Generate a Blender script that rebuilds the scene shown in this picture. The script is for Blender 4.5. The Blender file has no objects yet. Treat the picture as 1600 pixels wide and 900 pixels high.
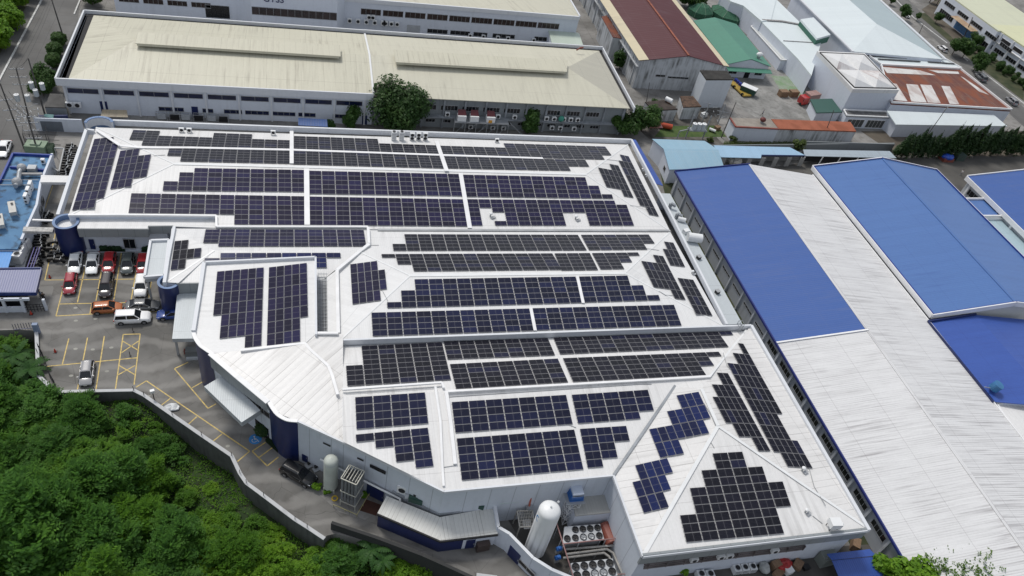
import bpy, math, random
from mathutils import Vector, Matrix, noise as mnoise
random.seed(7)
sc = bpy.context.scene
rad = math.radians
# ---------------------------------------------------------------- camera
CAMH = 91.0; FPX = 1181.57
def cam_axes():
    y, p, r = rad(21.0192957), rad(42.61791573), rad(-13.54606235)
    cy, sy, cp, sp, cr, sr = math.cos(y), math.sin(y), math.cos(p), math.sin(p), math.cos(r), math.sin(r)
    f = Vector((sy*cp, cy*cp, -sp)); r0 = Vector((cy, -sy, 0)); d0 = f.cross(r0)
    return cr*r0+sr*d0, -sr*r0+cr*d0, f
RT, DN, FW = cam_axes()
cam_data = bpy.data.cameras.new('camera'); cam = bpy.data.objects.new('camera', cam_data)
sc.collection.objects.link(cam); sc.camera = cam
mw = Matrix.Identity(4)
for i, ax in enumerate((RT, -DN, -FW)):
    for j in range(3): mw[j][i] = ax[j]
mw[2][3] = CAMH
cam.matrix_world = mw
cam_data.sensor_width = 36; cam_data.lens = FPX/1600*36; cam_data.clip_end = 6000; cam_data.clip_start = 1
# ---------------------------------------------------------------- world, sun
SUN_EL, SUN_AZ = rad(58), rad(-28)      # azimuth from +Y (far side of the scene), minus = towards left
w = bpy.data.worlds.new('World'); sc.world = w; w.use_nodes = True
wn = w.node_tree.nodes; wl = w.node_tree.links
bg = wn['Background']; sky = wn.new('ShaderNodeTexSky'); sky.sky_type = 'NISHITA'; sky.sun_disc = False
sky.sun_elevation = SUN_EL; sky.sun_rotation = SUN_AZ; sky.air_density = 1.0; sky.dust_density = 6.0; sky.ozone_density = 2.0
# overcast: a broken layer of pale cloud over the blue, the same from every position
tc = wn.new('ShaderNodeTexCoord'); cn = wn.new('ShaderNodeTexNoise'); cn.inputs['Scale'].default_value = 2.2; cn.inputs['Detail'].default_value = 6
cr_ = wn.new('ShaderNodeValToRGB'); cr_.color_ramp.elements[0].position = .25; cr_.color_ramp.elements[1].position = .6
mx = wn.new('ShaderNodeMixRGB'); mx.inputs[2].default_value = (8.6, 9.2, 10.2, 1)
mp = wn.new('ShaderNodeMath'); mp.operation = 'MULTIPLY'; mp.inputs[1].default_value = .9
wl.new(tc.outputs['Generated'], cn.inputs['Vector']); wl.new(cn.outputs['Fac'], cr_.inputs['Fac'])
wl.new(cr_.outputs['Color'], mp.inputs[0]); wl.new(mp.outputs[0], mx.inputs[0]); wl.new(sky.outputs['Color'], mx.inputs[1])
wl.new(mx.outputs['Color'], bg.inputs['Color']); bg.inputs['Strength'].default_value = .080
sd = bpy.data.lights.new('sun', 'SUN'); sd.energy = 2.4; sd.angle = rad(14); sd.color = (1, .965, .91)
so = bpy.data.objects.new('sun', sd); sc.collection.objects.link(so)
dirn = Vector((math.sin(SUN_AZ)*math.cos(SUN_EL), math.cos(SUN_AZ)*math.cos(SUN_EL), math.sin(SUN_EL)))
so.rotation_euler = dirn.to_track_quat('Z', 'Y').to_euler(); so.location = dirn*200
vs = sc.view_settings; vs.view_transform = 'Standard'; vs.look = 'None'; vs.gamma = 1; vs.exposure = -0.12; vs.use_curve_mapping = False
# ---------------------------------------------------------------- points
O = Vector((0, 0, CAMH))
def ray(px, py): return RT*((px-800)/FPX) + DN*((py-450)/FPX) + FW
def P(px, py, z=0.0):
    d = ray(px, py); return O + d*((z-CAMH)/d.z)
def plane(a, b, c):
    a, b, c = Vector(a), Vector(b), Vector(c); n = (b-a).cross(c-a).normalized()
    return (a, n if n.z > 0 else -n)
def on(pl, px, py, lift=0.0):
    d = ray(px, py); a = pl[0]+pl[1]*lift; return O + d*((a-O).dot(pl[1])/d.dot(pl[1]))
def tovec(p):
    if isinstance(p, Vector): return p
    return P(*p)
def PV(lst): return [tovec(p) for p in lst]
# ---------------------------------------------------------------- mesh builder
class MB:
    def __init__(s): s.v = []; s.f = []; s.uv = []; s.sm = []
    def face(s, pts, ud=None, smooth=False, uv=None):
        i0 = len(s.v); pts = [Vector(p) for p in pts]; s.v += pts; s.f.append(list(range(i0, i0+len(pts)))); s.sm.append(smooth)
        if uv: s.uv += uv; return
        n = Vector((0, 0, 0))
        for a, b in zip(pts, pts[1:]+pts[:1]): n += Vector(((a.y-b.y)*(a.z+b.z), (a.z-b.z)*(a.x+b.x), (a.x-b.x)*(a.y+b.y)))
        n = n.normalized() if n.length > 1e-9 else Vector((0, 0, 1))
        if ud is not None: u = Vector(ud)
        elif abs(n.z) > .9995: u = Vector((1, 0, 0))
        else: u = Vector((0, 0, 1)).cross(n).normalized()
        vv = n.cross(u).normalized(); u = vv.cross(n).normalized()
        s.uv += [(p.dot(u), p.dot(vv)) for p in pts]
    def slab(s, pts, t=.15, ud=None):
        pts = [Vector(p) for p in pts]
        if area2(pts) < 0: pts = pts[::-1]
        lo = [p-Vector((0, 0, t)) for p in pts]
        s.face(pts, ud); s.face(lo[::-1], ud)
        for i in range(len(pts)):
            j = (i+1) % len(pts); s.face([lo[i], lo[j], pts[j], pts[i]])
    def prism(s, pts, z0, z1):
        s.slab([Vector((p[0], p[1], z1)) for p in pts], z1-z0)
    def walls(s, pts, z0=0.0, drop=0.0, closed=True):
        n = len(pts)
        for i in range(n if closed else n-1):
            a, b = Vector(pts[i]), Vector(pts[(i+1) % n])
            s.face([(a.x, a.y, z0), (b.x, b.y, z0), (b.x, b.y, b.z-drop), (a.x, a.y, a.z-drop)])
    def box(s, c, sx, sy, sz, rz=0.0, z0=None):
        c = Vector(c); ca, sa = math.cos(rz), math.sin(rz)
        zb = c.z-sz/2 if z0 is None else z0
        q = []
        for x, y in ((-1, -1), (1, -1), (1, 1), (-1, 1)):
            X, Y = x*sx/2, y*sy/2; q.append(Vector((c.x+X*ca-Y*sa, c.y+X*sa+Y*ca, zb+sz)))
        s.slab(q, sz)
    def bar(s, a, b, w, h, up=None):
        a, b = Vector(a), Vector(b); d = b-a
        if d.length < 1e-6: return
        d.normalize(); up = Vector(up) if up else Vector((0, 0, 1))
        sd_ = d.cross(up)
        if sd_.length < 1e-3: sd_ = d.cross(Vector((1, 0, 0)))
        sd_.normalize(); u = sd_.cross(d).normalized()
        q = [a+sd_*x*w/2+u*y*h/2 for x, y in ((-1, -1), (1, -1), (1, 1), (-1, 1))]
        r = [p+(b-a) for p in q]
        s.face(q[::-1]); s.face(r)
        for i in range(4):
            j = (i+1) % 4; s.face([q[i], q[j], r[j], r[i]])
    def path(s, pts, w, h):
        for a, b in zip(pts, pts[1:]): s.bar(a, b, w, h)
    def cyl(s, a, b, r0, r1=None, n=16, caps=True, smooth=True):
        a, b = Vector(a), Vector(b); r1 = r0 if r1 is None else r1; d = (b-a).normalized()
        x = d.cross(Vector((0, 0, 1)))
        if x.length < 1e-3: x = Vector((1, 0, 0))
        x.normalize(); y = d.cross(x)
        A = [a+(x*math.cos(t)+y*math.sin(t))*r0 for t in [2*math.pi*i/n for i in range(n)]]
        B = [b+(x*math.cos(t)+y*math.sin(t))*r1 for t in [2*math.pi*i/n for i in range(n)]]
        for i in range(n):
            j = (i+1) % n; s.face([A[i], A[j], B[j], B[i]], smooth=smooth)
        if caps: s.face(A[::-1]); s.face(B)
    def tube(s, pts, r, n=8):
        for a, b in zip(pts, pts[1:]): s.cyl(a, b, r, n=n)
        for p in pts[1:-1]: s.ball(p, r*1.02, 6, 4)
    def lathe(s, c, prof, n=20, smooth=True):
        c = Vector(c); rings = []
        for r, z in prof: rings.append([c+Vector((r*math.cos(2*math.pi*i/n), r*math.sin(2*math.pi*i/n), z)) for i in range(n)])
        for A, B in zip(rings, rings[1:]):
            for i in range(n):
                j = (i+1) % n; s.face([A[i], A[j], B[j], B[i]], smooth=smooth)
    def ball(s, c, r, n=10, m=7, sq=(1, 1, 1)):
        c = Vector(c)
        R_ = [[c+Vector((r*sq[0]*math.sin(math.pi*k/m)*math.cos(2*math.pi*i/n), r*sq[1]*math.sin(math.pi*k/m)*math.sin(2*math.pi*i/n), -r*sq[2]*math.cos(math.pi*k/m))) for i in range(n)] for k in range(m+1)]
        for A, B in zip(R_, R_[1:]):
            for i in range(n):
                j = (i+1) % n
                q = [A[i], A[j], B[j], B[i]]
                if (A[i]-A[j]).length < 1e-6: q = [A[i], B[j], B[i]]
                elif (B[i]-B[j]).length < 1e-6: q = [A[i], A[j], B[i]]
                s.face(q, smooth=True)
    def mesh(s, name, mat, org=Vector((0, 0, 0)), weld=False):
        me = bpy.data.meshes.new(name); me.from_pydata([tuple(v-org) for v in s.v], [], s.f)
        ul = me.uv_layers.new(name='UVMap'); flat = [c for t in s.uv for c in t]
        ul.data.foreach_set('uv', flat); me.polygons.foreach_set('use_smooth', s.sm)
        if mat: me.materials.append(mat)
        if weld:
            import bmesh
            bm = bmesh.new(); bm.from_mesh(me); bmesh.ops.remove_doubles(bm, verts=bm.verts, dist=.0005); bm.to_mesh(me); bm.free()
        me.update(); return me
    def build(s, name, mat, parent=None, weld=False):
        if not s.v: return None
        if parent is not None:
            p = parent; org = Vector((0, 0, 0))
            while p is not None: org += Vector(p.location); p = p.parent
        else:
            n = len(s.v); org = Vector((sum(v.x for v in s.v)/n, sum(v.y for v in s.v)/n, min(v.z for v in s.v)))
        o = bpy.data.objects.new(name, s.mesh(name, mat, org, weld)); sc.collection.objects.link(o)
        if parent is not None: o.parent = parent
        else: o.location = org
        return o
def area2(pts): return sum(a.x*b.y-b.x*a.y for a, b in zip(pts, pts[1:]+pts[:1]))
def tag(o, label, cat, group=None, kind=None):
    if label: o['label'] = label
    if cat: o['category'] = cat
    if group: o['group'] = group
    if kind: o['kind'] = kind
    return o
def thing(name, loc, label, cat, group=None, rz=0.0):
    o = bpy.data.objects.new(name, None); sc.collection.objects.link(o); o.empty_display_size = .3
    o.location = loc; o.rotation_euler = (0, 0, rz); return tag(o, label, cat, group)
def struct(mb, name, mat):
    o = mb.build(name, mat); o['kind'] = 'structure'; return o
KIDS = {}
def copy_tree(o, loc, rz, label=None, group=None, name=None, scale=None):
    def rec(a, par):
        c = a.copy(); sc.collection.objects.link(c); c.parent = par
        for k in [x for x in bpy.data.objects if x.parent == a] if a.name not in KIDS else [bpy.data.objects[n] for n in KIDS[a.name]]: rec(k, c)
        return c
    if o.name not in KIDS:
        def reg(a):
            KIDS[a.name] = [x.name for x in bpy.data.objects if x.parent == a]
            for n in KIDS[a.name]: reg(bpy.data.objects[n])
        reg(o)
    c = rec(o, None); c.location = loc; c.rotation_euler = (0, 0, rz)
    if scale: c.scale = scale
    if label: c['label'] = label
    if group: c['group'] = group
    return c
# ---------------------------------------------------------------- materials
MATS = {}
def base_mat(name, col, rough=.6, metal=0.0, spec=.5):
    m = bpy.data.materials.new(name); m.use_nodes = True; b = m.node_tree.nodes['Principled BSDF']
    b.inputs['Base Color'].default_value = (*col, 1); b.inputs['Roughness'].default_value = rough
    b.inputs['Metallic'].default_value = metal; b.inputs['Specular IOR Level'].default_value = spec
    return m, m.node_tree.nodes, m.node_tree.links, b
def N(ns, t, **k):
    n = ns.new(t)
    for a, v in k.items():
        if a.startswith('_'): n.inputs[int(a[1:])].default_value = v
        else: setattr(n, a, v)
    return n
def noise(ns, ls, scale, detail=4, vec=None, sc3=None, kind='Object'):
    t = N(ns, 'ShaderNodeTexNoise'); t.inputs['Scale'].default_value = scale; t.inputs['Detail'].default_value = detail
    if vec is None:
        c = N(ns, 'ShaderNodeTexCoord'); vec = c.outputs[kind]
    if sc3:
        mpn = N(ns, 'ShaderNodeMapping'); mpn.inputs['Scale'].default_value = sc3; ls.new(vec, mpn.inputs['Vector']); vec = mpn.outputs[0]
    ls.new(vec, t.inputs['Vector']); return t.outputs['Fac']
def ramp(ns, ls, fac, p0, p1, c0=(0, 0, 0), c1=(1, 1, 1)):
    r = N(ns, 'ShaderNodeValToRGB'); e = r.color_ramp.elements; e[0].position = p0; e[1].position = p1
    e[0].color = (*c0, 1); e[1].color = (*c1, 1); ls.new(fac, r.inputs['Fac']); return r.outputs['Color']
def mix(ns, ls, fac, a, b, mode='MIX'):
    m = N(ns, 'ShaderNodeMixRGB', blend_type=mode)
    for s_, v in ((m.inputs[0], fac), (m.inputs[1], a), (m.inputs[2], b)):
        if isinstance(v, (int, float)): s_.default_value = v
        elif isinstance(v, tuple): s_.default_value = (*v, 1)
        else: ls.new(v, s_)
    return m.outputs[0]
def mth(ns, ls, op, a, b=None):
    m = N(ns, 'ShaderNodeMath', operation=op)
    for s_, v in ((m.inputs[0], a), (m.inputs[1], b)):
        if v is None: continue
        if isinstance(v, (int, float)): s_.default_value = v
        else: ls.new(v, s_)
    return m.outputs[0]
def bump(ns, ls, h, b, st=.3, dist=.05):
    n = N(ns, 'ShaderNodeBump'); n.inputs['Strength'].default_value = st; n.inputs['Distance'].default_value = dist
    ls.new(h, n.inputs['Height']); ls.new(n.outputs[0], b.inputs['Normal'])
def uvxy(ns, ls):
    u = N(ns, 'ShaderNodeUVMap'); s = N(ns, 'ShaderNodeSeparateXYZ'); ls.new(u.outputs[0], s.inputs[0]); return u.outputs[0], s.outputs[0], s.outputs[1]
def m_plain(name, col, rough=.6, var=.15, scale=.6, metal=0.0, spec=.5):
    m, ns, ls, b = base_mat(name, col, rough, metal, spec)
    f = noise(ns, ls, scale, 6); d = tuple(c*(1-var) for c in col); e = tuple(min(1, c*(1+var*.5)) for c in col)
    ls.new(ramp(ns, ls, f, .3, .7, d, e), b.inputs['Base Color']); return m
def m_roof(name, col, rib=.33, dirt=.25, lines=.25, rough=.38, dirtcol=(.16, .15, .14), seam=0.0, metal=0.0, lineratio=.12, rust=0.0, streak=1.0, patch=(.42, .68)):
    # painted profiled sheet: ribs run up the slope (u across them), dirt lies in streaks down the slope
    m, ns, ls, b = base_mat(name, col, rough, metal)
    uv, u, v = uvxy(ns, ls)
    fr = mth(ns, ls, 'FRACT', mth(ns, ls, 'DIVIDE', u, rib))
    line = mth(ns, ls, 'LESS_THAN', fr, lineratio)
    brk = noise(ns, ls, .5, 3, uv, (2.5, .25, 1)); brk = ramp(ns, ls, brk, .38, .62)
    lm = mth(ns, ls, 'MULTIPLY', mth(ns, ls, 'MULTIPLY', line, brk), lines)
    st = noise(ns, ls, 1.0, 5, uv, (1.3*streak, .09, 1)); st = ramp(ns, ls, st, .48, .8)
    pt = noise(ns, ls, .11, 5); pt = ramp(ns, ls, pt, *patch)
    dm = mth(ns, ls, 'MULTIPLY', mth(ns, ls, 'MULTIPLY', st, pt), dirt)
    fine = noise(ns, ls, 3.0, 6); c0 = mix(ns, ls, ramp(ns, ls, fine, .3, .7), tuple(c*.94 for c in col), col)
    sheet = mth(ns, ls, 'FLOOR', mth(ns, ls, 'DIVIDE', u, rib*3)); wn_ = N(ns, 'ShaderNodeTexWhiteNoise', noise_dimensions='1D'); ls.new(sheet, wn_.inputs['W'])
    c0 = mix(ns, ls, mth(ns, ls, 'MULTIPLY', wn_.outputs['Value'], .15), c0, tuple(c*.7 for c in col))
    c1 = mix(ns, ls, lm, c0, dirtcol); c2 = mix(ns, ls, dm, c1, dirtcol)
    lap = mth(ns, ls, 'LESS_THAN', mth(ns, ls, 'FRACT', mth(ns, ls, 'DIVIDE', v, 7.3)), .012); c2 = mix(ns, ls, mth(ns, ls, 'MULTIPLY', lap, .3), c2, dirtcol)
    if rust:
        rn = noise(ns, ls, .35, 8, uv, (1, .5, 1)); c2 = mix(ns, ls, mth(ns, ls, 'MULTIPLY', ramp(ns, ls, rn, .45, .6), rust), c2, (.20, .055, .022))
    ls.new(c2, b.inputs['Base Color'])
    h = mth(ns, ls, 'PINGPONG', mth(ns, ls, 'DIVIDE', u, rib), .5); bump(ns, ls, h, b, .35, .05)
    return m
def m_wall(name, col, rough=.7, stain=.3, joint=0.0, sc_=.5, stcol=(.12, .12, .12), lo=.5, hi=.8):
    m, ns, ls, b = base_mat(name, col, rough)
    uv, u, v = uvxy(ns, ls)
    st = noise(ns, ls, sc_, 6, uv, (2.2, .22, 1)); st = ramp(ns, ls, st, lo, hi)
    bl = ramp(ns, ls, noise(ns, ls, .35, 6), .35, .7)
    f = mth(ns, ls, 'MULTIPLY', mth(ns, ls, 'MULTIPLY', st, bl), stain)
    c = mix(ns, ls, f, col, stcol)
    c = mix(ns, ls, mth(ns, ls, 'MULTIPLY', ramp(ns, ls, noise(ns, ls, 2, 5), .3, .7), .12), c, tuple(x*.6 for x in col))
    if joint:
        ln = mth(ns, ls, 'LESS_THAN', mth(ns, ls, 'FRACT', mth(ns, ls, 'DIVIDE', u, joint)), .03)
        c = mix(ns, ls, mth(ns, ls, 'MULTIPLY', ln, .5), c, tuple(x*.3 for x in col))
    ls.new(c, b.inputs['Base Color']); return m
def m_ground(name, c_lo, c_hi, stain=.5, crack=.6, scale=.08, tint=(.1, .09, .08), wear=0.0, slab=0.0):
    m, ns, ls, b = base_mat(name, c_lo, .85, 0, .3)
    a = noise(ns, ls, scale, 9); c = mix(ns, ls, ramp(ns, ls, a, .35, .65), c_lo, c_hi)
    d = noise(ns, ls, scale*5, 8); c = mix(ns, ls, mth(ns, ls, 'MULTIPLY', ramp(ns, ls, d, .5, .72), stain), c, tint)
    g = noise(ns, ls, 9, 3); c = mix(ns, ls, mth(ns, ls, 'MULTIPLY', g, .18), c, (.02, .02, .02))
    if crack:
        co = N(ns, 'ShaderNodeTexCoord'); vo = N(ns, 'ShaderNodeTexVoronoi', feature='DISTANCE_TO_EDGE'); vo.inputs['Scale'].default_value = .17
        wp = mix(ns, ls, .9, co.outputs['Object'], N(ns, 'ShaderNodeTexNoise').outputs['Color'], 'ADD'); ls.new(wp, vo.inputs['Vector'])
        k = mth(ns, ls, 'LESS_THAN', vo.outputs['Distance'], .0035); c = mix(ns, ls, mth(ns, ls, 'MULTIPLY', k, crack*.5), c, (.03, .03, .028))
    if slab:
        uv, u, v = uvxy(ns, ls)
        for t in (u, v):
            k = mth(ns, ls, 'LESS_THAN', mth(ns, ls, 'FRACT', mth(ns, ls, 'DIVIDE', t, slab)), .012); c = mix(ns, ls, mth(ns, ls, 'MULTIPLY', k, .6), c, (.04, .04, .04))
    if wear:
        sw = noise(ns, ls, .05, 2); sp = N(ns, 'ShaderNodeTexWave', wave_type='RINGS'); sp.inputs['Scale'].default_value = .09; sp.inputs['Distortion'].default_value = 9; sp.inputs['Detail'].default_value = 5
        co2 = N(ns, 'ShaderNodeTexCoord'); ls.new(co2.outputs['Object'], sp.inputs['Vector'])
        c = mix(ns, ls, mth(ns, ls, 'MULTIPLY', ramp(ns, ls, sp.outputs['Fac'], .55, .95), wear), c, tuple(min(1, x*1.5) for x in c_hi))
    ls.new(c, b.inputs['Base Color']); bump(ns, ls, g, b, .15, .02); return m
def m_leaf(name, c0, c1, c2, trans=.25):
    m, ns, ls, b = base_mat(name, c0, .55, 0, .25)
    g = N(ns, 'ShaderNodeNewGeometry'); oi = N(ns, 'ShaderNodeObjectInfo')
    c = mix(ns, ls, g.outputs['Random Per Island'], c0, c1)
    cl = noise(ns, ls, .28, 3); c = mix(ns, ls, ramp(ns, ls, cl, .5, .72), c, c2)
    c = mix(ns, ls, mth(ns, ls, 'MULTIPLY', oi.outputs['Random'], .5), c, c0)
    ls.new(c, b.inputs['Base Color'])
    tr = N(ns, 'ShaderNodeBsdfTranslucent'); ls.new(c, tr.inputs['Color'])
    ms = N(ns, 'ShaderNodeMixShader'); ms.inputs[0].default_value = trans
    ls.new(b.outputs[0], ms.inputs[1]); ls.new(tr.outputs[0], ms.inputs[2])
    ls.new(ms.outputs[0], ns['Material Output'].inputs['Surface']); return m
def m_solar(name, ca=(.0036, .0040, .008), cb=(.0065, .0065, .015)):
    # uv 0..1 on the module: aluminium frame, split line across the long side, cell grid
    m, ns, ls, b = base_mat(name, (.01, .012, .03), .12, 0, .2)
    uv, u, v = uvxy(ns, ls); oi = N(ns, 'ShaderNodeObjectInfo')
    c = mix(ns, ls, oi.outputs['Random'], ca, cb)
    hi = mth(ns, ls, 'GREATER_THAN', oi.outputs['Random'], .93); c = mix(ns, ls, mth(ns, ls, 'MULTIPLY', hi, .35), c, (.010, .014, .06))
    def ln(co, n, wd):
        f = mth(ns, ls, 'FRACT', mth(ns, ls, 'ADD', mth(ns, ls, 'MULTIPLY', co, n), .5)); return mth(ns, ls, 'LESS_THAN', mth(ns, ls, 'ABSOLUTE', mth(ns, ls, 'SUBTRACT', f, .5)), wd)
    c = mix(ns, ls, mth(ns, ls, 'MULTIPLY', ln(v, 6, .05), .22), c, (.12, .12, .14)); c = mix(ns, ls, mth(ns, ls, 'MULTIPLY', ln(u, 24, .05), .18), c, (.12, .12, .14))
    dst = mth(ns, ls, 'MULTIPLY', ramp(ns, ls, noise(ns, ls, 1.2, 5), .4, .75), .035); c = mix(ns, ls, dst, c, (.22, .20, .19))
    mid = mth(ns, ls, 'LESS_THAN', mth(ns, ls, 'ABSOLUTE', mth(ns, ls, 'SUBTRACT', u, .5)), .008)
    eu = mth(ns, ls, 'GREATER_THAN', mth(ns, ls, 'ABSOLUTE', mth(ns, ls, 'SUBTRACT', u, .5)), .4865)
    ev = mth(ns, ls, 'GREATER_THAN', mth(ns, ls, 'ABSOLUTE', mth(ns, ls, 'SUBTRACT', v, .5)), .472)
    fr = mth(ns, ls, 'MAXIMUM', eu, ev); c = mix(ns, ls, mth(ns, ls, 'MULTIPLY', mid, .55), c, (.19, .19, .21)); c = mix(ns, ls, fr, c, (.25, .25, .26))
    ls.new(c, b.inputs['Base Color'])
    r = mix(ns, ls, fr, (.16, .16, .16), (.45, .45, .45)); ls.new(r, b.inputs['Roughness']); return m
WHITE_ROOF = m_roof('white_roof_sheet', (.72, .715, .705), .62, .6, .18, .45, (.22, .21, .20))
WHITE_ROOF2 = m_roof('white_roof_ribs', (.725, .725, .72), .30, .45, .18, .42, (.30, .30, .30), lineratio=.2)
WHITE_SEAM = m_roof('white_standing_seam', (.72, .71, .695), .95, .65, .5, .42, (.16, .15, .14), lineratio=.09)
PALE_SHEET = m_roof('pale_grey_sheet', (.52, .56, .58), .28, .3, .25, .4, (.2, .2, .2), lineratio=.2)
OLD_SHEET = m_roof('weathered_pale_sheet', (.60, .60, .57), .5, .9, .55, .5, (.10, .09, .08))
DIRTY_WHITE = m_roof('weather_streaked_white', (.68, .68, .68), .34, .85, .32, .42, (.17, .155, .16), lineratio=.3, streak=2.4, patch=(.36, .62))
BEIGE = m_roof('beige_roof_sheet', (.55, .53, .42), 1.15, .6, .5, .5, (.10, .07, .05), lineratio=.045)
BEIGE_PLAIN = m_roof('beige_roof_plain', (.56, .54, .435), 1.5, .6, .2, .5, (.2, .18, .14), lineratio=.04)
BLUE_ROOF = m_roof('violet_blue_roof', (.050, .113, .34), .45, .5, .45, .4, (.10, .14, .30), lineratio=.25)
BLUE_ROOF2 = m_roof('mid_blue_roof', (.085, .175, .41), .45, .45, .25, .32, (.04, .08, .25), lineratio=.25)
BLUE_ROOF3 = m_roof('bright_blue_roof', (.045, .10, .37), .32, .45, .3, .35, (.02, .03, .15), lineratio=.3)
NAVY_ROOF = m_roof('navy_roof', (.022, .042, .19), .32, .3, .3, .4, (.15, .17, .25), lineratio=.25)
SKY_ROOF = m_roof('faded_light_blue_roof', (.26, .42, .53), .42, .6, .4, .5, (.42, .46, .48), lineratio=.2)
GREEN_ROOF = m_roof('green_roof', (.075, .235, .165), .4, .2, .1, .45, (.05, .1, .08))
MAROON = m_roof('maroon_roof', (.075, .012, .016), 1.0, .6, .25, .6, (.14, .09, .10), lineratio=.2)
RUST = m_roof('rusty_roof', (.12, .036, .026), .6, .8, .5, .75, (.34, .25, .18), rust=.9, lineratio=.2)
WALL = m_wall('white_wall', (.64, .68, .75), .7, .25)
WALL_JOINT = m_wall('white_wall_panels', (.60, .64, .70), .6, .35, joint=3.2)
WALL_DIRTY = m_wall('mouldy_white_wall', (.52, .54, .56), .8, 1.0, sc_=.7, stcol=(.07, .07, .06), lo=.42, hi=.62)
WALL_GREY = m_wall('grey_stained_wall', (.22, .24, .25), .8, .6)
FASCIA = m_wall('grey_fascia', (.25, .27, .28), .5, .2, joint=2.4)
PARA = m_wall('parapet_white', (.66, .68, .71), .55, .25)
TRIM = m_plain('white_trim', (.80, .80, .80), .4, .08)
TRIM_GREY = m_plain('grey_trim', (.36, .37, .38), .5, .2)
NAVY = m_plain('navy_cladding', (.012, .022, .098), .35, .15)
NAVY_RIM = m_plain('pale_navy_rim', (.12, .20, .36), .5, .2)
GLASS = m_plain('dark_glass', (.012, .014, .018), .12, .3, 2.0)
BROWN_GLASS = m_plain('brown_glass', (.030, .018, .017), .15, .6, .9)
NAVY_GLASS = m_plain('navy_glass', (.012, .018, .055), .15, .4, 1.0)
DARK = m_plain('dark_recess', (.018, .018, .02), .8, .3)
STEEL = m_plain('galvanised_steel', (.34, .36, .38), .45, .2, metal=.4)
WHITE_METAL = m_plain('white_enamel', (.74, .75, .75), .4, .06)
GREY_METAL = m_plain('grey_enamel', (.42, .44, .46), .45, .15)
BLACK = m_plain('black_plastic', (.014, .014, .015), .5, .2)
RED_PAINT = m_plain('red_oxide_paint', (.24, .07, .05), .5, .25)
PINK_PIPE = m_plain('faded_red_pipe', (.30, .17, .16), .5, .2)
ORANGE_RED = m_plain('orange_red_enamel', (.42, .06, .02), .45, .2)
CONC = m_ground('concrete', (.21, .205, .195), (.30, .295, .28), .4, .5)
CONC_DARK = m_wall('mouldy_concrete_wall', (.12, .125, .12), .9, .9, sc_=.8, stcol=(.02, .025, .02), lo=.35, hi=.7)
CURB = m_wall('grey_coping', (.48, .49, .50), .7, .5)
YELLOW = m_plain('yellow_marking', (.60, .44, .13), .6, .35, 2.5)
WHITE_LINE = m_plain('white_marking', (.6, .6, .58), .6, .3, 2.5)
SOLAR = m_solar('solar_glass'); SOLAR_N = m_solar('navy_sheen_solar_glass', (.0035, .005, .018), (.0055, .009, .040)); SOLAR_P = m_solar('violet_sheen_solar_glass', (.006, .0055, .020), (.014, .011, .050)); SOLAR_B = m_solar('blue_sheen_solar_glass', (.004, .007, .035), (.006, .016, .09))  # navy, violet and blue copies put sky reflection into the cell colour
ALU = m_plain('aluminium_rail', (.5, .5, .51), .35, .1, metal=.3)
BARK = m_plain('bark', (.10, .08, .06), .9, .4, 4)
RUBBER = m_plain('rubber', (.012, .012, .012), .8, .2)
# ================================================================ main factory
mf = thing('solar_factory', P(700, 560, 0), 'large white factory with hipped white roofs under solar panels and dark blue corner towers', 'factory')
S1RL, S1RR = P(272, 256, 7.7), P(915, 272.5, 7.7)
S1FR = P(1047, 361, 6.2); S1BR = P(981, 226, 5.2)
PL1F = plane(S1RL, S1RR, S1FR); PL1B = plane(S1RL, S1RR, S1BR)
S1FL = on(PL1F, 107, 337); S1BL = on(PL1B, 150, 199)
PL1L = plane(S1RL, S1FL, S1BL); PL1R = plane(S1RR, S1FR, S1BR)
S2RL, S2RR = P(640.7, 430.5, 9.2), P(976.5, 426.7, 9.2)
S2FR, S2FL = P(1130, 509, 8.8), P(534, 529.5, 8.8); S2BR = P(1047, 362, 6.05)
PL2F = plane(S2RL, S2RR, S2FR); PL2B = plane(S2RL, S2RR, S2BR); PL2R = plane(S2RR, S2FR, S2BR)
S2B = on(PL2B, 565, 395); S2TL = on(PL2B, 577, 358.5); S2V = on(PL2B, 580, 382)
PL2L = plane(S2RL, S2FL, P(565, 395, S2B.z))
S2LR0, S2LR1 = P(335, 391.4, 7.5), P(560, 392, 7.5)
S2LB0, S2LB1 = P(268, 357, 6.1), P(577, 358, 6.1)
PL2LB = plane(S2LR0, S2LR1, S2LB0); PL2LF = plane(S2LR0, S2LR1, P(280, 443, 6.2))
PL2LL = plane(S2LR0, P(268, 357, 6.1), P(262, 441, 6.1))
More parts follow.
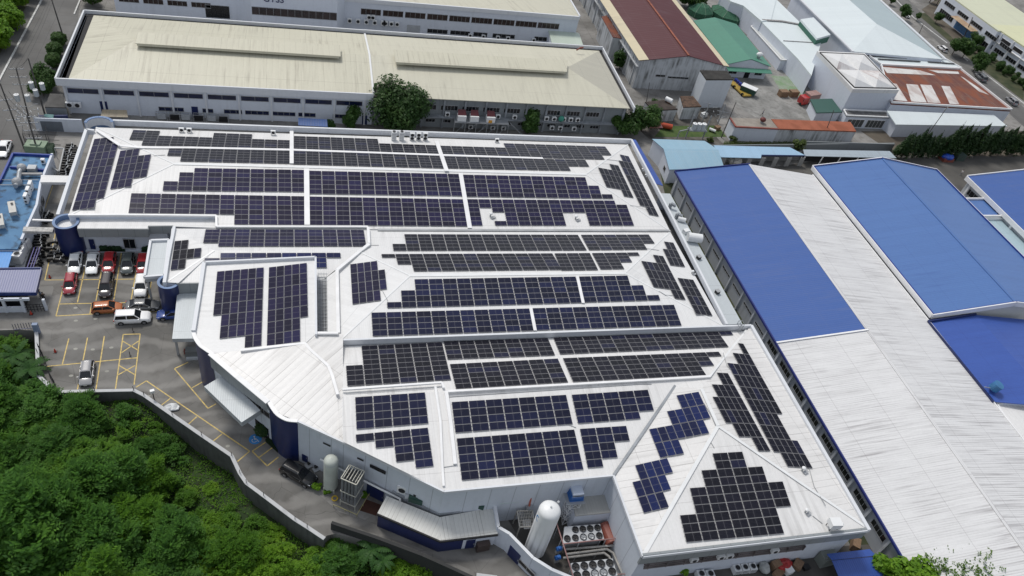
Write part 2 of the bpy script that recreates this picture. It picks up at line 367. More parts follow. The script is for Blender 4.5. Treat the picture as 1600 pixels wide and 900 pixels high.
# section 3 and the wing
S3R0, S3R1 = P(536, 620, 10.6), P(1108, 590, 10.6)
S3BL, S3BR = P(536, 541, 8.5), P(1166, 517, 8.5)
PL3B = plane(S3R0, S3R1, S3BR)
S3F0, S3F1 = P(693.7, 767.5, 9.0), P(958.8, 742.3, 9.0)
PL3F = plane(S3R0, S3R1, S3F1)
W1 = P(1096, 608.5, 10.75); W2 = P(1121.5, 666, 10.85); WFL, WFR = P(1005, 868.7, 9.0), P(1358.7, 827.5, 9.0)
PLWL = plane(W2, WFL, S3F1); PLWF = plane(W2, WFL, WFR); PLWR = plane(W2, WFR, P(1174, 508, 9.0))
def roofpart(polys, name, mat, t=.12, ud=None):
    mb = MB()
    for p in polys:
        if isinstance(p, tuple): mb.slab(p[0], t, p[1])
        else: mb.slab(p, t, ud)
    return mb.build(name, mat, mf)
roofpart([[S1RL, S1RR, S1BR, S1BL], [S1RL, S1FL, S1BL], [S1RR, S1FR, S1BR],
          [S1RL, S1RR, S1FR, on(PL1F, 340, 356.5), on(PL1F, 338.5, 338), on(PL1F, 107.5, 337.2)]], 'roof', WHITE_ROOF)
S2ML = on(PL2F, 512, 522)
roofpart([[S2RL, S2RR, S2FR, S2FL], [S2RR, S2FR, S2BR], [S2RL, S2RR, S2BR, S2TL, S2V, S2B],
          [S2RL, S2B, S2V, on(PL2L, 511, 433), on(PL2L, 512, 521.5), S2FL]], 'roof', WHITE_ROOF2)
roofpart([[S2LR0, S2LR1, on(PL2LB, 580, 382), on(PL2LB, 577, 358.5), on(PL2LB, 268, 357)], [S2LR0, on(PL2LL, 268, 357), on(PL2LL, 259, 441), on(PL2LL, 279, 442)],
          [S2LR0, S2LR1, on(PL2LF, 509, 434), on(PL2LF, 496, 441), on(PL2LF, 318, 441), on(PL2LF, 279, 443)]], 'roof', WHITE_ROOF2)
roofpart([[S3R0, S3R1, S3BR, S3BL], [S3R0, S3R1, P(1096, 608.5, 10.75), on(PL3F, 1055, 602), S3F1, S3F0, on(PL3F, 536, 690)]], 'roof', WHITE_ROOF)
roofpart([[on(PLWL, 1055, 602), W1, W2, WFL, S3F1], [S3BR, S3R1, W1, W2, WFR, P(1174, 508, 9.0)]], 'roof', WHITE_SEAM)
roofpart([[W2, WFL, WFR]], 'roof', WHITE_ROOF)
# flat upper roof M and the fan of seams in front of it
MZ = 9.8
Mp = PV([(319, 410, MZ), (492, 402, MZ), (493.5, 521.5, MZ), (476, 537.6, MZ), (376, 548, MZ), (330, 552, MZ), (321, 546, MZ), (312, 539, MZ), (304.5, 527, MZ), (303, 515, MZ)])
roofpart([(Mp, (0, 1, 0))], 'roof', WHITE_ROOF2, .2)
PFN = plane(P(330, 552, 9.75), P(527.5, 617.5, 9.5), P(440, 648, 9.0)); PGN = plane(P(493.5, 521.5, 9.76), P(536, 521.5, 9.7), P(536, 690, 9.03))
fd = (P(640, 560, 9)-P(500, 690, 9)).normalized()
fdp = Vector((0, 0, 1)).cross(fd)
F1 = PV([(330, 552, 9.75), (376, 548, 9.75), (476, 537.6, 9.75), (487, 550, 9.7), (515, 575, 9.6), (527.5, 617.5, 9.5), (530, 687, 9.02), (465, 658, 9.0), (440, 648, 9.0), (427, 637, 9.0), (420, 628, 9.0)])
G1 = PV([(476, 537.6, 9.76), (493.5, 521.5, 9.76), (536, 521.5, 9.7), (536, 690, 9.03), (530, 687, 9.03), (527.5, 617.5, 9.52), (515, 575, 9.62), (487, 550, 9.72)])
F1 = [on(PFN, *xy) for xy in ((330, 552), (376, 548), (476, 537.6), (487, 550), (515, 575), (527.5, 617.5), (530, 687), (465, 658), (440, 648), (427, 637), (420, 628))]
G1 = [on(PGN, *xy) for xy in ((476, 537.6), (493.5, 521.5), (536, 521.5), (536, 690), (530, 687), (527.5, 617.5), (515, 575), (487, 550))]
roofpart([(F1, tuple(fdp)), (G1, tuple(fdp))], 'roof', WHITE_SEAM, .15)
# light well with its grating
mb = MB(); mb.slab(PV([(494, 424, 6.3), (511, 433, 6.3), (513, 521, 6.3), (496, 521, 6.3)]), .1); mb.build('light_well_floor', TRIM_GREY, mf)
mb = MB()
for k in range(17):
    y = 428+k*5.6; a, b = P(496.5, y, 6.9), P(512, y, 6.9); mb.bar(a, b, .07, .07)
for x in (498, 502, 506, 510): mb.bar(P(x, 426, 6.98), P(x+1, 520, 6.98), .06, .06)
mb.build('grating', STEEL, mf)
# low entrance block between the two towers
ENT = PV([(121, 340, 5.85), (338, 340, 5.85), (337, 356, 5.85), (270.5, 353.5, 5.85), (231, 354, 5.85), (230.5, 358.5, 5.85), (121, 358, 5.85)])
roofpart([ENT], 'porch_roof', WHITE_ROOF2, .15)
# walls of every block
mb = MB()
mb.walls([S1FL, on(PL1F, 338, 338), on(PL1F, 340, 356.5), S1FR], 0, .14, False)
mb.walls([S1FL, S1BL], 0, .14, False)
def sw(pts, z0=0.0, drop=.14, closed=False): mb.walls(PV(pts), z0, drop, closed)
sw([(150, 199, 5.2), (981, 226, 5.2)]); sw([(981, 226, 5.2), (1047, 361, 6.1), (1130, 509, 8.8)])
sw([(536, 541, 8.5), (536, 620, 10.6), (536, 690, 9.0)], 0, .13); sw([(268, 357, 6.1), (259, 441, 6.1), (279, 443, 6.2), (318, 441, 6.2)]); sw([(268, 357, 6.1), (577, 358, 6.1), (1047, 362, 6.1)])
sw([(534, 529.5, 8.8), (1130, 509, 8.8)], 0, .14); sw([(496, 441, 6.2), (509, 434, 6.2)], 0)
mb.build('wall', WALL, mf)
mb = MB()
sw([(420, 628, 9.0), (330, 552, 9.75)], 0, .25); sw([(303, 515, 9.75), (319, 410, 9.75), (492, 402, 9.75), (493.5, 521.5, 9.75)], 0, .25)
mb.build('wall', WALL_JOINT, mf); mb = MB(); sw([(465, 658, 9.0), (536, 690, 9.0), (693.7, 767.5, 9.0)], 0, .16)
mb.build('wall', WALL_JOINT, mf)
mb = MB()
sw([(693.7, 767.5, 9.0), (958.8, 742.3, 9.0), (1005, 868.7, 9.0)], 0, .14)
mb.build('wall', WALL_JOINT, mf)
a, b, c = P(1005, 868.7, 9.0), P(1358.7, 827.5, 9.0), P(1174, 508, 9.0)
ins = Vector((0, 1.0, 0)); mb = MB()
mb.walls([a+ins, b+ins, c+Vector((0, 0, 0)), ], 0, .3, False); mb.walls([P(1130, 509, 9), c], 0, .2, False)
mb.build('wall', WALL, mf)
# deep fascia of the wing above the recessed lower wall
mb = MB()
for p, q in ((P(1005, 868.7, 9.22), P(1358.7, 827.5, 9.22)),):
    mb.box((p+q)/2-Vector((0, -.15, 0)), (q-p).length, .3, 2.3, math.atan2(q.y-p.y, q.x-p.x), z0=7.0)
mb.slab([a+Vector((0.3, .3, -2)), b+Vector((-.3, .3, -2)), b+Vector((-.3, 1.0, -2)), a+Vector((.3, 1.0, -2))], .1)
mb.build('fascia', FASCIA, mf)
# parapets / copings
def para(pts, name='parapet', h=.5, wd=.35, mat=PARA, base=-.6, z0=None):
    mb = MB(); pts = PV(pts)
    for a, b in zip(pts, pts[1:]):
        d = (b-a); d.z = 0
        if d.length < .01: continue
        n = Vector((-d.y, d.x, 0)).normalized()*wd/2
        q = [a+n, a-n, b-n, b+n]; t = [p+Vector((0, 0, 0)) for p in q]; lo = [p+Vector((0, 0, base)) for p in q]
        mb.face(t if area2(t) > 0 else t[::-1])
        for i in range(4):
            j = (i+1) % 4; mb.face([lo[i], lo[j], t[j], t[i]])
    return mb.build(name, mat, mf)
para([(176, 187.3, 6.1), (590, 203, 6.1), (987, 217.5, 6.1)], wd=.4, base=-1.1)
para([(987, 217.5, 6.1), (1048, 333, 6.7), (1136, 506, 9.2)], wd=.4, base=-.9)
para([(134.5, 201.3, 6.1), (112, 268, 6.1), (90, 334.7, 6.1)], wd=.5, base=-1.2)
para([(134.5, 201.3, 6.1), (147, 203, 6.1)], wd=.4, base=-1.0)
para([(534.4, 530.7, 9.55), (1174.3, 507.6, 9.55)], wd=.3, base=-1.25)
para([(1174.3, 507.6, 9.55), (1358.7, 827.5, 9.4)], wd=.5, base=-.8)
para([(958.8, 742.3, 9.2), (1005, 868.7, 9.2), (1358.7, 827.5, 9.25)], wd=.3, base=-.45)
para([(693.7, 767.5, 9.15), (958.8, 742.3, 9.15)], wd=.25, base=-.4)
para([(465, 657.5, 9.15), (536, 690, 9.15), (693.7, 767.5, 9.15)], wd=.25, base=-.4)
para([(318.7, 408.7, 10.3), (493, 400.7, 10.3), (494, 522, 10.3)], wd=.3, base=-.9)
para([(318.7, 408.7, 10.3), (311, 460, 10.3), (302, 516, 10.3)], wd=.5, base=-1.5)
para([(272, 353.5, 6.7), (263, 400, 6.7), (256.5, 441, 6.7)], wd=.45, base=-.9)
# grey cladding band under the roof of the front block
mb = MB()
pts = PV([(330, 552, 9.9), (372, 588, 9.7), (420, 628, 9.1)]); out = Vector((-.22, -.22, 0))
mb.walls([p+out for p in pts], 0, 0, False); mb.v = [Vector((v.x, v.y, v.z if v.z > 5 else 7.3)) for v in mb.v]
o = mb.build('cladding_band', FASCIA, mf)
mb = MB(); mb.path([p+out*.5+Vector((0, 0, .1)) for p in pts], .7, .15); mb.build('coping', TRIM, mf)
# entrance block fascia + wall
mb = MB()
for (x0, y0), (x1, y1), zt, zb in (((121, 358), (230.5, 358.5), 5.97, 4.3), ((231.5, 354), (270.5, 353.5), 5.97, 4.4)):
    a, b = P(x0, y0, 5.85), P(x1, y1, 5.85); mb.box((a+b)/2, (b-a).length, .2, zt-zb, math.atan2(b.y-a.y, b.x-a.x), z0=zb)
a, b = P(230.5, 358.5, 5.85), P(231.5, 354, 5.85); mb.box((a+b)/2, .2, abs((b-a).y), 1.4, 0, z0=4.4)
mb.build('fascia', FASCIA, mf)
EW0, EW1 = P(131, 392, 0), P(266, 394, 0)
mb = MB(); mb.slab([EW0+Vector((0, .1, 5.65)), EW1+Vector((0, .1, 5.65)), EW1+Vector((0, 1.2, 5.65)), EW0+Vector((0, 1.2, 5.65))], 5.65)
mb.slab([EW0+Vector((-1, -.35, .35)), EW1+Vector((0, -.35, .35)), EW1+Vector((0, .1, .35)), EW0+Vector((-1, .1, .35))], .35)
mb.build('wall', WALL, mf)
# wall-plane picking: windows, doors and fittings by their outline on a wall
class Wall:
    def __init__(s, p0, p1):
        s.p0 = Vector((p0.x, p0.y, 0)); d = Vector((p1.x-p0.x, p1.y-p0.y, 0)); s.L = d.length; s.d = d/s.L
        n = Vector((s.d.y, -s.d.x, 0)); s.n = n if (O-s.p0).dot(n) > 0 else -n
    def pt(s, px, py):
        r = ray(px, py); q = O+r*((s.p0-O).dot(s.n)/r.dot(s.n)); return (q-s.p0).dot(s.d), q.z
    def W(s, t, z, o=0.0): return s.p0+s.d*t+s.n*o+Vector((0, 0, z))
    def boxr(s, mb, t0, t1, z0, z1, o0, o1):
        q = [s.W(t0, z1, o0), s.W(t1, z1, o0), s.W(t1, z1, o1), s.W(t0, z1, o1)]; mb.slab(q, z1-z0)
def window(wl_, t0, t1, z0, z1, parent, glass=GLASS, frame=TRIM_GREY, name='window', mull=1.2, fw=.09, sill=True):
    mb = MB(); wl_.boxr(mb, t0, t1, z0, z0+fw, .0, .09); wl_.boxr(mb, t0, t1, z1-fw, z1, 0, .09)
    n = max(1, round((t1-t0)/mull))
    for i in range(n+1):
        t = t0+(t1-t0-.05)*i/n; wl_.boxr(mb, t, t+.05, z0+fw, z1-fw, 0, .07)
    f = mb.build(name, frame, parent); g = MB(); wl_.boxr(g, t0+.02, t1-.02, z0+.02, z1-.02, 0.003, .035); g.build('pane', glass, f)
    return f
def door(wl_, t0, t1, z0, z1, parent, mat=NAVY, name='door'):
    mb = MB(); wl_.boxr(mb, t0, t1, z0, z1, 0, .06); d = mb.build(name, mat, parent)
    h = MB(); wl_.boxr(h, t1-.2, t1-.12, z0+.9, z0+1.15, .06, .12); h.build('handle', STEEL, d); return d
WE = Wall(EW0, EW1)
def wpx(wl_, x0, y0, x1, y1): a = wl_.pt(x0, y0); b = wl_.pt(x1, y1); return min(a[0], b[0]), max(a[0], b[0]), min(a[1], b[1]), max(a[1], b[1])
door(WE, *wpx(WE, 138, 374, 150, 389), mf); window(WE, *wpx(WE, 191.5, 373, 213, 388), mf, mull=.9)
mb = MB()
for t in range(26):
    q = WE.W(WE.L*(.2+.27*random.random()) if t < 18 else WE.L*(.68+.1*random.random()), .75+random.random()*.35, .25); mb.ball(q, .3+.15*random.random(), 6, 4)
for a_, b_ in ((.19, .48), (.67, .79)): WE.boxr(mb, WE.L*a_, WE.L*b_, .35, .6, .05, .45)
mb.build('planter_hedge', m_leaf('hedge_leaf', (.012, .035, .014), (.02, .06, .02), (.012, .03, .012)), mf)
# round corner towers
def tower(px, py, z, r, name, a0=0, h_in=.9):
    c = P(px, py, z); mb = MB(); mb.lathe((c.x, c.y, 0), [(r, 0), (r, z)], 32); t = mb.build(name, NAVY, mf, True)
    mb = MB(); mb.lathe((c.x, c.y, z), [(r, 0), (r+.01, .06), (r-.38, .06), (r-.38, -h_in)], 32, False); mb.build('rim', NAVY_RIM, t)
    mb = MB(); mb.lathe((c.x, c.y, z), [(r-.4, -h_in+.05), (0.01, -h_in+.05)], 24, False); mb.build('tower_roof', WHITE_ROOF2, t); return c
tower(103, 346, 6.0, 1.9, 'corner_tower'); tower(263.5, 440, 6.0, 1.6, 'corner_tower')
ac_ = P(156, 199, 5.2); arc = [ac_+Vector((2.2*math.cos(t), 2.0*math.sin(t), 0)) for t in [math.pi*(1.02-k*.95/10) for k in range(11)]]
mb = MB(); mb.path([p+Vector((0, 0, .1)) for p in arc], .3, 1.6); mb.build('curved_parapet', PARA, mf); mb = MB(); mb.path([p+Vector((0, 0, .95)) for p in arc], .5, .12); mb.path([p+(p-ac_).normalized()*.2+Vector((0, 0, -.3)) for p in arc], .1, 2.3); mb.build('curved_rim', NAVY_RIM, mf)
def curvewall(pts, name, z1, z0=0.0, mat=NAVY, thick=.3):
    # smooth wall through a few plan points
    q = []
    for i in range(len(pts)-1):
        p0 = pts[max(i-1, 0)]; p1 = pts[i]; p2 = pts[i+1]; p3 = pts[min(i+2, len(pts)-1)]
        for k in range(6):
            t = k/6; q.append(.5*((2*p1)+(p2-p0)*t+(2*p0-5*p1+4*p2-p3)*t*t+(3*p1-p0-3*p2+p3)*t**3))
    q.append(pts[-1]); mb = MB()
    for a, b in zip(q, q[1:]): mb.face([(a.x, a.y, z0), (b.x, b.y, z0), (b.x, b.y, b.z if z1 is None else z1), (a.x, a.y, a.z if z1 is None else z1)], smooth=True)
    o = mb.build(name, mat, mf, True); mb = MB()
    mb.path([Vector((a.x, a.y, (a.z if z1 is None else z1)+.06)) for a in q], .5, .14); mb.build('rim', TRIM, o); return q
curvewall(PV([(302, 516, 9.9), (304.5, 527, 9.9), (312, 539, 9.9), (321, 546, 9.9), (330, 552, 9.9)]), 'corner_tower', None)
curvewall(PV([(420, 628, 9.05), (426, 638, 9.05), (434, 648, 9.05), (448, 656, 9.05), (465, 658, 9.05)]), 'corner_tower', None)
# canopies
def canopy(pts, z, name, t=.5, mat=PALE_SHEET, rim=GREY_METAL, legs=()):
    q = [P(x, y, z) for x, y in pts]; mb = MB(); mb.slab([p+Vector((0, 0, .02)) for p in q], .08); c = mb.build(name, mat, mf)
    mb = MB(); mb.slab([p-Vector((0, 0, .09)) for p in q], t); mb.build('rim', rim, c)
    if legs:
        mb = MB()
        for x, y in legs: b = P(x, y, z); mb.box(b, .3, .3, z-t-.1, 0, z0=0)
        mb.build('post', TRIM_GREY, c)
    return c
canopy([(277, 458.5), (309, 458.5), (302, 529), (269, 529.5)], 4.2, 'porch_canopy', .6, legs=[(273, 524)])
canopy([(319, 604), (350, 585.5), (407, 641), (377.5, 660)], 6.4, 'porch_canopy', .8)
canopy([(235.5, 376.5), (264, 375.5), (257, 431), (226, 433.5)], 5.2, 'porch_canopy', .9, legs=[(250, 429), (229, 431)])
mb = MB(); q = [P(x, y, 5.35) for x, y in [(235.5, 376.5), (264, 375.5), (257, 431), (226, 433.5)]]; mb.path(q+[q[0]], .35, .5); mb.build('parapet', PARA, mf)
mb = MB(); a, b = P(276, 443, 6.25), P(311, 442.5, 6.25); mb.box((a+b)/2, (b-a).length, .2, 2.0, math.atan2(b.y-a.y, b.x-a.x), z0=4.3); mb.build('fascia', FASCIA, mf)
# ledge with ducts on the right, blue strip awning
mb = MB(); mb.slab(PV([(1031, 302, 4.3), (1047, 302.5, 4.3), (1160, 506, 4.3), (1134, 507, 4.3)]), .2); mb.build('side_ledge', PALE_SHEET, mf)
mb = MB(); mb.walls(PV([(1031, 302, 4.3), (1047, 302.5, 4.3), (1160, 506, 4.3)]), 0, .2, False); mb.build('wall', WALL, mf)
mb = MB(); mb.slab(PV([(988.5, 218, 4.4), (993.5, 218.5, 4.4), (1036, 290, 4.2), (1025, 287, 4.6)]), .12); mb.build('side_awning', BLUE_ROOF3, mf)
# valley gutters, flashings and cable trays on the roof
def tray(pts, w_=.35, h_=.22, mat=TRIM, name='cable_tray', lift=.1):
    mb = MB(); mb.path([tovec(p)+Vector((0, 0, lift)) for p in pts], w_, h_); return mb.build(name, mat, mf)
def onl(pl, pts): return [on(pl, x, y, .12) for x, y in pts]
tray(onl(PL1B, [(151, 203.5), (188, 228), (218, 231), (300, 231.5), (457, 234.8), (690, 243), (848, 248)]), .55, .12)
tray(onl(PL1B, [(455.7, 203), (455.7, 256)]), .7, .1); tray(onl(PL1B, [(682, 221), (698, 268)]), .8, .1)
tray(onl(PL1F, [(479, 264), (480, 352)]), .9, .1); tray(onl(PL1F, [(719.5, 271), (734, 357)]), .8, .1)
tray(onl(PL1F, [(107, 337), (187, 336.5), (338, 338), (338.5, 355), (575, 355.2)]), .35, .3)
tray([(575, 356, 6.6), (576.5, 381, 7.6)], .45, .25); tray([(577, 382, 7.5), (563, 393, 7.7), (526.5, 423, 7.9), (528.5, 521.5, 9.0)], .5, .3)
tray(onl(PL2F, [(901.5, 431), (911, 474)]), .5, .1); tray(onl(PL2F, [(829, 481), (836, 517)]), .5, .1)
tray(onl(PL3F, [(535, 609.5), (690, 598.5), (693, 607)]), .3, .25); tray([on(PL3B, 700, 612.5, .15), on(PL3B, 1040, 593, .15), S3R1+Vector((0, 0, .15))], .35, .25)
tray(onl(PL3F, [(697, 612), (704, 662), (711, 726)]), .45, .3); tray(onl(PL3F, [(680, 605), (688, 660), (691, 730), (693, 760)]), .3, .15)
tray([S3R1+Vector((0, 0, .1)), (1140, 548, 9.6), (1166, 516, 8.7)], .3, .12, WHITE_METAL)
tray([(376, 548.5, 10.0), (476, 537.6, 10.0), (485, 548, 9.95), (513, 573, 9.8), (519, 588, 9.8), (527.5, 617.5, 9.7)], .4, .3)
tray([(494, 521.5, 9.9), (528.5, 521.5, 9.9)], .4, .3)
tray([(1055, 602.3, 10.45), (1007, 672, 9.9), (958.8, 742, 9.15)], .35, .06, STEEL, 'valley_gutter', .03)
tray([W2+Vector((0, 0, .05)), (1063, 767, 10.0), WFL], .5, .05, WHITE_METAL, 'hip_cap', .03); tray([W2+Vector((0, 0, .05)), (1240, 747, 10.0), WFR], .4, .05, WHITE_METAL, 'hip_cap', .03)
tray([W1, W2], .5, .1, WHITE_METAL, 'ridge_cap'); tray([S1RL, S1RR], .6, .05, WHITE_METAL, 'ridge_cap', .04); tray([S2RL, S2RR], .6, .05, WHITE_METAL, 'ridge_cap', .04)
for p, q in ((S1RL, S1FL), (S1RL, S1BL), (S1RR, S1FR), (S1RR, S1BR), (S2RL, S2B), (S2RL, S2FL), (S2RR, S2FR), (S2RR, S2BR), (S2LR0, on(PL2LL, 260, 441))): tray([p, q], .26, .04, WHITE_METAL, 'hip_cap', .03)
tray(onl(PL1F, [(590, 358.6), (1046, 360)]), .5, .12, TRIM_GREY, 'gutter', -.05); tray([(340, 357.2, 6.0), (575, 357.8, 6.0)], .5, .14, STEEL, 'gutter', .2)
# small fittings on the front walls
WD = Wall(P(465, 658, 9), P(693.7, 767.5, 9))
window(WD, *wpx(WD, 505, 691.5, 516.5, 697), mf, frame=DARK, mull=.8); window(WD, *wpx(WD, 558.5, 714.5, 568, 720.5), mf, frame=DARK, mull=.8); window(WD, *wpx(WD, 578.5, 725, 602.5, 741), mf, frame=DARK, mull=2.5)
t0, t1, z0, z1 = wpx(WD, 472, 709, 481, 723); door(WD, t0, t1, z0, z1, mf)
t0, t1, z0, z1 = wpx(WD, 574, 752, 600, 771); door(WD, t0, t1, .02, 3.0, mf, NAVY, 'roller_door')
WM = Wall(P(330, 552, 9.75), P(420, 628, 9))
for t in (.16, .34, .5, .66, .8): window(WM, WM.L*t, WM.L*t+2.2, 5.3, 6.6, mf, mull=1.1)
door(WM, WM.L*.72, WM.L*.72+2.6, .02, 2.6, mf, GLASS, 'glass_door')
mb = MB()
for k in range(5):
    q = WD.W(WD.L*.53, 5.4, .25)
mb.tube([WD.W(WD.L*.17, 3.4, .3), WD.W(WD.L*.55, 3.3, .3), WD.W(WD.L*.74, 3.2, .3), WD.W(WD.L*.76, 3.0, 1.2), WD.W(WD.L*.72, 2.6, 2.0)], .14)
mb.build('wall_pipe', WHITE_METAL, mf)
WX = Wall(P(1005, 868.7, 9)+ins, P(1358.7, 827.5, 9)+ins)
mb = MB()
for k, z in enumerate((5.3, 5.0, 4.75)): mb.cyl(WX.W(1.5, z, .45+.12*k), WX.W(WX.L-8, z, .45+.12*k), .12, n=8)
for k in range(10): WX.boxr(mb, 2+k*2.5, 2.15+k*2.5, 4.5, 5.5, 0, .75)
mb.build('pipe_rack', m_plain('brown_grey_pipe', (.13, .11, .11), .5, .4), mf)

# thin conduits lying on the roof sheets
for pl_, pts_ in ((PL1R, [(948, 249), (965, 251), (990, 262)]), (PL1F, [(985, 321), (1008, 324), (1012, 326)]), (PL2R, [(1009, 388), (1030, 391)]), (PL2R, [(1030, 455), (1040, 461), (1068, 463)]), (PL2L, [(598, 455), (606, 470)]),
                  (PL3F, [(540, 614), (680, 604.5)]), (PL3F, [(700, 620), (1000, 600), (1018, 600)]), (PL3F, [(693, 730), (712, 727)]), (PL3F, [(880, 622), (889, 664), (900, 668)]), (PLWF, [(1109, 688), (1116, 700)]), (PLWR, [(1245, 700), (1262, 722), (1272, 760), (1290, 790)]), (PLWF, [(1270, 806), (1285, 818)]),
                  (PLWL, [(1100, 630), (1112, 650), (1118, 665)]), (PL1B, [(240, 243), (258, 242)]), (PL2B, [(560, 383), (592, 383)]), (PLWR, [(1130, 551), (1136, 572), (1146, 582)])):
    mb = MB(); mb.path([on(pl_, x, y, .08) for x, y in pts_], .07, .06); mb.build('conduit', TRIM_GREY, mf)
# ================================================================ solar arrays
def solar(pl, A, B, D, nu, nv, mask, label, lift=.16, portrait=False):
    smat = {id(PL1F): SOLAR_P, id(PL1L): SOLAR_P, id(PL2F): SOLAR_N, id(PL3F): SOLAR_N, id(PLWL): SOLAR_B, id(PL2LF): SOLAR_B}.get(id(pl), SOLAR)  # cell tint follows the roof slope, as its sky reflection would
    if 'purple' in label or 'solitary' in label: smat = SOLAR_P
    a, b, d = on(pl, *A, lift), on(pl, *B, lift), on(pl, *D, lift)
    U = (b-a)/nu; V = (d-a)/nv; n = pl[1]
    rows = []
    for k in range(nv):
        for spec, rr in mask:
            if k in rr: rows.append(spec)
    root = thing('solar_array', a+(b-a)*.5+(d-a)*.5-n*(lift-.02), label, 'solar array', 'solar arrays on the white roof')
    gu, gv = (.0, .0)
    lu, lv = U.length, V.length
    gapu = (.10 if not portrait else .045)/lu; gapv = (.03 if not portrait else .07)/lv
    p = [U*gapu*.5+V*gapv*.5, U*(1-gapu*.5)+V*gapv*.5, U*(1-gapu*.5)+V*(1-gapv*.5), U*gapu*.5+V*(1-gapv*.5)]
    me = MB(); q = [x+n*.02 for x in p]; lo = [x-n*.02 for x in p]
    uv = [(0, 1), (1, 1), (1, 0), (0, 0)] if not portrait else [(0, 0), (0, 1), (1, 1), (1, 0)]
    me.face(q[::-1], uv=uv[::-1])
    for i in range(4):
        j = (i+1) % 4; me.face([q[i], q[j], lo[j], lo[i]], uv=[(0, 0)]*4)
    me.face(lo, uv=[(0, 0)]*4)
    mesh = me.mesh('solar_panel', smat)
    rl = MB()
    for k, spec in enumerate(rows):
        for c0, c1 in spec:
            for c in range(c0, c1):
                o = bpy.data.objects.new('solar_panel', mesh); sc.collection.objects.link(o); o.parent = root
                o.location = a+U*c+V*k-root.location
            s0, s1 = a+U*c0-n*.06, a+U*c1-n*.06
            for f in (.25, .75): rl.bar(s0+V*(k+f), s1+V*(k+f), .05, .08, n)
    for k, spec in enumerate(rows):
        for c0, c1 in spec:
            for c in range(c0, c1):
                f = a+U*(c+.5)+V*(k+.25)-n*.1; rl.bar(f, f-n*.05, .06, .06)
    rl.build('mounting_rail', ALU, root)
R_ = range
LB, LF = 'back slope', 'front slope'
solar(PL1B, (207.8, 203), (453.6, 212), (198.2, 225.8), 12, 6, [([(0, 2), (6, 9)], R_(0, 2)), ([(0, 12)], R_(2, 4)), ([(1, 12)], R_(4, 6))], 'black stepped solar array beside the paired air conditioners, leftmost of the top row')
solar(PL1B, (264.2, 231), (453.3, 236), (258.3, 251.2), 9, 5, [([(0, 9)], R_(0, 3)), ([(1, 9)], R_(3, 5))], 'greyish solar array of the second row, left of the first white walkway')
solar(PL1B, (458.7, 212.4), (679.8, 220.3), (458.7, 233.8), 12, 6, [([(0, 7)], R_(0, 2)), ([(0, 12)], R_(2, 6))], 'black solar array in front of the row of tall condensers by the far parapet')
solar(PL1B, (458.2, 236), (688.7, 243.2), (457.8, 256.4), 12, 5, [([(0, 12)], R_(5))], 'full grey solar array of the second row mirroring the dark tree')
solar(PL1B, (684.5, 220.5), (945.8, 228.9), (691.7, 242.2), 16, 6, [([(6, 16)], R_(0, 2)), ([(0, 16)], R_(2, 4)), ([(0, 15)], R_(4, 6))], 'longest black solar array by the far parapet, rightmost of the top row')
solar(PL1B, (693.7, 244.4), (914.7, 249.8), (698.8, 262.7), 13, 5, [([(0, 13)], R_(0, 3)), ([(0, 11)], R_(3, 5))], 'greyish solar array at the right end of the second row')
solar(PL1F, (258.5, 261.6), (476, 265.4), (253.6, 297.7), 10, 5, [([(2, 10)], R_(0, 1)), ([(1, 10)], R_(1, 3)), ([(0, 10)], R_(3, 5))], 'bluish solar array of the third row with a stepped left end')
solar(PL1F, (481.7, 266.6), (717.7, 271.9), (482.3, 302.7), 12, 5, [([(0, 12)], R_(5))], 'full rectangular solar array in the middle of the third row')
solar(PL1F, (722, 272.8), (948, 277.6), (726.9, 307.2), 13, 5, [([(0, 11)], R_(0, 2)), ([(0, 12)], R_(2, 4)), ([(0, 13)], R_(4, 5))], 'solar array of the third row with a stepped right end')
solar(PL1F, (204.7, 301.8), (476, 306.6), (197.6, 349.4), 12, 6, [([(0, 12)], R_(0, 4)), ([(7, 12)], R_(4, 6))], 'bluish L shaped solar array of the fourth row above the low entrance roof')
solar(PL1F, (482.8, 306.9), (723.6, 311.3), (482.8, 351.4), 12, 6, [([(0, 12)], R_(6))], 'full rectangular solar array in the middle of the fourth row')
solar(PL1F, (728, 311), (977, 313.5), (735.1, 352.2), 14, 6, [([(0, 13)], [0]), ([(0, 14)], [1]), ([(0, 1), (2, 14)], [2]), ([(0, 1), (3, 8), (10, 14)], [3, 4]), ([(0, 1), (2, 8), (10, 14)], [5])], 'solar array with two open notches around roof vents, right end of fourth row')
solar(PL1L, (147.3, 217), (188.2, 212.7), (112.2, 329), 4, 9, [([(0, 3)], [0, 8]), ([(0, 4)], R_(1, 8))], 'tall narrow solar array along the left parapet of the roof', portrait=True)
solar(PL1L, (187.8, 235.5), (238.8, 229.6), (171.8, 295.6), 5, 5, [([(0, 3)], [0, 4]), ([(0, 5)], R_(1, 4))], 'small stepped solar array beside the tall one on the left hip slope', portrait=True)
solar(PL1R, (930, 251.8), (966.2, 258.6), (952.3, 302.6), 5, 5, [([(3, 5)], [0, 4]), ([(0, 5)], R_(1, 4))], 'stepped black solar array inner of the two on the far right hip slope', portrait=True)
solar(PL1R, (960.9, 239.5), (982.2, 244.1), (1006.5, 333.7), 3, 8, [([(1, 3)], [0, 7]), ([(0, 3)], R_(1, 7))], 'long narrow black solar array next to the right parapet and the blue awning', portrait=True)
solar(PL2LB, (320.9, 358.2), (568.7, 359.4), (315.8, 384.9), 11, 5, [([(0, 11)], R_(0, 4)), ([(1, 11)], [4])], 'brownish grey solar array just behind the raised roof with purple panels')
solar(PL2LF, (319.5, 395.2), (532.3, 394.9), (318.5, 419.5), 9, 3, [([(1, 9)], [0]), ([(0, 8)], [1]), ([(6, 8)], [2])], 'royal blue narrow solar array half hidden by the raised parapet')
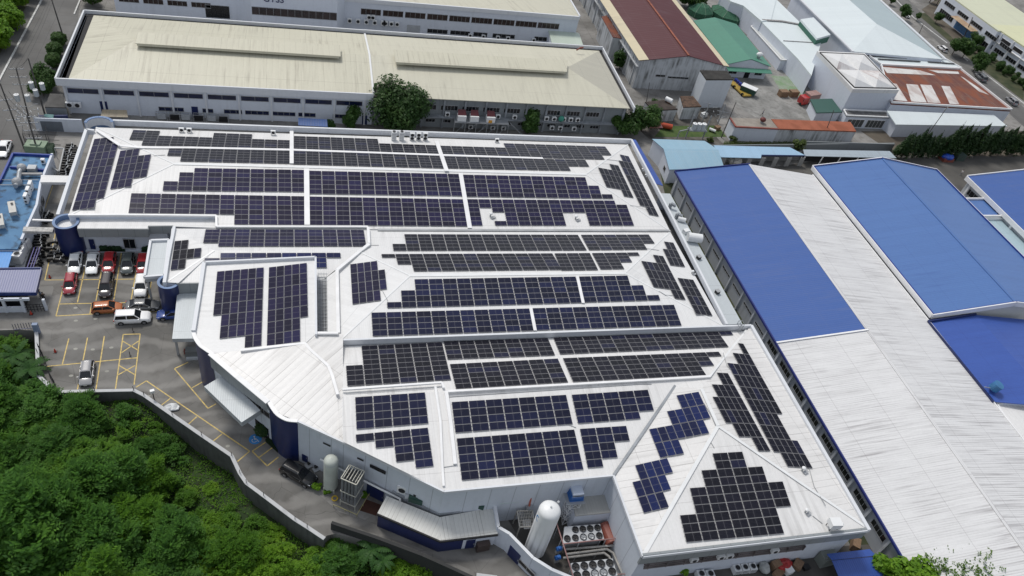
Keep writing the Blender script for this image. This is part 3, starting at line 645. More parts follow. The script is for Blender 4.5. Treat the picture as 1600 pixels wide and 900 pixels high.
solar(PL2LL, (273, 376.6), (316.8, 372.3), (266.1, 422), 4, 3, [([(0, 2)], [0, 2]), ([(0, 4)], [1])], 'smallest solar array, an eight panel cluster above the cars', portrait=True)
solar(PL2B, (610.4, 365.8), (903.2, 366.8), (614.4, 391.6), 15, 5, [([(1, 15)], R_(0, 3)), ([(0, 15)], R_(3, 5))], 'long dark grey solar array of the fifth row behind the ridge')
solar(PL2B, (907.1, 366.8), (1013.8, 366.4), (920, 390.6), 6, 5, [([(0, 6)], R_(0, 3)), ([(0, 5)], R_(3, 5))], 'short grey solar array at the right end of the fifth row')
solar(PL2B, (595.3, 397), (863.2, 395.8), (601.5, 424.2), 13, 5, [([(0, 13)], [0]), ([(1, 13)], [1, 2]), ([(2, 13)], [3, 4])], 'long dark grey solar array of the sixth row with a stepped left end')
solar(PL2B, (865.8, 395.8), (921.9, 395.3), (877, 422.5), 3, 5, [([(0, 3)], R_(5))], 'three column solar array squeezed between two white gaps in the sixth row')
solar(PL2B, (924.4, 395.4), (996.9, 394.3), (938.2, 420.8), 4, 5, [([(0, 4)], [0]), ([(0, 3)], [1, 2]), ([(0, 2)], [3, 4])], 'little stepped solar array at the right end of the sixth row')
solar(PL2F, (602, 437), (899.5, 432), (604.7, 481.3), 14, 5, [([(2, 14)], [0, 1]), ([(1, 14)], [2, 3]), ([(0, 14)], [4])], 'dark navy solar array of the seventh row with stairs at its left end')
solar(PL2F, (903, 432), (1018.5, 429.5), (913.2, 472.6), 6, 5, [([(0, 4)], [0, 1]), ([(0, 5)], [2, 3]), ([(0, 6)], [4])], 'dark navy solar array of the seventh row with stairs at its right end')
solar(PL2F, (579.8, 488.4), (827.3, 481.8), (581.9, 525.4), 11, 4, [([(0, 11)], R_(4))], 'navy solar array just behind the long parapet, left one of the pair')
solar(PL2F, (831, 481.5), (1053.4, 476.1), (837.9, 516.1), 11, 4, [([(0, 11)], R_(4))], 'navy solar array just behind the long parapet, right one of the pair')
solar(PL2L, (546.9, 412.8), (599.7, 406), (550.5, 475.6), 5, 4, [([(0, 4)], [0, 3]), ([(0, 5)], [1, 2])], 'solitary small solar array with a few bright blue panels right of the light well', portrait=True)
solar(PL2R, (995.4, 394.4), (1036, 400), (1028.4, 463.4), 5, 5, [([(3, 5)], [0, 4]), ([(0, 5)], R_(1, 4))], 'stepped black solar array on the middle right hip slope', portrait=True)
solar(PL2R, (1029.6, 376.1), (1052.1, 379), (1047.3, 414.3), 3, 3, [([(1, 3)], [0]), ([(0, 3)], [1, 2])], 'tiny black solar array close to the right parapet, upper of two', portrait=True)
solar(PL2R, (1058.3, 433.8), (1083.2, 437), (1087.5, 490.7), 3, 4, [([(0, 3)], R_(4))], 'black three by four solar array close to the right parapet, lower of two', portrait=True)
solar(PL3B, (537.8, 541.7), (691.1, 534.6), (542.2, 603.2), 6, 8, [([(1, 6)], R_(0, 4)), ([(0, 6)], R_(4, 8))], 'deep brownish solar array directly in front of the long parapet at its left end')
solar(PL3B, (692.2, 533.3), (856.4, 528.1), (698.9, 561.3), 7, 4, [([(0, 7)], R_(4))], 'brownish seven column solar array directly in front of the middle of the long parapet')
solar(PL3B, (864, 527.6), (1141.9, 517.3), (874.7, 553.4), 13, 4, [([(0, 13)], [0]), ([(0, 12)], R_(1, 4))], 'long black solar array directly in front of the right half of the long parapet')
solar(PL3B, (702.3, 568.9), (872, 560.1), (712.1, 608), 7, 5, [([(0, 7)], R_(5))], 'brownish solar array with five rows just behind the front ridge')
solar(PL3B, (878.8, 559.6), (1123.2, 549.4), (895.2, 596.9), 11, 5, [([(0, 11)], [0]), ([(0, 10)], [1, 2]), ([(0, 9)], [3, 4])], 'black solar array with a stepped right end just behind the front ridge')
solar(PL3F, (554.2, 620.6), (664.5, 612.8), (556.4, 670.9), 4, 4, [([(0, 4)], R_(4))], 'square navy solar array of four columns on the front slope')
solar(PL3F, (555.1, 678.9), (669, 667.9), (560.4, 741.5), 4, 5, [([(0, 4)], [0]), ([(1, 4)], [1]), ([(2, 4)], [2, 3]), ([(3, 4)], [4])], 'navy triangular stepped solar array along the slanting white wall')
solar(PL3F, (705.1, 628.1), (884.9, 616.7), (711, 676.5), 7, 4, [([(0, 7)], R_(4))], 'navy seven column solar array on the front slope, upper of two')
solar(PL3F, (712.8, 685), (897.7, 670.9), (721.1, 750.8), 7, 5, [([(0, 7)], R_(5))], 'navy seven column solar array nearest the front eave above the steel tanks')
solar(PL3F, (892.6, 616.7), (1012.6, 608.7), (902.7, 662), 5, 4, [([(0, 5)], R_(0, 3)), ([(0, 4)], [3])], 'navy five column solar array ending at the valley gutter')
solar(PL3F, (905.4, 670), (978.8, 665.1), (917.8, 731.4), 3, 5, [([(0, 3)], [0, 1]), ([(0, 2)], [2, 3]), ([(0, 1)], [4])], 'small navy stepped solar array beside the valley gutter above the chillers')
solar(PLWL, (997.1, 627.6), (1091.5, 611.7), (1031.4, 715.8), 8, 4, [([(5, 8)], [0]), ([(3, 8)], [1]), ([(0, 7)], [2]), ([(0, 3)], [3])], 'bright blue zigzag solar array on the left slope of the wing, upper one', portrait=True)
solar(PLWL, (978.9, 729.6), (1042.4, 715.3), (1005.8, 802.2), 5, 3, [([(1, 5)], [0]), ([(0, 4)], [1]), ([(0, 3)], [2])], 'bright blue small solar array on the left slope of the wing, lower one', portrait=True)
solar(PLWR, (1092.8, 580.5), (1137.3, 582.8), (1156.8, 704.6), 5, 6, [([(3, 5)], [0, 5]), ([(1, 5)], [1, 4]), ([(0, 5)], [2, 3])], 'black diamond shaped solar array on the right slope of the wing', portrait=True)
solar(PLWR, (1117.4, 531.5), (1161.4, 536.8), (1221, 728.5), 5, 10, [([(4, 5)], [0]), ([(2, 5)], [1]), ([(0, 5)], R_(2, 6)), ([(0, 4)], [6, 7]), ([(0, 5)], [8]), ([(1, 5)], [9])], 'longest black solar array on the right slope of the wing beside the parapet', portrait=True)
solar(PLWF, (1039.4, 712.7), (1206.5, 702.7), (1072.1, 847.7), 7, 10, [([(3, 5)], [0, 1]), ([(2, 6)], [2, 3]), ([(1, 7)], [4, 5, 6]), ([(0, 6)], [7, 8, 9])], 'big black pyramid shaped solar array on the front hip slope of the wing')
PLM = plane(P(319, 410, MZ), P(492, 402, MZ), P(376, 548, MZ))
solar(PLM, (339.1, 424.1), (412.4, 417.6), (327.2, 550.6), 6, 7, [([(0, 6)], R_(0, 4)), ([(1, 6)], [4, 5]), ([(4, 6)], [6])], 'purple tinted solar array on the raised flat roof, left of the white strip', portrait=True)
solar(PLM, (420, 417.6), (479.6, 410.5), (416.5, 542), 5, 7, [([(0, 5)], R_(0, 5)), ([(0, 4)], [5, 6])], 'purple tinted solar array on the raised flat roof, right of the white strip', portrait=True)
# ================================================================ ground
ASPH = m_ground('asphalt_yard', (.125, .122, .115), (.215, .208, .195), .45, .7, .10, (.075, .068, .06), wear=.35)
ASPH_ROAD = m_ground('road_surface', (.12, .118, .115), (.19, .187, .18), .3, .3, .06, slab=4.5)
CONC_YARD = m_ground('concrete_yard', (.17, .165, .155), (.30, .29, .275), .5, .5, .12, slab=5)
DARKFLOOR = m_ground('oily_concrete_floor', (.05, .047, .043), (.11, .105, .098), .7, .3, .2)
SOIL = m_ground('bare_soil', (.085, .07, .055), (.15, .13, .10), .5, 0, .2)
GRASS = m_ground('short_grass', (.030, .045, .018), (.075, .080, .040), .5, 0, .3, (.09, .07, .05))
RAV = m_ground('ravine_soil', (.012, .026, .008), (.028, .055, .014), .6, 0, .3, (.045, .035, .022))
edge_px = [(-70, 516), (0, 516), (30, 515), (57, 517), (60, 587), (86, 612.5), (209, 610), (225, 618), (315, 680.5), (362, 712.5), (375, 740), (385, 755), (412, 775), (461, 812), (480, 824), (505, 842), (516, 832), (590, 850), (659, 877), (744, 914), (800, 960)]
edge = [P(x, y, 0) for x, y in edge_px]
yard = [Vector((-420, edge[0].y+30, 0))] + edge + [Vector((60, -20, 0)), Vector((700, -60, 0)), Vector((900, 900, 0)), Vector((-700, 900, 0)), Vector((-600, 120, 0))]
mb = MB(); mb.slab(yard, 6.5); struct(mb, 'ground', CONC_YARD)
tn = 60; mb = MB(); X0, X1, Y0, Y1 = -140, 80, -60, 100
def dseg(x, y, segs):
    m = 1e9; p = Vector((x, y))
    for a, b in segs:
        ab = (b-a).to_2d(); ap = p-a.to_2d(); t = max(0, min(1, ap.dot(ab)/max(ab.length_squared, 1e-6))); m = min(m, (ap-ab*t).length)
    return m
LSEG = list(zip(edge[:7], edge[1:7])); RSEG = list(zip(edge[11:], edge[12:]))
def th(x, y):
    return -5.3+1.6*mnoise.noise(Vector((x*.07, y*.07, 0))) - .05*max(0, 40-y) + 3.4*math.exp(-(dseg(x, y, LSEG)/9)**2) + 1.6*math.exp(-(dseg(x, y, RSEG)/9)**2)
for i in range(tn):
    for j in range(tn):
        q = []
        for a, b in ((0, 0), (1, 0), (1, 1), (0, 1)):
            x = X0+(X1-X0)*(i+a)/tn; y = Y0+(Y1-Y0)*(j+b)/tn; q.append(Vector((x, y, th(x, y))))
        mb.face(q, smooth=True)
mb.face([(-3000, -3000, -9), (3000, -3000, -9), (3000, 3000, -9), (-3000, 3000, -9)])
struct(mb, 'ravine_terrain', RAV)
def sheet(pts, name, mat, z=.004, px=True):
    mb = MB(); q = [P(p[0], p[1], z) for p in pts] if px else [Vector((p[0], p[1], z)) for p in pts]
    if area2(q) < 0: q = q[::-1]
    mb.face(q); return struct(mb, name, mat)
sheet([(-40, 513), (56, 514), (62, 586), (88, 610), (208, 607.5), (226, 616), (316, 678.5), (364, 711), (377, 739), (387, 753.5), (462, 810), (505, 838), (560, 826), (640, 850), (900, 960), (1000, 880), (1000, 700), (470, 560), (330, 440), (110, 380), (60, 380), (40, 470), (-40, 470)], 'parking_yard', ASPH)
sheet([(53, -30), (-90, 180), (-60, 330), (20, 330), (60, 280), (110, 150), (125, 0), (140, -30)], 'left_road', ASPH_ROAD, .004)
sheet([(1340, -50), (1470, 70), (1585, 185), (1660, 250), (1720, 230), (1600, 168), (1520, 100), (1370, -50)], 'right_road', ASPH_ROAD, .004)
sheet([(1122, 100), (1300, 95), (1330, 185), (1215, 185), (1180, 183), (1150, 165)], 'loading_yard', m_ground('pale_concrete_yard', (.20, .20, .19), (.33, .325, .31), .5, .5, .2), .004)
sheet([(1205, 118), (1245, 120), (1262, 150), (1225, 150)], 'green_stained_pad', m_ground('green_stained_pad', (.30, .34, .28), (.19, .30, .16), .4, .3, .4), .008)
sheet([(1040, 268), (1200, 262), (1300, 248), (1420, 232), (1700, 215), (1700, 330), (1480, 330), (1300, 300), (1180, 260), (1062, 300)], 'back_lane', m_ground('dark_lane', (.07, .068, .064), (.12, .115, .105), .5, .4, .15), .004)
sheet([(1030, 262), (1046, 270), (1062, 300), (1200, 520), (1430, 900), (1360, 905), (1240, 700), (1100, 440), (1038, 300)], 'grass_strip', GRASS, .006)
sheet([(1433, 22), (1500, 10), (1560, 50), (1600, 130), (1600, 158), (1534, 108), (1482, 64)], 'road_verge', GRASS, .008)
sheet([(1440, 15), (1475, -10), (1570, 60), (1540, 90), (1500, 70)], 'dirt_yard', SOIL, .012)
sheet([(-30, -30), (63, -30), (-20, 120), (-80, 150)], 'verge_left', GRASS, .01)
sheet([(980, 165), (1125, 165), (1120, 215), (1135, 230), (1015, 218), (985, 190)], 'cluttered_yard', m_ground('littered_dirt', (.06, .055, .05), (.15, .14, .125), .6, 0, .5), .008)
sheet([(1037, 197), (1122, 196), (1135, 214), (1022, 214)], 'grass_patch', m_ground('bright_grass', (.04, .085, .018), (.08, .12, .03), .4, 0, .6), .012)
sheet([(1345, 205), (1420, 205), (1600, 205), (1700, 220), (1600, 245), (1400, 242)], 'hedge_bed', SOIL, .012)
sheet([(780, 790), (960, 770), (1000, 870), (1010, 920), (880, 920), (835, 880)], 'plant_floor', DARKFLOOR, .012)
sheet([(1000, 872), (1370, 850), (1400, 940), (1000, 960)], 'service_yard', DARKFLOOR, .012)
sheet([(572, 780), (596, 789), (588, 806), (560, 797)], 'rusty_plate', m_plain('rusty_plate', (.075, .032, .022), .9, .3), .012)
sheet([(495, 770), (520, 760), (575, 775), (590, 800), (570, 812), (530, 800)], 'stained_concrete', CONC_YARD, .009)
sheet([(56, 448), (82, 446.5), (84, 450), (75, 483), (60, 480)], 'guard_pad', CONC, .012)
mb = MB()
for a, b in (((66, -2), (-2, 127)), ((-2, 127), (-70, 230))): mb.bar(P(*a, .1), P(*b, .1), .35, .2)
for a, b in (((125, 0), (116, 22)), ((80, 105), (75, 116))): mb.bar(P(*a, .1), P(*b, .1), .3, .2)
for a, b in (((1370, -30), (1428, 28)), ((1428, 28), (1480, 67.5)), ((1505, 89.5), (1512, 95)), ((1531, 110), (1600, 162)), ((1600, 162), (1700, 235))): mb.bar(P(*a, .1), P(*b, .1), .35, .2)
struct(mb, 'kerb', m_plain('white_kerb', (.62, .62, .60), .7, .3, 2))
# painted bay lines
Ls = [(70, 437.5, 215, 436), (86.7, 364, 70, 437.5), (105, 425, 87.5, 493.7), (87.5, 493.7, 180, 488.7), (180, 488.7, 268, 486), (92.5, 475, 205, 472.5), (143.7, 473.7, 140.5, 490),
      (138, 395, 121, 472.5), (164, 393, 150, 470), (190, 393, 178, 467.5), (218, 395, 205, 467.5), (238, 430, 232.5, 465), (113, 395, 105, 425), (198, 472.5, 197, 488.5),
      (107.5, 529, 97.5, 568.7), (136.7, 527.5, 121, 608.5), (163, 525, 150, 608), (192.5, 522.5, 180.5, 607.5), (219, 521.7, 209.5, 601), (192, 522.5, 219.3, 521.7), (72, 572.5, 214, 559),
      (191, 532.5, 215.5, 547), (190, 551, 217, 532.5), (186, 571, 210, 585), (184, 586, 211, 571),
      (212.5, 605, 228.7, 595), (228.7, 595, 390, 705), (390, 705, 371, 721), (266, 622.5, 251, 634), (307.5, 651, 293, 664), (347, 678, 332, 690),
      (294, 566, 272.5, 576), (272.5, 576, 325, 638), (325, 638, 337.5, 631), (317.5, 596, 300, 606), (415, 691, 394, 705), (394, 705, 417.5, 728), (417.5, 728, 435, 714), (426, 699, 405, 714.5)]
mb = MB()
for x0, y0, x1, y1 in Ls:
    a, b = P(x0, y0, .012), P(x1, y1, .012); d = (b-a).normalized(); n = Vector((-d.y, d.x, 0))*.075; mb.face([a-n, b-n, b+n, a+n])
for x, y in ((78, 300), ): mb.face([P(70, 325, .012), P(82, 290, .012), P(83, 290, .012), P(71, 325, .012)])
struct(mb, 'parking_lines', YELLOW)
mb = MB(); c = P(399, 686, .016)
for k in range(24):
    a, b = 2*math.pi*k/24, 2*math.pi*(k+1)/24; mb.face([c, c+Vector((math.cos(a), math.sin(a), 0))*.85, c+Vector((math.cos(b), math.sin(b), 0))*.85])
struct(mb, 'disabled_bay_sign', m_plain('sign_blue', (.03, .20, .50), .6, .2))
mb = MB(); e = Vector((0, 0, .006))
def seg(pts, w_=.1):
    for a, b in zip(pts, pts[1:]):
        a = c+e+Vector((*a, 0)); b = c+e+Vector((*b, 0)); d = (b-a).normalized(); n = Vector((-d.y, d.x, 0))*w_/2; mb.face([a-n, b-n, b+n, a+n])
seg([(-.15, .28), (-.1, -.08), (.22, -.08), (.38, -.42), (.5, -.38)], .1); seg([(-.14, .1), (.15, .1)], .08)
seg([(-.2+.32*math.cos(t)+.08, -.22+.3*math.sin(t)) for t in [math.pi*.75+k*math.pi*1.15/10 for k in range(11)]], .08)
mb.face([c+e+Vector((-.17+.1*math.cos(t), .42+.1*math.sin(t), 0)) for t in [2*math.pi*k/10 for k in range(10)]])
struct(mb, 'wheelchair_symbol', WHITE_LINE)
mb = MB()
for x, y in ((118, 481), (118.5, 501), (149, 498), (145, 546), (174, 543), (118, 545), (167, 580), (111, 587), (236, 611), (356, 697), (232, 619)):
    c = P(x, y, .014); mb.face([c+Vector((.3*math.cos(t), .22*math.sin(t), 0)) for t in [2*math.pi*k/7 for k in range(7)]])
struct(mb, 'pale_patch', m_plain('pale_patch', (.33, .325, .29), .8, .2))
# retaining walls
def rwall(pts, name, label, z0, z1, mat, cop=CURB, thick=.35, posts=None, cat='retaining wall'):
    q = [P(x, y, z1) for x, y in pts]; r = thing(name, Vector((q[len(q)//2].x, q[len(q)//2].y, z0)), label, cat)
    mb = MB()
    for a, b in zip(q, q[1:]): mb.bar(Vector((a.x, a.y, (z0+z1)/2)), Vector((b.x, b.y, (z0+z1)/2)), thick, z1-z0)
    mb.build('wall', mat, r)
    if cop:
        mb = MB(); mb.path([a+Vector((0, 0, .06)) for a in q], thick+.12, .12); mb.build('coping', cop, r)
    if posts:
        mb = MB()
        for a, b in zip(q, q[1:]):
            n = max(1, int((b-a).length/posts))
            for k in range(n): p = a+(b-a)*k/n; mb.box(p, .07, .07, .9, 0, z0=p.z)
        mb.build('post', DARK, r)
    return r
rwall([(57, 517), (60, 587), (86, 612.5), (209, 610), (225, 618), (315, 680.5), (362, 712.5), (375, 740), (385, 755), (412, 775), (461, 812), (480, 824), (507, 842)], 'retaining_wall', 'tall grey mouldy retaining wall with pale coping around the parking yard', -6.6, .35, CONC_DARK, posts=4)
BLACKWALL = m_wall('blackened_wall', (.035, .036, .036), .9, .6, stcol=(.07, .07, .065))
rwall([(518, 816), (590, 840), (659, 866), (706, 887), (760, 912), (800, 935)], 'blackened_wall', 'blackened low wall behind the leafy slope in front of the white lean-to', -5, 1.5, BLACKWALL, None, .4, cat='wall')
mb = MB(); a, b = P(744, 902, .6), P(776, 906, .6); mb.bar(a, b, .9, .5); tag(mb.build('white_slab', CURB), 'short white concrete block lying at the end of the blackened wall', 'concrete block')
# gate and fence on the left
r = thing('sliding_gate', P(40, 517, 0), 'dark low sliding gate across the driveway beside the jungle', 'gate')
mb = MB()
for z in (.25, 1.1): mb.bar(P(22, 515, z), P(56, 512, z), .08, .08)
for k in range(9): p = P(22+34*k/8, 515-3*k/8, 0); mb.box(p, .06, .06, 1.2, 0, z0=0)
mb.build('gate_frame', NAVY, r)
mb = MB(); mb.box(P(59, 520, 0), .7, .5, 1.9, 0, z0=0); tag(mb.build('gate_pillar', m_plain('pale_blue_paint', (.22, .28, .40), .6, .3)), 'pale blue gate pillar at the corner of the parking yard', 'pillar')
r = thing('mesh_fence', P(70, 560, 0), 'sagging dark mesh fence leaning along the left edge of the parking yard', 'fence')
mb = MB()
fp = [(60, 545), (68, 560), (78, 590), (88, 606)]
for (a, b) in zip(fp, fp[1:]):
    for z in (.1, .7, 1.3): mb.bar(P(*a, z), P(*b, z), .04, .04)
    for k in range(6): p = P(a[0]+(b[0]-a[0])*k/6, a[1]+(b[1]-a[1])*k/6, 0); mb.bar(p, p+Vector((.1, 0, 1.35)), .05, .05)
mb.build('fence_mesh', DARK, r)
# ================================================================ neighbouring buildings
def V3(x, y, z): return Vector((x, y, z))
def gable(name, label, cat, X0, X1, Y0, Y1, ze, zr, roofmats, wall, split=None, oh=.5, rim=None, axis='y', xr=None):
    r = thing(name, V3((X0+X1)/2, (Y0+Y1)/2, 0), label, cat); xm = (X0+X1)/2 if xr is None else xr
    for (xa, za, xb, zb), m in zip(((X0-oh, ze, xm, zr), (xm, zr, X1+oh, ze)), roofmats):
        segs = m if isinstance(m, list) else [(Y0-oh, Y1+oh, m)]
        for ya, yb, mm in segs:
            mb = MB(); mb.slab([V3(xa, ya, za), V3(xb, ya, zb), V3(xb, yb, zb), V3(xa, yb, za)], .15); mb.build('roof', mm, r)
    mb = MB(); d = .2
    mb.face([(X0, Y0, 0), (X1, Y0, 0), (X1, Y0, ze-d), (xm, Y0, zr-d), (X0, Y0, ze-d)]); mb.face([(X0, Y1, 0), (X1, Y1, 0), (X1, Y1, ze-d), (xm, Y1, zr-d), (X0, Y1, ze-d)][::-1])
    mb.face([(X0, Y0, 0), (X0, Y1, 0), (X0, Y1, ze-d), (X0, Y0, ze-d)]); mb.face([(X1, Y0, 0), (X1, Y1, 0), (X1, Y1, ze-d), (X1, Y0, ze-d)][::-1])
    mb.build('wall', wall, r)
    if rim:
        mb = MB(); h = .35
        for x in (X0-oh, X1+oh): mb.bar(V3(x, Y0-oh, ze+.02), V3(x, Y1+oh, ze+.02), .3, h)
        for y in (Y0-oh, Y1+oh):
            mb.bar(V3(X0-oh, y, ze+.04), V3(xm, y, zr+.04), .18, h); mb.bar(V3(xm, y, zr+.04), V3(X1+oh, y, ze+.04), .18, h)
        mb.build('roof_edge', rim, r)
    mb = MB(); mb.bar(V3(xm, Y0-oh, zr+.03), V3(xm, Y1+oh, zr+.03), .6, .1); mb.build('ridge_cap', roofmats[1] if not isinstance(roofmats[1], list) else roofmats[1][0][2], r)
    return r
def block(name, label, cat, pts, z, roofmat, wall, t=.3, par=None, parent=None, z0=0, zs=None, inset=0.0):
    q = [P(x, y, z if zs is None else zs[i]) for i, (x, y) in enumerate(pts)]
    if parent is None:
        n = len(q); r = thing(name, V3(sum(p.x for p in q)/n, sum(p.y for p in q)/n, z0), label, cat)
    else: r = parent
    c = sum(q, Vector())/len(q)
    mb = MB(); mb.slab(q, t); mb.build('roof', roofmat, r)
    mb = MB(); mb.walls([V3(c.x+(p.x-c.x)*(1-inset), c.y+(p.y-c.y)*(1-inset), p.z) for p in q], z0, t-.005 if inset == 0 else t-.05); mb.build('wall', wall, r)
    if par:
        mb = MB(); mb.path([p+V3(0, 0, par/2) for p in q+[q[0]]], .3, par); mb.build('parapet', TRIM if wall in (WALL, WALL_JOINT) else GREY_METAL, r)
    return r
def rowwin(wl_, t0, t1, n, z0, z1, parent, frac=.85, glass=GLASS, mull=1.2):
    st = (t1-t0)/n
    for k in range(n): window(wl_, t0+st*k, t0+st*(k+frac), z0, z1, parent, glass, TRIM_GREY, mull=mull)
# blue and white warehouse beside the factory
yb = 62.0
w1 = gable('warehouse', 'long warehouse with half violet blue, half weather streaked white roof beside the factory', 'warehouse', 77.4, 110.5, 10, 121.2, 5.2, 7.6,
           [[(72.6, 121.7, BLUE_ROOF), (9.5, 72.6, DIRTY_WHITE)], [(9.5, 121.7, DIRTY_WHITE)]], m_wall('warehouse_wall', (.38, .40, .43), .7, .5))
mb = MB(); mb.bar(V3(76.8, 9.5, 5.2), V3(76.8, 121.7, 5.2), .25, .4); mb.bar(V3(76.8, 121.75, 5.3), V3(94, 121.75, 7.7), .15, .35); mb.build('gutter', m_plain('navy_gutter', (.02, .03, .16), .4, .2), w1)
mb = MB(); mb.bar(V3(111.1, 9.5, 5.25), V3(111.1, 121.7, 5.25), .2, .3); mb.bar(V3(76.9, 72.6, 5.38), V3(94, 72.6, 7.8), .3, .06); mb.build('gutter', TRIM, w1)
WW = Wall(V3(77.4, 121.2, 0), V3(77.4, 10, 0))
mb = MB()
for k in range(23): WW.boxr(mb, 1+k*4.9, 1.35+k*4.9, 0, 4.9, 0, .35)
WW.boxr(mb, 1, 110, 4.5, 4.9, 0, .2); mb.build('pilaster', m_plain('pale_pilaster', (.52, .54, .57), .6, .2), w1)
for k in range(22):
    if k == 17: continue
    z0, z1 = (2.6, 3.9) if k > 8 else (2.5, 3.1)
    window(WW, 2.2+k*4.9, 5.4+k*4.9, z0, z1, w1, GLASS, TRIM_GREY, mull=.8)
# big mid-blue warehouse
w2 = gable('warehouse', 'wide mid blue roofed warehouse right of the blue and white one', 'warehouse', 112.4, 145.6, 77.5, 123, 6.2, 9, [BLUE_ROOF2, BLUE_ROOF2], m_wall('w2_wall', (.6, .61, .62), .7, .2), oh=.6)
mb = MB()
for x, s in ((111.7, -1), (146.3, 1)): mb.bar(V3(x, 76.9, 5.9), V3(x, 123.6, 5.9), .25, 1.0)
for y in (76.8, 123.7): mb.bar(V3(111.7, y, 5.9), V3(129, y, 8.7), .2, 1.1); mb.bar(V3(129, y, 8.7), V3(146.3, y, 5.9), .2, 1.1)
mb.build('fascia', TRIM, w2)
mb = MB()
for x in (111.9, 146.1): mb.bar(V3(x, 76.9, 6.35), V3(x, 123.6, 6.35), .25, .2)
for y in (76.9, 123.6): mb.bar(V3(111.9, y, 6.42), V3(129, y, 9.2), .25, .1); mb.bar(V3(129, y, 9.2), V3(146.1, y, 6.42), .25, .1)
mb.build('roof_edge', m_plain('navy_edge', (.012, .03, .22), .4, .2), w2)
WW2 = Wall(V3(112.4, 123, 0), V3(112.4, 77.5, 0)); rowwin(WW2, 2, 44, 9, 2.5, 4.5, w2)
mb = MB()
q = PV([(1287.5, 301.5, 4.6), (1294.5, 300, 4.9), (1333, 349, 4.9), (1327, 351, 4.6)])
for (a, b, m) in ((0, .27, BLUE_ROOF2), (.27, .77, WHITE_ROOF2), (.77, 1, BLUE_ROOF2)):
    mb = MB(); l = lambda u, v: (q[0]+(q[3]-q[0])*u)*(1-v)+(q[1]+(q[2]-q[1])*u)*v
    mb.slab([l(a, 0), l(b, 0), l(b, 1), l(a, 1)], .12); mb.build('awning', m, w2)
# far right blue warehouse
e0 = P(1511, 275.5, 6.5); w3 = gable('warehouse', 'deep blue warehouse at the right edge beyond the light blue link roofs', 'warehouse', e0.x+.6, e0.x+31, e0.y-48, e0.y-.6, 6.5, 8.8, [BLUE_ROOF, BLUE_ROOF], m_wall('w3_wall', (.5, .52, .54), .7, .3), rim=None, oh=.6)
mb = MB(); mb.bar(V3(e0.x-.1, e0.y-48, 6.1), V3(e0.x-.1, e0.y, 6.1), .25, 1.1); mb.bar(V3(e0.x, e0.y+.05, 6.6), V3(e0.x+15.8, e0.y+.05, 8.9), .2, .35); mb.build('fascia', TRIM, w3)
mb = MB()
for k in range(4): mb.box(V3(e0.x+.4, e0.y-2-k*5, 0), .5, .5, 5.6, 0, z0=0)
mb.build('column', TRIM, w3)
mb = MB()
W3W = Wall(V3(e0.x+.6, e0.y-.6, 0), V3(e0.x+.6, e0.y-48, 0)); rowwin(W3W, 1, 20, 4, 3, 4.6, w3)
block('link_roof', 'light blue link roof with a navy rim between the two right hand warehouses', 'roofed passage', [(1507, 312), (1552, 312), (1578, 339), (1534, 339)], 5.2, SKY_ROOF if False else BLUE_ROOF2, WALL, .25, .5)
block('link_block', 'pale blue flat roofed block below the light blue link roof', 'building', [(1537, 343), (1576, 344), (1640, 408), (1600, 410)], 4.6, m_roof('pale_blue_roof', (.38, .50, .55), 1.2, .4, .1), WALL, .25, .6)
# blue roof with a water drum, white roof below it
r = thing('low_hall', P(1530, 560, 0), 'low bright blue gabled hall with a blue drum on its roof, at the right edge', 'hall')
mb = MB(); mb.slab(PV([(1452, 502, 5.2), (1525, 492, 6.2), (1652, 636, 6.2), (1553, 627.5, 5.2)]), .2); mb.slab(PV([(1525, 492, 6.2), (1610, 500, 5.2), (1740, 640, 5.2), (1652, 636, 6.2)]), .2); mb.build('roof', BLUE_ROOF3, r)
mb = MB(); mb.walls(PV([(1452, 502, 5.2), (1525, 492, 6.2), (1610, 500, 5.2), (1740, 640, 5.2), (1553, 627.5, 5.2)]), 0, .22); mb.build('wall', WALL, r)
mb = MB(); mb.path(PV([(1525, 491, 6.4), (1450, 502, 5.4), (1552, 628, 5.4)]), .3, .4); mb.build('roof_edge', NAVY, r)
block('low_hall', 'low white roofed hall in front of the bright blue hall, at the right edge', 'hall', [(1557, 632), (1640, 622), (1700, 720), (1605, 715)], 4.6, WHITE_ROOF, WALL, .3, .3)
# beige roofed buildings behind the factory
bx0, bx1, by0, by1, bz = -44.7, 21.0, 142.7, 171.5, 8.0
xs = P(584, 150, bz).x
bb = thing('beige_roof_factory', V3(xs-30, 157, 0), 'long two storey factory with a stained beige roof and a row of navy strip windows', 'factory')
rz_ = 9.6; xa = P(211, 63, rz_)
def bsl(lst, m, t=.15, p=bb, nm='roof', ud=None): mb = MB(); [mb.slab(q, t, ud) for q in lst]; return mb.build(nm, m, p)
zi = 7.55; c00, c01 = V3(bx0+2.0, by0+.6, zi), V3(bx0+2.0, by1-1.2, zi); e00, e01 = V3(xs, by0+.6, zi), V3(xs, by1-1.2, zi); rA = V3(xa.x, xa.y, rz_); rB = V3(xs, xa.y, rz_)
bsl([[c00, c01, rA], [c00, e00, rB, rA], [c01, e01, rB, rA]], BEIGE)
mb = MB(); mb.walls([V3(bx0+.6, by0+.9, zi), V3(xs, by0+.9, zi), V3(xs, by1, zi), V3(bx0+.6, by1, zi)], 0, .2); mb.build('wall', WALL, bb)
mb = MB()
for a, b in ((V3(bx0, by0, 7.3), V3(xs, by0, 7.3)), (V3(bx0, by0, 7.3), V3(bx0, by1, 7.3)), (V3(bx0, by1, 7.3), V3(xs, by1, 7.3))): mb.bar(a, b, .3, 1.5)
mb.build('parapet', PARA, bb)
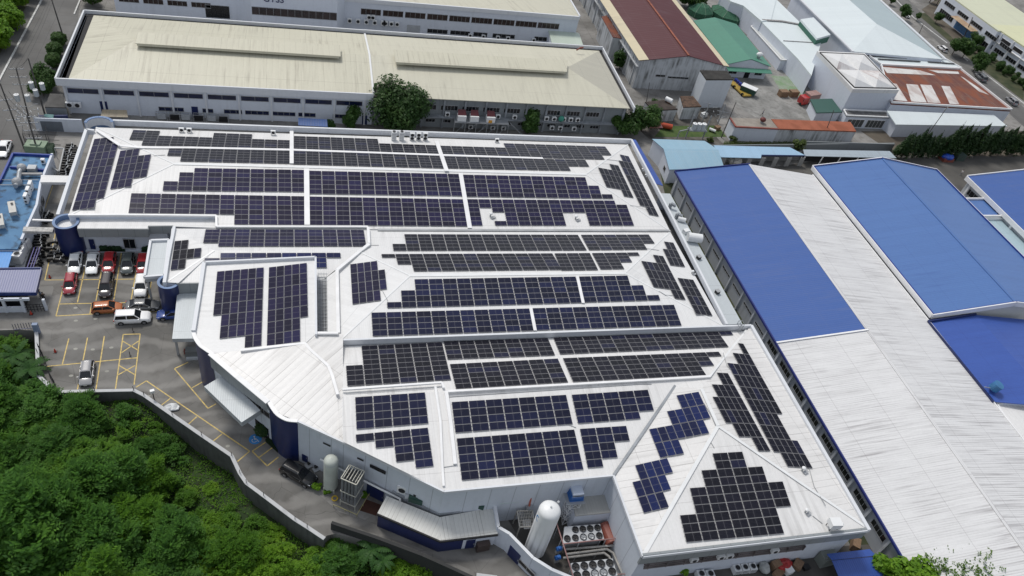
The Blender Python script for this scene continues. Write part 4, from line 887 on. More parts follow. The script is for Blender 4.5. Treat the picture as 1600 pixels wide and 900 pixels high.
mb = MB(); mb.path([V3(bx0+.3, by1-.3, 7.2), V3(bx0+.9, by0+.3, 7.2)], .9, .1); mb.slab([V3(bx0+.2, by0+.2, 7.25), V3(bx0+2, by0+.2, 7.25), V3(bx0+2, by1-.2, 7.25), V3(bx0+.2, by1-.2, 7.25)], .1); mb.slab([V3(bx0+.2, by1-1.2, 7.3), V3(xs, by1-1.2, 7.3), V3(xs, by1-.2, 7.3), V3(bx0+.2, by1-.2, 7.3)], .1); mb.build('gutter', DARK, bb)  # near-black gutter strip, the parapet's shadow put into its colour
def monitor(x0, y0, x1, y1, x2, y2, x3, y3, zt, par, nm='ridge_vent'):
    q = PV([(x0, y0, zt), (x1, y1, zt), (x2, y2, zt-.3), (x3, y3, zt-.3)]); mb = MB(); mb.slab(q, .12); o = mb.build(nm, BEIGE, par)
    c = sum(q, Vector())/4; mb = MB(); mb.slab([c+(p-c)*.985-V3(0, 0, .13) for p in q], .42); mb.build('louvre', BEIGE_PLAIN, o)
monitor(215, 50, 532, 70.5, 532.5, 88, 211, 67.5, rz_+1.0, bb)
WB = Wall(V3(bx0+.6, by0+.9, 0), V3(xs, by0+.9, 0))
for k in range(9): window(WB, WB.L*(.012+.1075*k), WB.L*(.012+.1075*k+.092), 4.45, 5.6, bb, NAVY_GLASS, TRIM_GREY, mull=2.2)
mb = MB()
for k in range(10): mb = MB(); WB.boxr(mb, WB.L*(.002+.1075*k), WB.L*(.002+.1075*k)+.35, 0, 6.4, 0, .3); mb.build('pilaster', PARA, bb)
for k, (a, b) in enumerate(((.28, .36), (.42, .455), (.65, .73), (.74, .8), (.86, .95), (.56, .64), (.49, .55))): window(WB, WB.L*a, WB.L*b, 1.3, 2.3, bb, NAVY_GLASS, TRIM_GREY)
door(WB, WB.L*.1, WB.L*.1+1.3, 0, 2.9, bb); door(WB, WB.L*.385, WB.L*.385+1.2, 0, 2.6, bb); door(WB, WB.L*.965, WB.L*.965+1.1, 0, 2.2, bb)
b2 = thing('beige_roof_factory', V3(xs+26, 157, 0), 'beige roofed factory with a grey grimy wall full of air conditioners, behind the dark tree', 'factory')
x1_ = P(983, 167, 7.4).x; xb = P(885, 103, rz_).x; zi = 7.4
g00, g01 = V3(xs+.05, by0+.3, zi), V3(xs+.05, by1-1, zi); h00, h01 = V3(x1_, by0+.3, zi), V3(x1_+.6, by1-1, zi); rC, rD = V3(xs+.05, xa.y, rz_+.02), V3(xb, xa.y, rz_)
bsl([[g00, h00, rD, rC], [g01, h01, rD, rC]], BEIGE_PLAIN, p=b2); bsl([[h00, h01, rD]], m_roof('beige_hip', (.46, .44, .36), .6, .2, .3), p=b2)
mb = MB(); mb.walls([V3(xs, by0+1.0, zi), V3(x1_-.4, by0+1.0, zi), V3(x1_-.2, by1, zi), V3(xs, by1, zi)], 0, .2); mb.build('wall', WALL_GREY, b2)
mb = MB(); mb.bar(V3(x1_+1, by0, 7.2), V3(x1_+1.8, by1, 7.2), .3, 1.4); mb.bar(V3(xs, by1, 7.3), V3(x1_+1.8, by1, 7.3), .3, 1.6); mb.build('parapet', PARA, b2)
mb = MB(); mb.slab([V3(xs, by1-1, 7.3), V3(x1_+1.6, by1-1, 7.3), V3(x1_+1.6, by1-.2, 7.3), V3(xs, by1-.2, 7.3)], .1); mb.slab([V3(x1_, by0, 7.1), V3(x1_+.9, by0, 7.1), V3(x1_+1.6, by1, 7.1), V3(x1_+.6, by1, 7.1)], .1); mb.build('gutter', DARK, b2)  # gutter drawn near-black to carry the shadow along the parapet
mb = MB(); mb.bar(V3(xs+.05, by0+.2, 7.6), V3(xs+.05, xa.y, rz_+.15), .4, .2); mb.bar(V3(xs+.05, xa.y, rz_+.15), V3(xs+.05, by1-1, 7.6), .4, .2); mb.build('fire_wall_cap', WHITE_METAL, b2)
monitor(615, 77.5, 887, 94.5, 886, 112, 618, 97, rz_+1.0, b2)
WB2 = Wall(V3(xs, by0+1, 0), V3(x1_, by0+1, 0)); L2 = WB2.L
rowwin(WB2, L2*.17, L2*.9, 9, 4.3, 5.6, b2, .8, GLASS, .7); rowwin(WB2, L2*.2, L2*.92, 12, 1.2, 2.1, b2, .6, GLASS, .8)
mb = MB()
for k in range(12): WB2.boxr(mb, L2*(.1+.08*k), L2*(.1+.08*k)+.4, 0, 7, 0, .4)
WB2.boxr(mb, 0, L2, 3.0, 3.2, 0, 1.2); mb.build('pilaster', m_plain('grey_pilaster', (.25, .27, .29), .8, .3), b2)
# far white building
fz = 9.0; fw0, fw1 = P(527, 2, fz), P(905, 26, fz); fy = fw1.y
fb = thing('office_factory', V3(P(560, 5, fz).x, fy+15, 0), 'white two storey office factory with brown ribbon windows along the top edge', 'factory')
fx0 = P(165, 0, 8).x; fx1 = P(905, 25, fz).x; fxm = P(527, 5, fz).x
mb = MB(); mb.slab([V3(fxm-1, fy, fz), V3(fx1, fy, fz), V3(fx1, fy+50, fz), V3(fx1-15, fy+22, fz+2.0), V3(fxm-1, fy+22, fz+2.0)], .3); mb.build('roof', BEIGE_PLAIN, fb)
mb = MB(); mb.walls([V3(fxm-1, fy, fz), V3(fx1, fy, fz), V3(fx1, fy+50, fz)], 0, .31, False); mb.build('wall', WALL, fb)
mb = MB(); mb.bar(V3(fxm, fy-.1, fz-.4), V3(fx1, fy-.1, fz-.4), .4, 1.0); mb.bar(V3(fx1, fy, fz-.1), V3(fx1, fy+50, fz-.1), .4, .8); mb.build('parapet', PARA, fb)
WF_ = Wall(V3(fxm, fy, 0), V3(fx1, fy, 0))
for k in range(9):
    t0, z1 = WF_.pt(564+34.6*k, 13.5+2.9*k); t1, z0 = WF_.pt(564+34.6*k+31, 23.2+3.15*k); window(WF_, t0, t1, 5.0, 6.6, fb, BROWN_GLASS, TRIM_GREY)
for x0, x1, y0 in ((668, 700, 44), (704, 735, 47), (740, 762, 50), (770, 805, 53), (835, 862, 58)):
    t0, t1 = WF_.pt(x0, y0)[0], WF_.pt(x1, y0)[0]; window(WF_, t0, t1, 1.4, 2.6, fb, GLASS, TRIM_GREY)
mb = MB(); t0 = WF_.pt(636, 40)[0]; WF_.boxr(mb, t0, t0+3.4, 0, 3.2, 0, .08); mb.build('roller_door', GREY_METAL, fb)
# projecting office wing of the far building
fy2 = fy-4.5; mb = MB(); a0 = P(372, 10, 6.2).x; a1 = P(512, 25, 6.2).x
mb.walls([V3(fx0, fy2+3, 11), V3(a0, fy2+3, 11), V3(a0+3, fy2, 11), V3(fxm, fy2, 11), V3(fxm+2, fy, 11)], 0, 0, False); mb.slab([V3(fx0, fy2+3, 11.2), V3(a0, fy2+3, 11.2), V3(a0+3, fy2, 11.2), V3(fxm, fy2, 11.2), V3(fxm+2, fy, 11.2), V3(fxm+2, fy+40, 11.2), V3(fx0, fy+40, 11.2)], .2); mb.build('office_wing', WALL, fb)
WO = Wall(V3(a0+3, fy2, 0), V3(fxm, fy2, 0)); window(WO, 0.1, WO.L-.1, 5.0, 7.0, fb, BROWN_GLASS, TRIM_GREY, mull=1.6)
window(WO, WO.L*.82, WO.L*.96, 1, 2.3, fb, GLASS, TRIM_GREY)
WO2 = Wall(V3(fx0, fy2+3, 0), V3(a0, fy2+3, 0))
for k in range(4): window(WO2, 1+k*5.2, 5.3+k*5.2, 4.3, 5.6, fb, BROWN_GLASS, TRIM_GREY)
window(WO2, WO2.L*.78, WO2.L*.97, 7.8, 9.6, fb, BROWN_GLASS, TRIM_GREY); window(WO2, WO2.L*.72, WO2.L*.92, 2.0, 5.2, fb, GLASS, TRIM_GREY, mull=5)
fc = bpy.data.curves.new('sign_lettering', 'FONT'); fc.body = 'GTSS'; fc.size = 2.1; fc.extrude = .05
fo = bpy.data.objects.new('tmp_text', fc); sc.collection.objects.link(fo); bpy.context.view_layer.update()
me = bpy.data.meshes.new_from_object(fo.evaluated_get(bpy.context.evaluated_depsgraph_get())); bpy.data.objects.remove(fo)
lo = bpy.data.objects.new('sign_lettering', me); me.materials.append(NAVY); sc.collection.objects.link(lo); lo.parent = fb
t0, z0 = WO.pt(411, 1.5); lo.location = WO.W(t0, z0-.05, .1)-fb.location; lo.rotation_euler = (math.pi/2, 0, 0)
block('side_canopy', 'small pale green canopy roof between the far office and the beige roof', 'canopy', [(857, 47), (888, 46), (905, 52), (911, 70), (863, 70)], 4.5, m_roof('pale_green_roof', (.48, .55, .47), .5, .3, .2), WALL, .3)
# maroon roofed building
mr = gable('maroon_roof_building', 'old mouldy white hall with a maroon roof and cream edge sheets', 'hall', 83.3, 107.6, 166.0, 240, 8.0, 10.2,
           [MAROON, MAROON], WALL_DIRTY, oh=.5, xr=95.8)
mb = MB()
for x0, x1, z0, z1 in ((82.6, 85.2, 8.05, 8.45), (106.6, 108.3, 8.2, 8.05)): mb.slab([V3(x0, 165.4, z0+.08), V3(x1, 165.4, z1+.08), V3(x1, 240, z1+.08), V3(x0, 240, z0+.08)], .1)
mb.build('edge_sheet', m_roof('cream_sheet', (.62, .54, .37), .8, .4, .2), mr)
mb = MB(); mb.bar(V3(95.8, 165.5, 10.35), V3(95.8, 240, 10.35), .5, .12); mb.build('ridge_cap', m_plain('rusty_cap', (.30, .10, .06), .8, .5, 2), mr)
WMr = Wall(V3(83.3, 166, 0), V3(107.6, 166, 0)); window(WMr, 5.5, 8.2, 3.6, 4.3, mr); window(WMr, 9, 15, 3.4, 4.0, mr)
WMl = Wall(V3(83.3, 166, 0), V3(83.3, 240, 0))
for k in range(8): window(WMl, 3+k*5, 5.4+k*5, 3.4, 5.6, mr, m_plain('dusty_glass', (.2, .21, .22), .4, .4, 2), TRIM_GREY)
mb = MB(); WMl.boxr(mb, 0, 70, 5.9, 6.1, 0, .6)
for k in range(12): WMl.boxr(mb, 2+k*5, 2.3+k*5, 0, 7.5, 0, .25)
mb.build('pilaster', WALL_DIRTY, mr)
ax = block('rusty_annex', 'tall narrow white annex with a rusty roof on the left side of the maroon hall', 'annex', [(940, 26), (955, 22), (975, 53), (974, 60), (958, 58)], 6.5, RUST, WALL_DIRTY, .2)
tb = block('stair_tower', 'tall plain white block with a black flat roof at the corner of the maroon hall', 'tower', [(1094, 109.5), (1136, 110.5), (1145.5, 124), (1104, 124)], 8.2, m_plain('black_flat_roof', (.035, .033, .03), .9, .5, .6), m_wall('tower_wall', (.6, .64, .68), .7, .3), .3)
block('pump_house', 'small concrete pump house with a dark brown flat roof, left of the transformers', 'shed', [(1008, 159), (1040, 156), (1059, 170.5), (1021, 172)], 3.4, m_plain('brown_flat_roof', (.055, .042, .035), .9, .5, .8), WALL_DIRTY, .3)
block('switch_house', 'small white block with rusty debris on its roof under the stair tower', 'shed', [(1063, 150), (1083, 150), (1096, 166), (1068, 167)], 3.6, m_plain('debris_roof', (.10, .06, .04), .9, .7, 1.5), WALL_DIRTY, .3)
mb = MB(); mb.slab(PV([(1009, 175, 2.8), (1022, 176, 2.9), (1036, 199.5, 2.6), (1015, 199.5, 2.6)]), .1); tag(mb.build('awning', m_roof('faded_red_sheet', (.42, .17, .16), .5, .6, .3)), 'faded red sloping awning beside the bushy tree', 'awning')
# green roofed house and net domes
gp = [P(1083.4, 32, 4.2), P(1137, 100, 4.2), P(1174, 92.3, 5.7), P(1116.5, 27, 5.7), P(1205, 104, 4.2), P(1160, 48, 4.2)]
gr = thing('green_roof_house', V3(gp[2].x, gp[2].y+10, 0), 'house with a plain green gabled roof beside the maroon hall', 'house')
mb = MB(); mb.slab([gp[0], gp[1], gp[2], gp[3]], .15); mb.slab([gp[3], gp[2], gp[4], V3(gp[5].x, gp[3].y, 4.2)], .15); mb.build('roof', GREEN_ROOF, gr)
mb = MB(); k_ = V3(0, .6, 0); mb.face([V3(gp[1].x+.3, gp[1].y+.8, 0), V3(gp[4].x-.3, gp[1].y+.8, 0), V3(gp[4].x-.3, gp[1].y+.8, 4), V3(gp[2].x, gp[1].y+.8, 5.5), V3(gp[1].x+.3, gp[1].y+.8, 4)])
mb.face([V3(gp[4].x-.3, gp[1].y+.8, 0), V3(gp[4].x-.3, gp[3].y, 0), V3(gp[4].x-.3, gp[3].y, 4), V3(gp[4].x-.3, gp[1].y+.8, 4)]); mb.face([V3(gp[0].x+.3, gp[1].y+.8, 0), V3(gp[0].x+.3, gp[3].y, 0), V3(gp[0].x+.3, gp[3].y, 4), V3(gp[0].x+.3, gp[1].y+.8, 4)][::-1]); mb.build('wall', WALL, gr)
mb = MB(); mb.slab([V3(gp[1].x, gp[1].y, 3.4), V3(gp[4].x, gp[1].y, 3.4), V3(gp[4].x, gp[1].y-1.6, 3.0), V3(gp[1].x, gp[1].y-1.6, 3.0)], .1); mb.build('porch_roof', GREEN_ROOF, gr)
WG = Wall(V3(gp[1].x+.3, gp[1].y+.8, 0), V3(gp[4].x-.3, gp[1].y+.8, 0)); door(WG, WG.L*.5, WG.L*.5+1.6, 0, 2.4, gr, GLASS); window(WG, 1.5, 4, 1, 2.2, gr); window(WG, WG.L-3.5, WG.L-1.2, 1, 2.2, gr)
NET = m_plain('green_net', (.035, .12, .07), .9, .4, 2.5)
for (x, y, rx, ry, lb) in ((1092, 23, 17, 8, 'green netted aviary dome touching the green roofed house, left of two'), (1137, 28, 24, 10, 'green netted aviary dome behind the green roofed house, right of two')):
    c = P(x, y, 0); R0 = (P(x+rx, y, 0)-c).length; r = thing('net_dome', c, lb, 'net dome', 'green net domes'); mb = MB()
    mb.lathe(c, [(R0, 0), (R0, 1.8), (R0*.55, 3.2), (.05, 3.9)], 8, False); mb.build('net', NET, r); mb = MB()
    for k in range(8):
        t = 2*math.pi*k/8; u = V3(math.cos(t), math.sin(t), 0); mb.tube([c+u*R0, c+u*R0+V3(0, 0, 1.85), c+u*R0*.55+V3(0, 0, 3.25), c+V3(0, 0, 3.95)], .06, 5)
    mb.build('hoop', m_plain('grey_green_pole', (.16, .25, .18), .6, .2), r)
# white complex on the upper right
PALE = m_roof('cool_white_roof', (.68, .74, .75), .5, .15, .12, .4, (.4, .45, .48))
PALE2 = m_roof('grey_white_roof', (.50, .57, .60), .5, .15, .15, .45, (.35, .4, .42))
PALE_SHADED = m_roof('shaded_slope_roof', (.40, .48, .50), .5, .15, .15, .45, (.3, .36, .38))  # darker copy of the whitish sheet, slope shade put into the colour
wc = thing('white_hall', P(1380, 60, 0), 'big pale hall with a hipped whitish roof along the right hand road', 'hall'); z = 7.0
r0, r1 = P(1318, -8, 9.2), P(1370, 37.5, 9.2)
mb = MB(); mb.slab([P(1240, -10, z), P(1332, 80.5, z), r1, r0], .2); mb.slab([P(1332, 80.5, z), P(1473, 92.5, z), r1], .2); mb.build('roof', PALE, wc)
mb = MB(); mb.slab([r0, r1, P(1473, 92.5, z), P(1362, -10, z)], .2); mb.build('roof', PALE_SHADED, wc)
mb = MB(); mb.walls(PV([(1240, -10, z), (1332, 80.5, z), (1473, 92.5, z), (1362, -10, z)]), 0, .21); mb.build('wall', WALL, wc)
mb = MB(); mb.path(PV([(1241, -10, 7.2), (1333, 81, 7.2)]), .8, .4); mb.path(PV([(1364, -10, 7.2), (1478, 93, 7.2)]), .8, .3); mb.build('gutter', PARA, wc)
block('white_strip_block', 'narrow white flat roofed strip with dark slots in front of the big pale hall', 'building', [(1352, 84), (1478, 93.5), (1502, 107), (1376, 101)], 6.0, PALE, WALL, .4, .4)
mb = MB()
for a, b in (((1352, 86.5), (1470, 94.5)), ((1372, 92), (1438, 96)), ((1450, 96.5), (1492, 99.5))): mb.bar(P(*a, 6.25), P(*b, 6.25), .5, .1)
tag(mb.build('roof_slot', DARK), 'dark drainage slots in the narrow white strip roof', 'roof slots')
tw = block('white_tower_block', 'tall white block with four small pyramid roofs and rust streaks', 'building', [(1277, 79.5), (1351, 83), (1405, 140.5), (1333, 139)], 9.4, WHITE_ROOF2, WALL, 1.1)
mb = MB(); mb2 = MB()
def lq(u, v, z, q=[(1281, 82), (1350, 85), (1401, 138), (1335, 136.5)]):
    a = P(*q[0], z).lerp(P(*q[1], z), u); b = P(*q[3], z).lerp(P(*q[2], z), u); return a.lerp(b, v)
for i in range(2):
    for j in range(2):
        c_ = [lq((i+a)/2, (j+b)/2, 9.45) for a, b in ((0, 0), (1, 0), (1, 1), (0, 1))]; ap = lq((i+.5)/2, (j+.5)/2, 11.0)
        for k in range(4): (mb2 if (i, j, k) in ((1, 1, 1), (0, 0, 2), (1, 1, 0)) else mb).face([c_[k], c_[(k+1) % 4], ap])
mb.build('pyramid_roof', WHITE_ROOF2, tw); mb2.build('pyramid_roof', m_roof('rust_streaked_white', (.72, .71, .70), .5, .3, .3, .5, (.35, .12, .08), rust=.35), tw)
mb = MB(); mb.path([lq(u, v, 9.5) for u, v in ((0, 0), (0, 1), (1, 1), (1, 0), (0, 0))], .25, .2); mb.build('gutter', DARK, tw)
rb = block('rusty_roof_hall', 'white walled hall whose rusty red roof has long white patch sheets, by the road', 'hall', [(1376, 102), (1500, 108.5), (1580, 172), (1393, 161)], 6.2, RUST, WALL, .5, .5)
mb = MB()
def patch(pts, z=6.27): mb.slab(PV([(x, y, z) for x, y in pts]), .05)
patch([(1379, 104.5), (1438, 110), (1462, 117.5), (1386, 114)]); patch([(1450, 109), (1497, 112), (1499, 115.5), (1466, 114)])
patch([(1416, 131), (1434, 132.5), (1448, 160), (1424, 158.5)]); patch([(1438, 132), (1455, 133), (1470, 161), (1450, 160)]); patch([(1471, 134), (1484, 135), (1499, 163), (1484, 162)])
patch([(1395, 130), (1401, 131), (1418, 158), (1394, 156)]); patch([(1501, 119), (1507, 122), (1545, 148), (1530, 143)])
mb.build('patch_sheet', m_roof('rust_stained_patch', (.66, .65, .63), .4, .6, .3, .5, (.3, .14, .09), rust=.35), rb)
block('awning_roof', 'long white lean-to awning under the rusty roofed hall', 'awning', [(1386, 173), (1553, 179.5), (1574, 197), (1400, 194.5)], 4.4, PALE, WALL, .25, zs=[4.9, 4.9, 3.9, 3.9], inset=.03)
gb = block('garage_block', 'low grey block with two dark shutters below the tall white block', 'garage', [(1318, 172), (1384, 175), (1392, 184), (1323, 181)], 3.6, m_plain('stained_flat_roof', (.12, .12, .12), .9, .5, .6), WALL, .3, .3)
p0, p1 = P(1323, 181, 3.6), P(1392, 184, 3.6); WGb = Wall(p0, p1)
for a, b in ((.08, .45), (.52, .92)): window(WGb, WGb.L*a, WGb.L*b, .3, 2.7, gb, m_plain('grey_shutter', (.08, .085, .085), .5, .4, 2), TRIM)
lb = block('long_white_hall', 'long low white hall of joined roofs left of the big pale hall', 'hall', [(1128, -12), (1200, -14), (1283, 67), (1268, 118), (1247, 92), (1189, 33), (1163, 10)], 6.0, PALE, WALL, .4)
mb = MB(); mb.path(PV([(1191, 31, 6.2), (1222, 33, 6.25), (1249, 38, 6.2)]), .8, .25); mb.path(PV([(1224, 63.5, 6.12), (1281, 67, 6.12)]), .2, .15); mb.build('roof_joint', m_plain('grey_flashing', (.3, .29, .29), .8, .5, 2), lb)
block('flat_white_block', 'white flat roofed block with a wide dark opening behind the green net domes', 'building', [(1130, -8), (1142, 2), (1162, 9), (1190, 33), (1205, 31), (1215, -10)], 6.3, PALE, WALL, .7)
block('container_block', 'row of white container-like units right of the green roofed house', 'building', [(1173, 41), (1187, 41), (1236, 94), (1220.5, 94)], 3.2, m_roof('container_roof', (.6, .62, .60), 3.0, .6, .5), WALL, .3, .2)
block('raised_white_box', 'raised white roof box with a green front beside the big pale hall', 'roof unit', [(1251, 30), (1271, 27), (1298, 54), (1277, 60)], 8.0, PALE, m_wall('green_front', (.04, .14, .10), .7, .3), .6, z0=5.5)
gh = block('guard_booth', 'little guard booth with a dark green roof and yellow kerb beside the red truck', 'booth', [(1266, 155), (1300, 154), (1316, 175), (1276, 176)], 3.3, m_roof('dark_green_roof', (.025, .09, .07), .5, .2, .2), WALL, .25, inset=.08)
rs = thing('rusty_low_building', P(1240, 205, 0), 'long low building with a rusty sheet roof and mouldy wall by the lane', 'building')
mb = MB(); mb.slab(PV([(1141, 184, 4), (1205, 186, 4), (1217, 201, 4), (1149, 197.5, 4)]), .3); mb.build('roof', m_ground('sand_roof', (.26, .23, .20), (.33, .30, .26), .3, .2, .4), rs)
mb = MB(); mb.slab(PV([(1205, 186, 4.1), (1329, 190.5, 4.1), (1338, 205, 4.1), (1217, 201, 4.1)]), .3); mb.build('roof', m_roof('orange_rust_roof', (.33, .10, .05), .5, .5, .4, .8, (.14, .06, .04), rust=.7), rs)
mb = MB(); mb.walls(PV([(1141, 184, 4), (1149, 197.5, 4), (1217, 201, 4)]), 0, .3, False); mb.build('wall', WALL, rs)
mb = MB(); mb.walls(PV([(1217, 201, 4), (1338, 205, 4), (1329, 190.5, 4)]), 0, .3, False); mb.build('wall', WALL_DIRTY, rs)
mb = MB(); mb.path(PV([(1141, 184.5, 4.1), (1149.5, 198, 4.1), (1217, 201.5, 4.1)]), .4, .3); mb.build('roof_edge', RED_PAINT, rs)
WR_ = Wall(P(1149, 197.5, 4), P(1338, 205, 4))
for a in (.18, .29, .41, .52, .74, .86): window(WR_, WR_.L*a, WR_.L*a+1.2, 1.6, 2.4, rs, GLASS, TRIM_GREY)
# sheds and shelters behind the warehouses
bs = thing('light_blue_shed', P(1075, 260, 0), 'white shed with a faded light blue ridged roof at the corner of the blue warehouse', 'shed')
mb = MB(); mb.slab(PV([(1019, 217, 4.3), (1101, 220, 4.3), (1122.5, 234, 4.9), (1037, 232.5, 4.9)]), .12); mb.slab(PV([(1037, 232.5, 4.9), (1122.5, 234, 4.9), (1131.5, 262, 4.0), (1046, 265, 4.0)]), .12); mb.build('roof', SKY_ROOF, bs)
mb = MB(); q = PV([(1021, 218.5, 4.2), (1038.5, 233, 4.8), (1047.5, 264, 3.9), (1130, 261, 3.9), (1121, 234, 4.8), (1100, 220.5, 4.2)]); mb.walls([V3(p.x, p.y, p.z) for p in q], 0, .15); mb.build('wall', WALL, bs)
WS = Wall(q[1], q[2]); window(WS, WS.L*.45, WS.L*.45+1.3, 1.4, 2.6, bs)
cn_ = thing('blue_canopy', P(1190, 240, 0), 'light blue lean-to canopy over an open store behind the warehouse', 'canopy')
mb = MB(); mb.slab(PV([(1115, 227, 3.3), (1234, 230, 3.3), (1258, 242.5, 2.9), (1190, 241.5, 2.9), (1189, 247, 2.8), (1127, 245.5, 2.8)]), .12); mb.build('roof', m_roof('sky_blue_sheet', (.33, .50, .66), .5, .3, .2), cn_)
mb = MB(); mb.path(PV([(1190, 243, 2.75), (1258, 243.5, 2.75)]), .2, .3); mb.build('roof_edge', NAVY, cn_)
mb = MB(); mb.walls(PV([(1127, 240, 2.6), (1257, 236, 2.6)]), 0, 0, False)
for k in range(7): mb.box(P(1132+k*20.5, 246, 2.5), 1.2, .2, 2.4, 0, z0=0)
mb.build('wall', m_wall('store_wall', (.3, .3, .29), .8, .8), cn_)
sh = thing('open_shelter', P(1325, 240, 0), 'long grey roofed open shelter with slanting white posts behind the mid blue warehouse', 'shelter')
mb = MB(); mb.slab(PV([(1255, 233.5, 2.8), (1390, 236, 2.8), (1401, 247, 2.6), (1257.5, 243.5, 2.6)]), .12); mb.build('roof', m_roof('blue_grey_sheet', (.36, .42, .47), .4, .5, .3), sh)
mb = MB()
for k in range(6): a = P(1258+k*28, 245, 2.5); mb.bar(a, V3(a.x-.2, a.y, 0), .2, .2)
mb.build('post', TRIM, sh)
mb = MB(); mb.walls(PV([(1257, 238, 2.6), (1399, 242, 2.6)]), 0, .2, False); mb.build('shaded_interior', DARK, sh)  # near-black wall stands in for the shade inside the shelter
mb = MB(); mb.bar(P(1020, 233, .9), P(1395, 228, .9), .25, 1.8); mb.bar(P(1255, 226, 1.0), P(1395, 230, 1.0), .25, 2.0); o = mb.build('boundary_wall', WALL_GREY); tag(o, 'low stained boundary wall behind the lane sheds', 'wall')
# far right buildings
fr = thing('arcade_building', P(1570, 110, 0), 'white building with dark arched upper openings at the right edge', 'building')
q = [(1545, 36), (1513, 76), (1640, 175)]
a, b, c = P(1545, 37, 8), P(1522, 66, 8), P(1640, 150, 8)
fa, fb_, fcn = P(1546, 40, 8), P(1548, 38, 8), P(1640, 82, 8)
Wd = (P(1640, 96, 8)-P(1549, 38, 8)); 
p0 = P(1549, 38, 8); p1 = P(1660, 112, 8); n_ = V3(p1.y-p0.y, -(p1.x-p0.x), 0).normalized()
mb = MB(); mb.slab([p0, p1, p1-n_*30, p0-n_*30], .4); mb.build('roof', m_roof('pale_yellow_roof', (.66, .66, .42), .8, .2, .1), fr)
mb = MB(); mb.walls([p0-n_*30, p0, p1], 0, .41, False); mb.build('wall', WALL, fr)
WAr = Wall(p0, p1); st = 5.6
for k in range(6):
    window(WAr, 1.2+k*st, 5.4+k*st, 5.2, 6.6, fr, DARK, TRIM, mull=9); window(WAr, 1.0+k*st, 5.4+k*st, 1.6, 3.0, fr, GLASS, TRIM_GREY)
mb = MB(); WAr.boxr(mb, 0, WAr.L, 4.4, 4.6, 0, .5)
for k in range(8): WAr.boxr(mb, .3+k*st, .6+k*st, 0, 7.6, 0, .35)
mb.build('ledge', TRIM, fr)
p0 = P(1478, -12, 8); p1 = P(1560, 48, 8); n_ = V3(p1.y-p0.y, -(p1.x-p0.x), 0).normalized()
fq = thing('shutter_building', p0.lerp(p1, .5)*1.0, 'long white building with a blue shuttered bay and rusty awning at the top right corner', 'building'); fq.location.z = 0
mb = MB(); mb.slab([p0, p1, p1-n_*26, p0-n_*26], .4); mb.build('roof', m_roof('pale_yellow_roof', (.62, .63, .46), .8, .2, .1), fq)
mb = MB(); mb.walls([p0, p1, p1-n_*26], 0, .41, False); mb.build('wall', WALL, fq)
WQ = Wall(p0, p1); 
for k in range(5): window(WQ, 2+k*8, 8+k*8, 4.6, 6, fq, GLASS, TRIM_GREY)
window(WQ, 2, 10, 1, 3, fq); window(WQ, 24, 30, 1, 3, fq)
mb = MB(); WQ.boxr(mb, 12, 22, .3, 3.6, 0, .15); mb.build('shutter', m_plain('blue_shutter', (.07, .18, .36), .5, .4, 2), fq)
mb = MB(); mb.slab([WQ.W(11, 4.2, 0), WQ.W(23, 4.2, 0), WQ.W(23, 3.9, 3), WQ.W(11, 3.9, 3)], .1); mb.build('awning', m_roof('rusty_cream', (.5, .38, .25), .5, .5, .3, rust=.4), fq)
# blue roofed staff building on the left
LBZ = 3.9
lbq = [(20, 239), (82, 242), (64, 287), (58, 322), (34, 376), (27, 389), (-40, 389), (-60, 340), (0, 281)]
sb = thing('blue_roof_annex', P(30, 320, 0), 'flat roofed annex with a weathered sky blue roof and blue parapet left of the factory', 'annex')
q = [P(x, y, LBZ-.45) for x, y in lbq]; mb = MB(); mb.slab(q, .25)
BR = m_ground('weathered_blue_flat_roof', (.065, .15, .29), (.14, .28, .45), 1.0, 0, .16, (.05, .055, .06)); mb.build('roof', BR, sb)
mb = MB(); mb.walls([V3(p.x, p.y, LBZ) for p in q], 0, .72); mb.build('wall', WALL, sb)
mb = MB(); q2 = [P(x, y, LBZ+.02) for x, y in lbq[-3:]+lbq[:2]]; mb.path([p-V3(0, 0, .3) for p in q2], .3, .7); mb.path([P(16, 262, LBZ-.3), P(72, 267, LBZ-.3)], .25, .6); mb.build('parapet', m_plain('blue_parapet', (.02, .05, .27), .5, .2), sb)
mb = MB(); mb.path([P(x, y, LBZ-.3) for x, y in lbq[1:5]], .35, .7); mb.build('parapet', WALL, sb)
wA = Wall(P(64, 287, LBZ), P(58, 322, LBZ)); window(wA, wA.L*.2, wA.L*.45, 1, 2.4, sb); window(wA, wA.L*.6, wA.L*.9, 1, 2.4, sb)
for z, pts, lbl, m, t in ((4.3, [(64, 273.5), (108, 274.5), (105.5, 285), (63, 284.5)], 'white ribbed passage roof bridging from the annex to the factory', WHITE_ROOF2, .5), (4.2, [(51, 342), (84, 343), (84, 345), (50, 344)], 'slim white beam above the motorcycles between annex and factory', TRIM, .25), (4.3, [(37, 354), (84, 355.5), (82, 362), (35, 361)], 'thick white concrete beam with brown stains next to the round navy tower', m_plain('stained_beam', (.5, .49, .47), .8, .4, 2), .5)):
    mb = MB(); mb.slab([P(x, y, z) for x, y in pts], t); a, b = P(*pts[1], z), P(*pts[2], z)
    tag(mb.build('passage_roof' if m == WHITE_ROOF2 else 'beam', m), lbl, 'roof' if m == WHITE_ROOF2 else 'beam')
mb = MB(); mb.slab([P(x, y, 3.0) for x, y in [(-40, 393), (20, 393), (11, 424), (-40, 424)]], .12); cn2 = mb.build('awning', m_roof('bright_sky_sheet', (.05, .25, .62), .4, .2, .2)); tag(cn2, 'bright sky blue awning behind the guard house roof', 'awning')
gz = 3.3; gd = thing('guard_house', P(20, 480, 0), 'guard house with a navy ribbed roof and white pillars at the parking entrance', 'guard house')
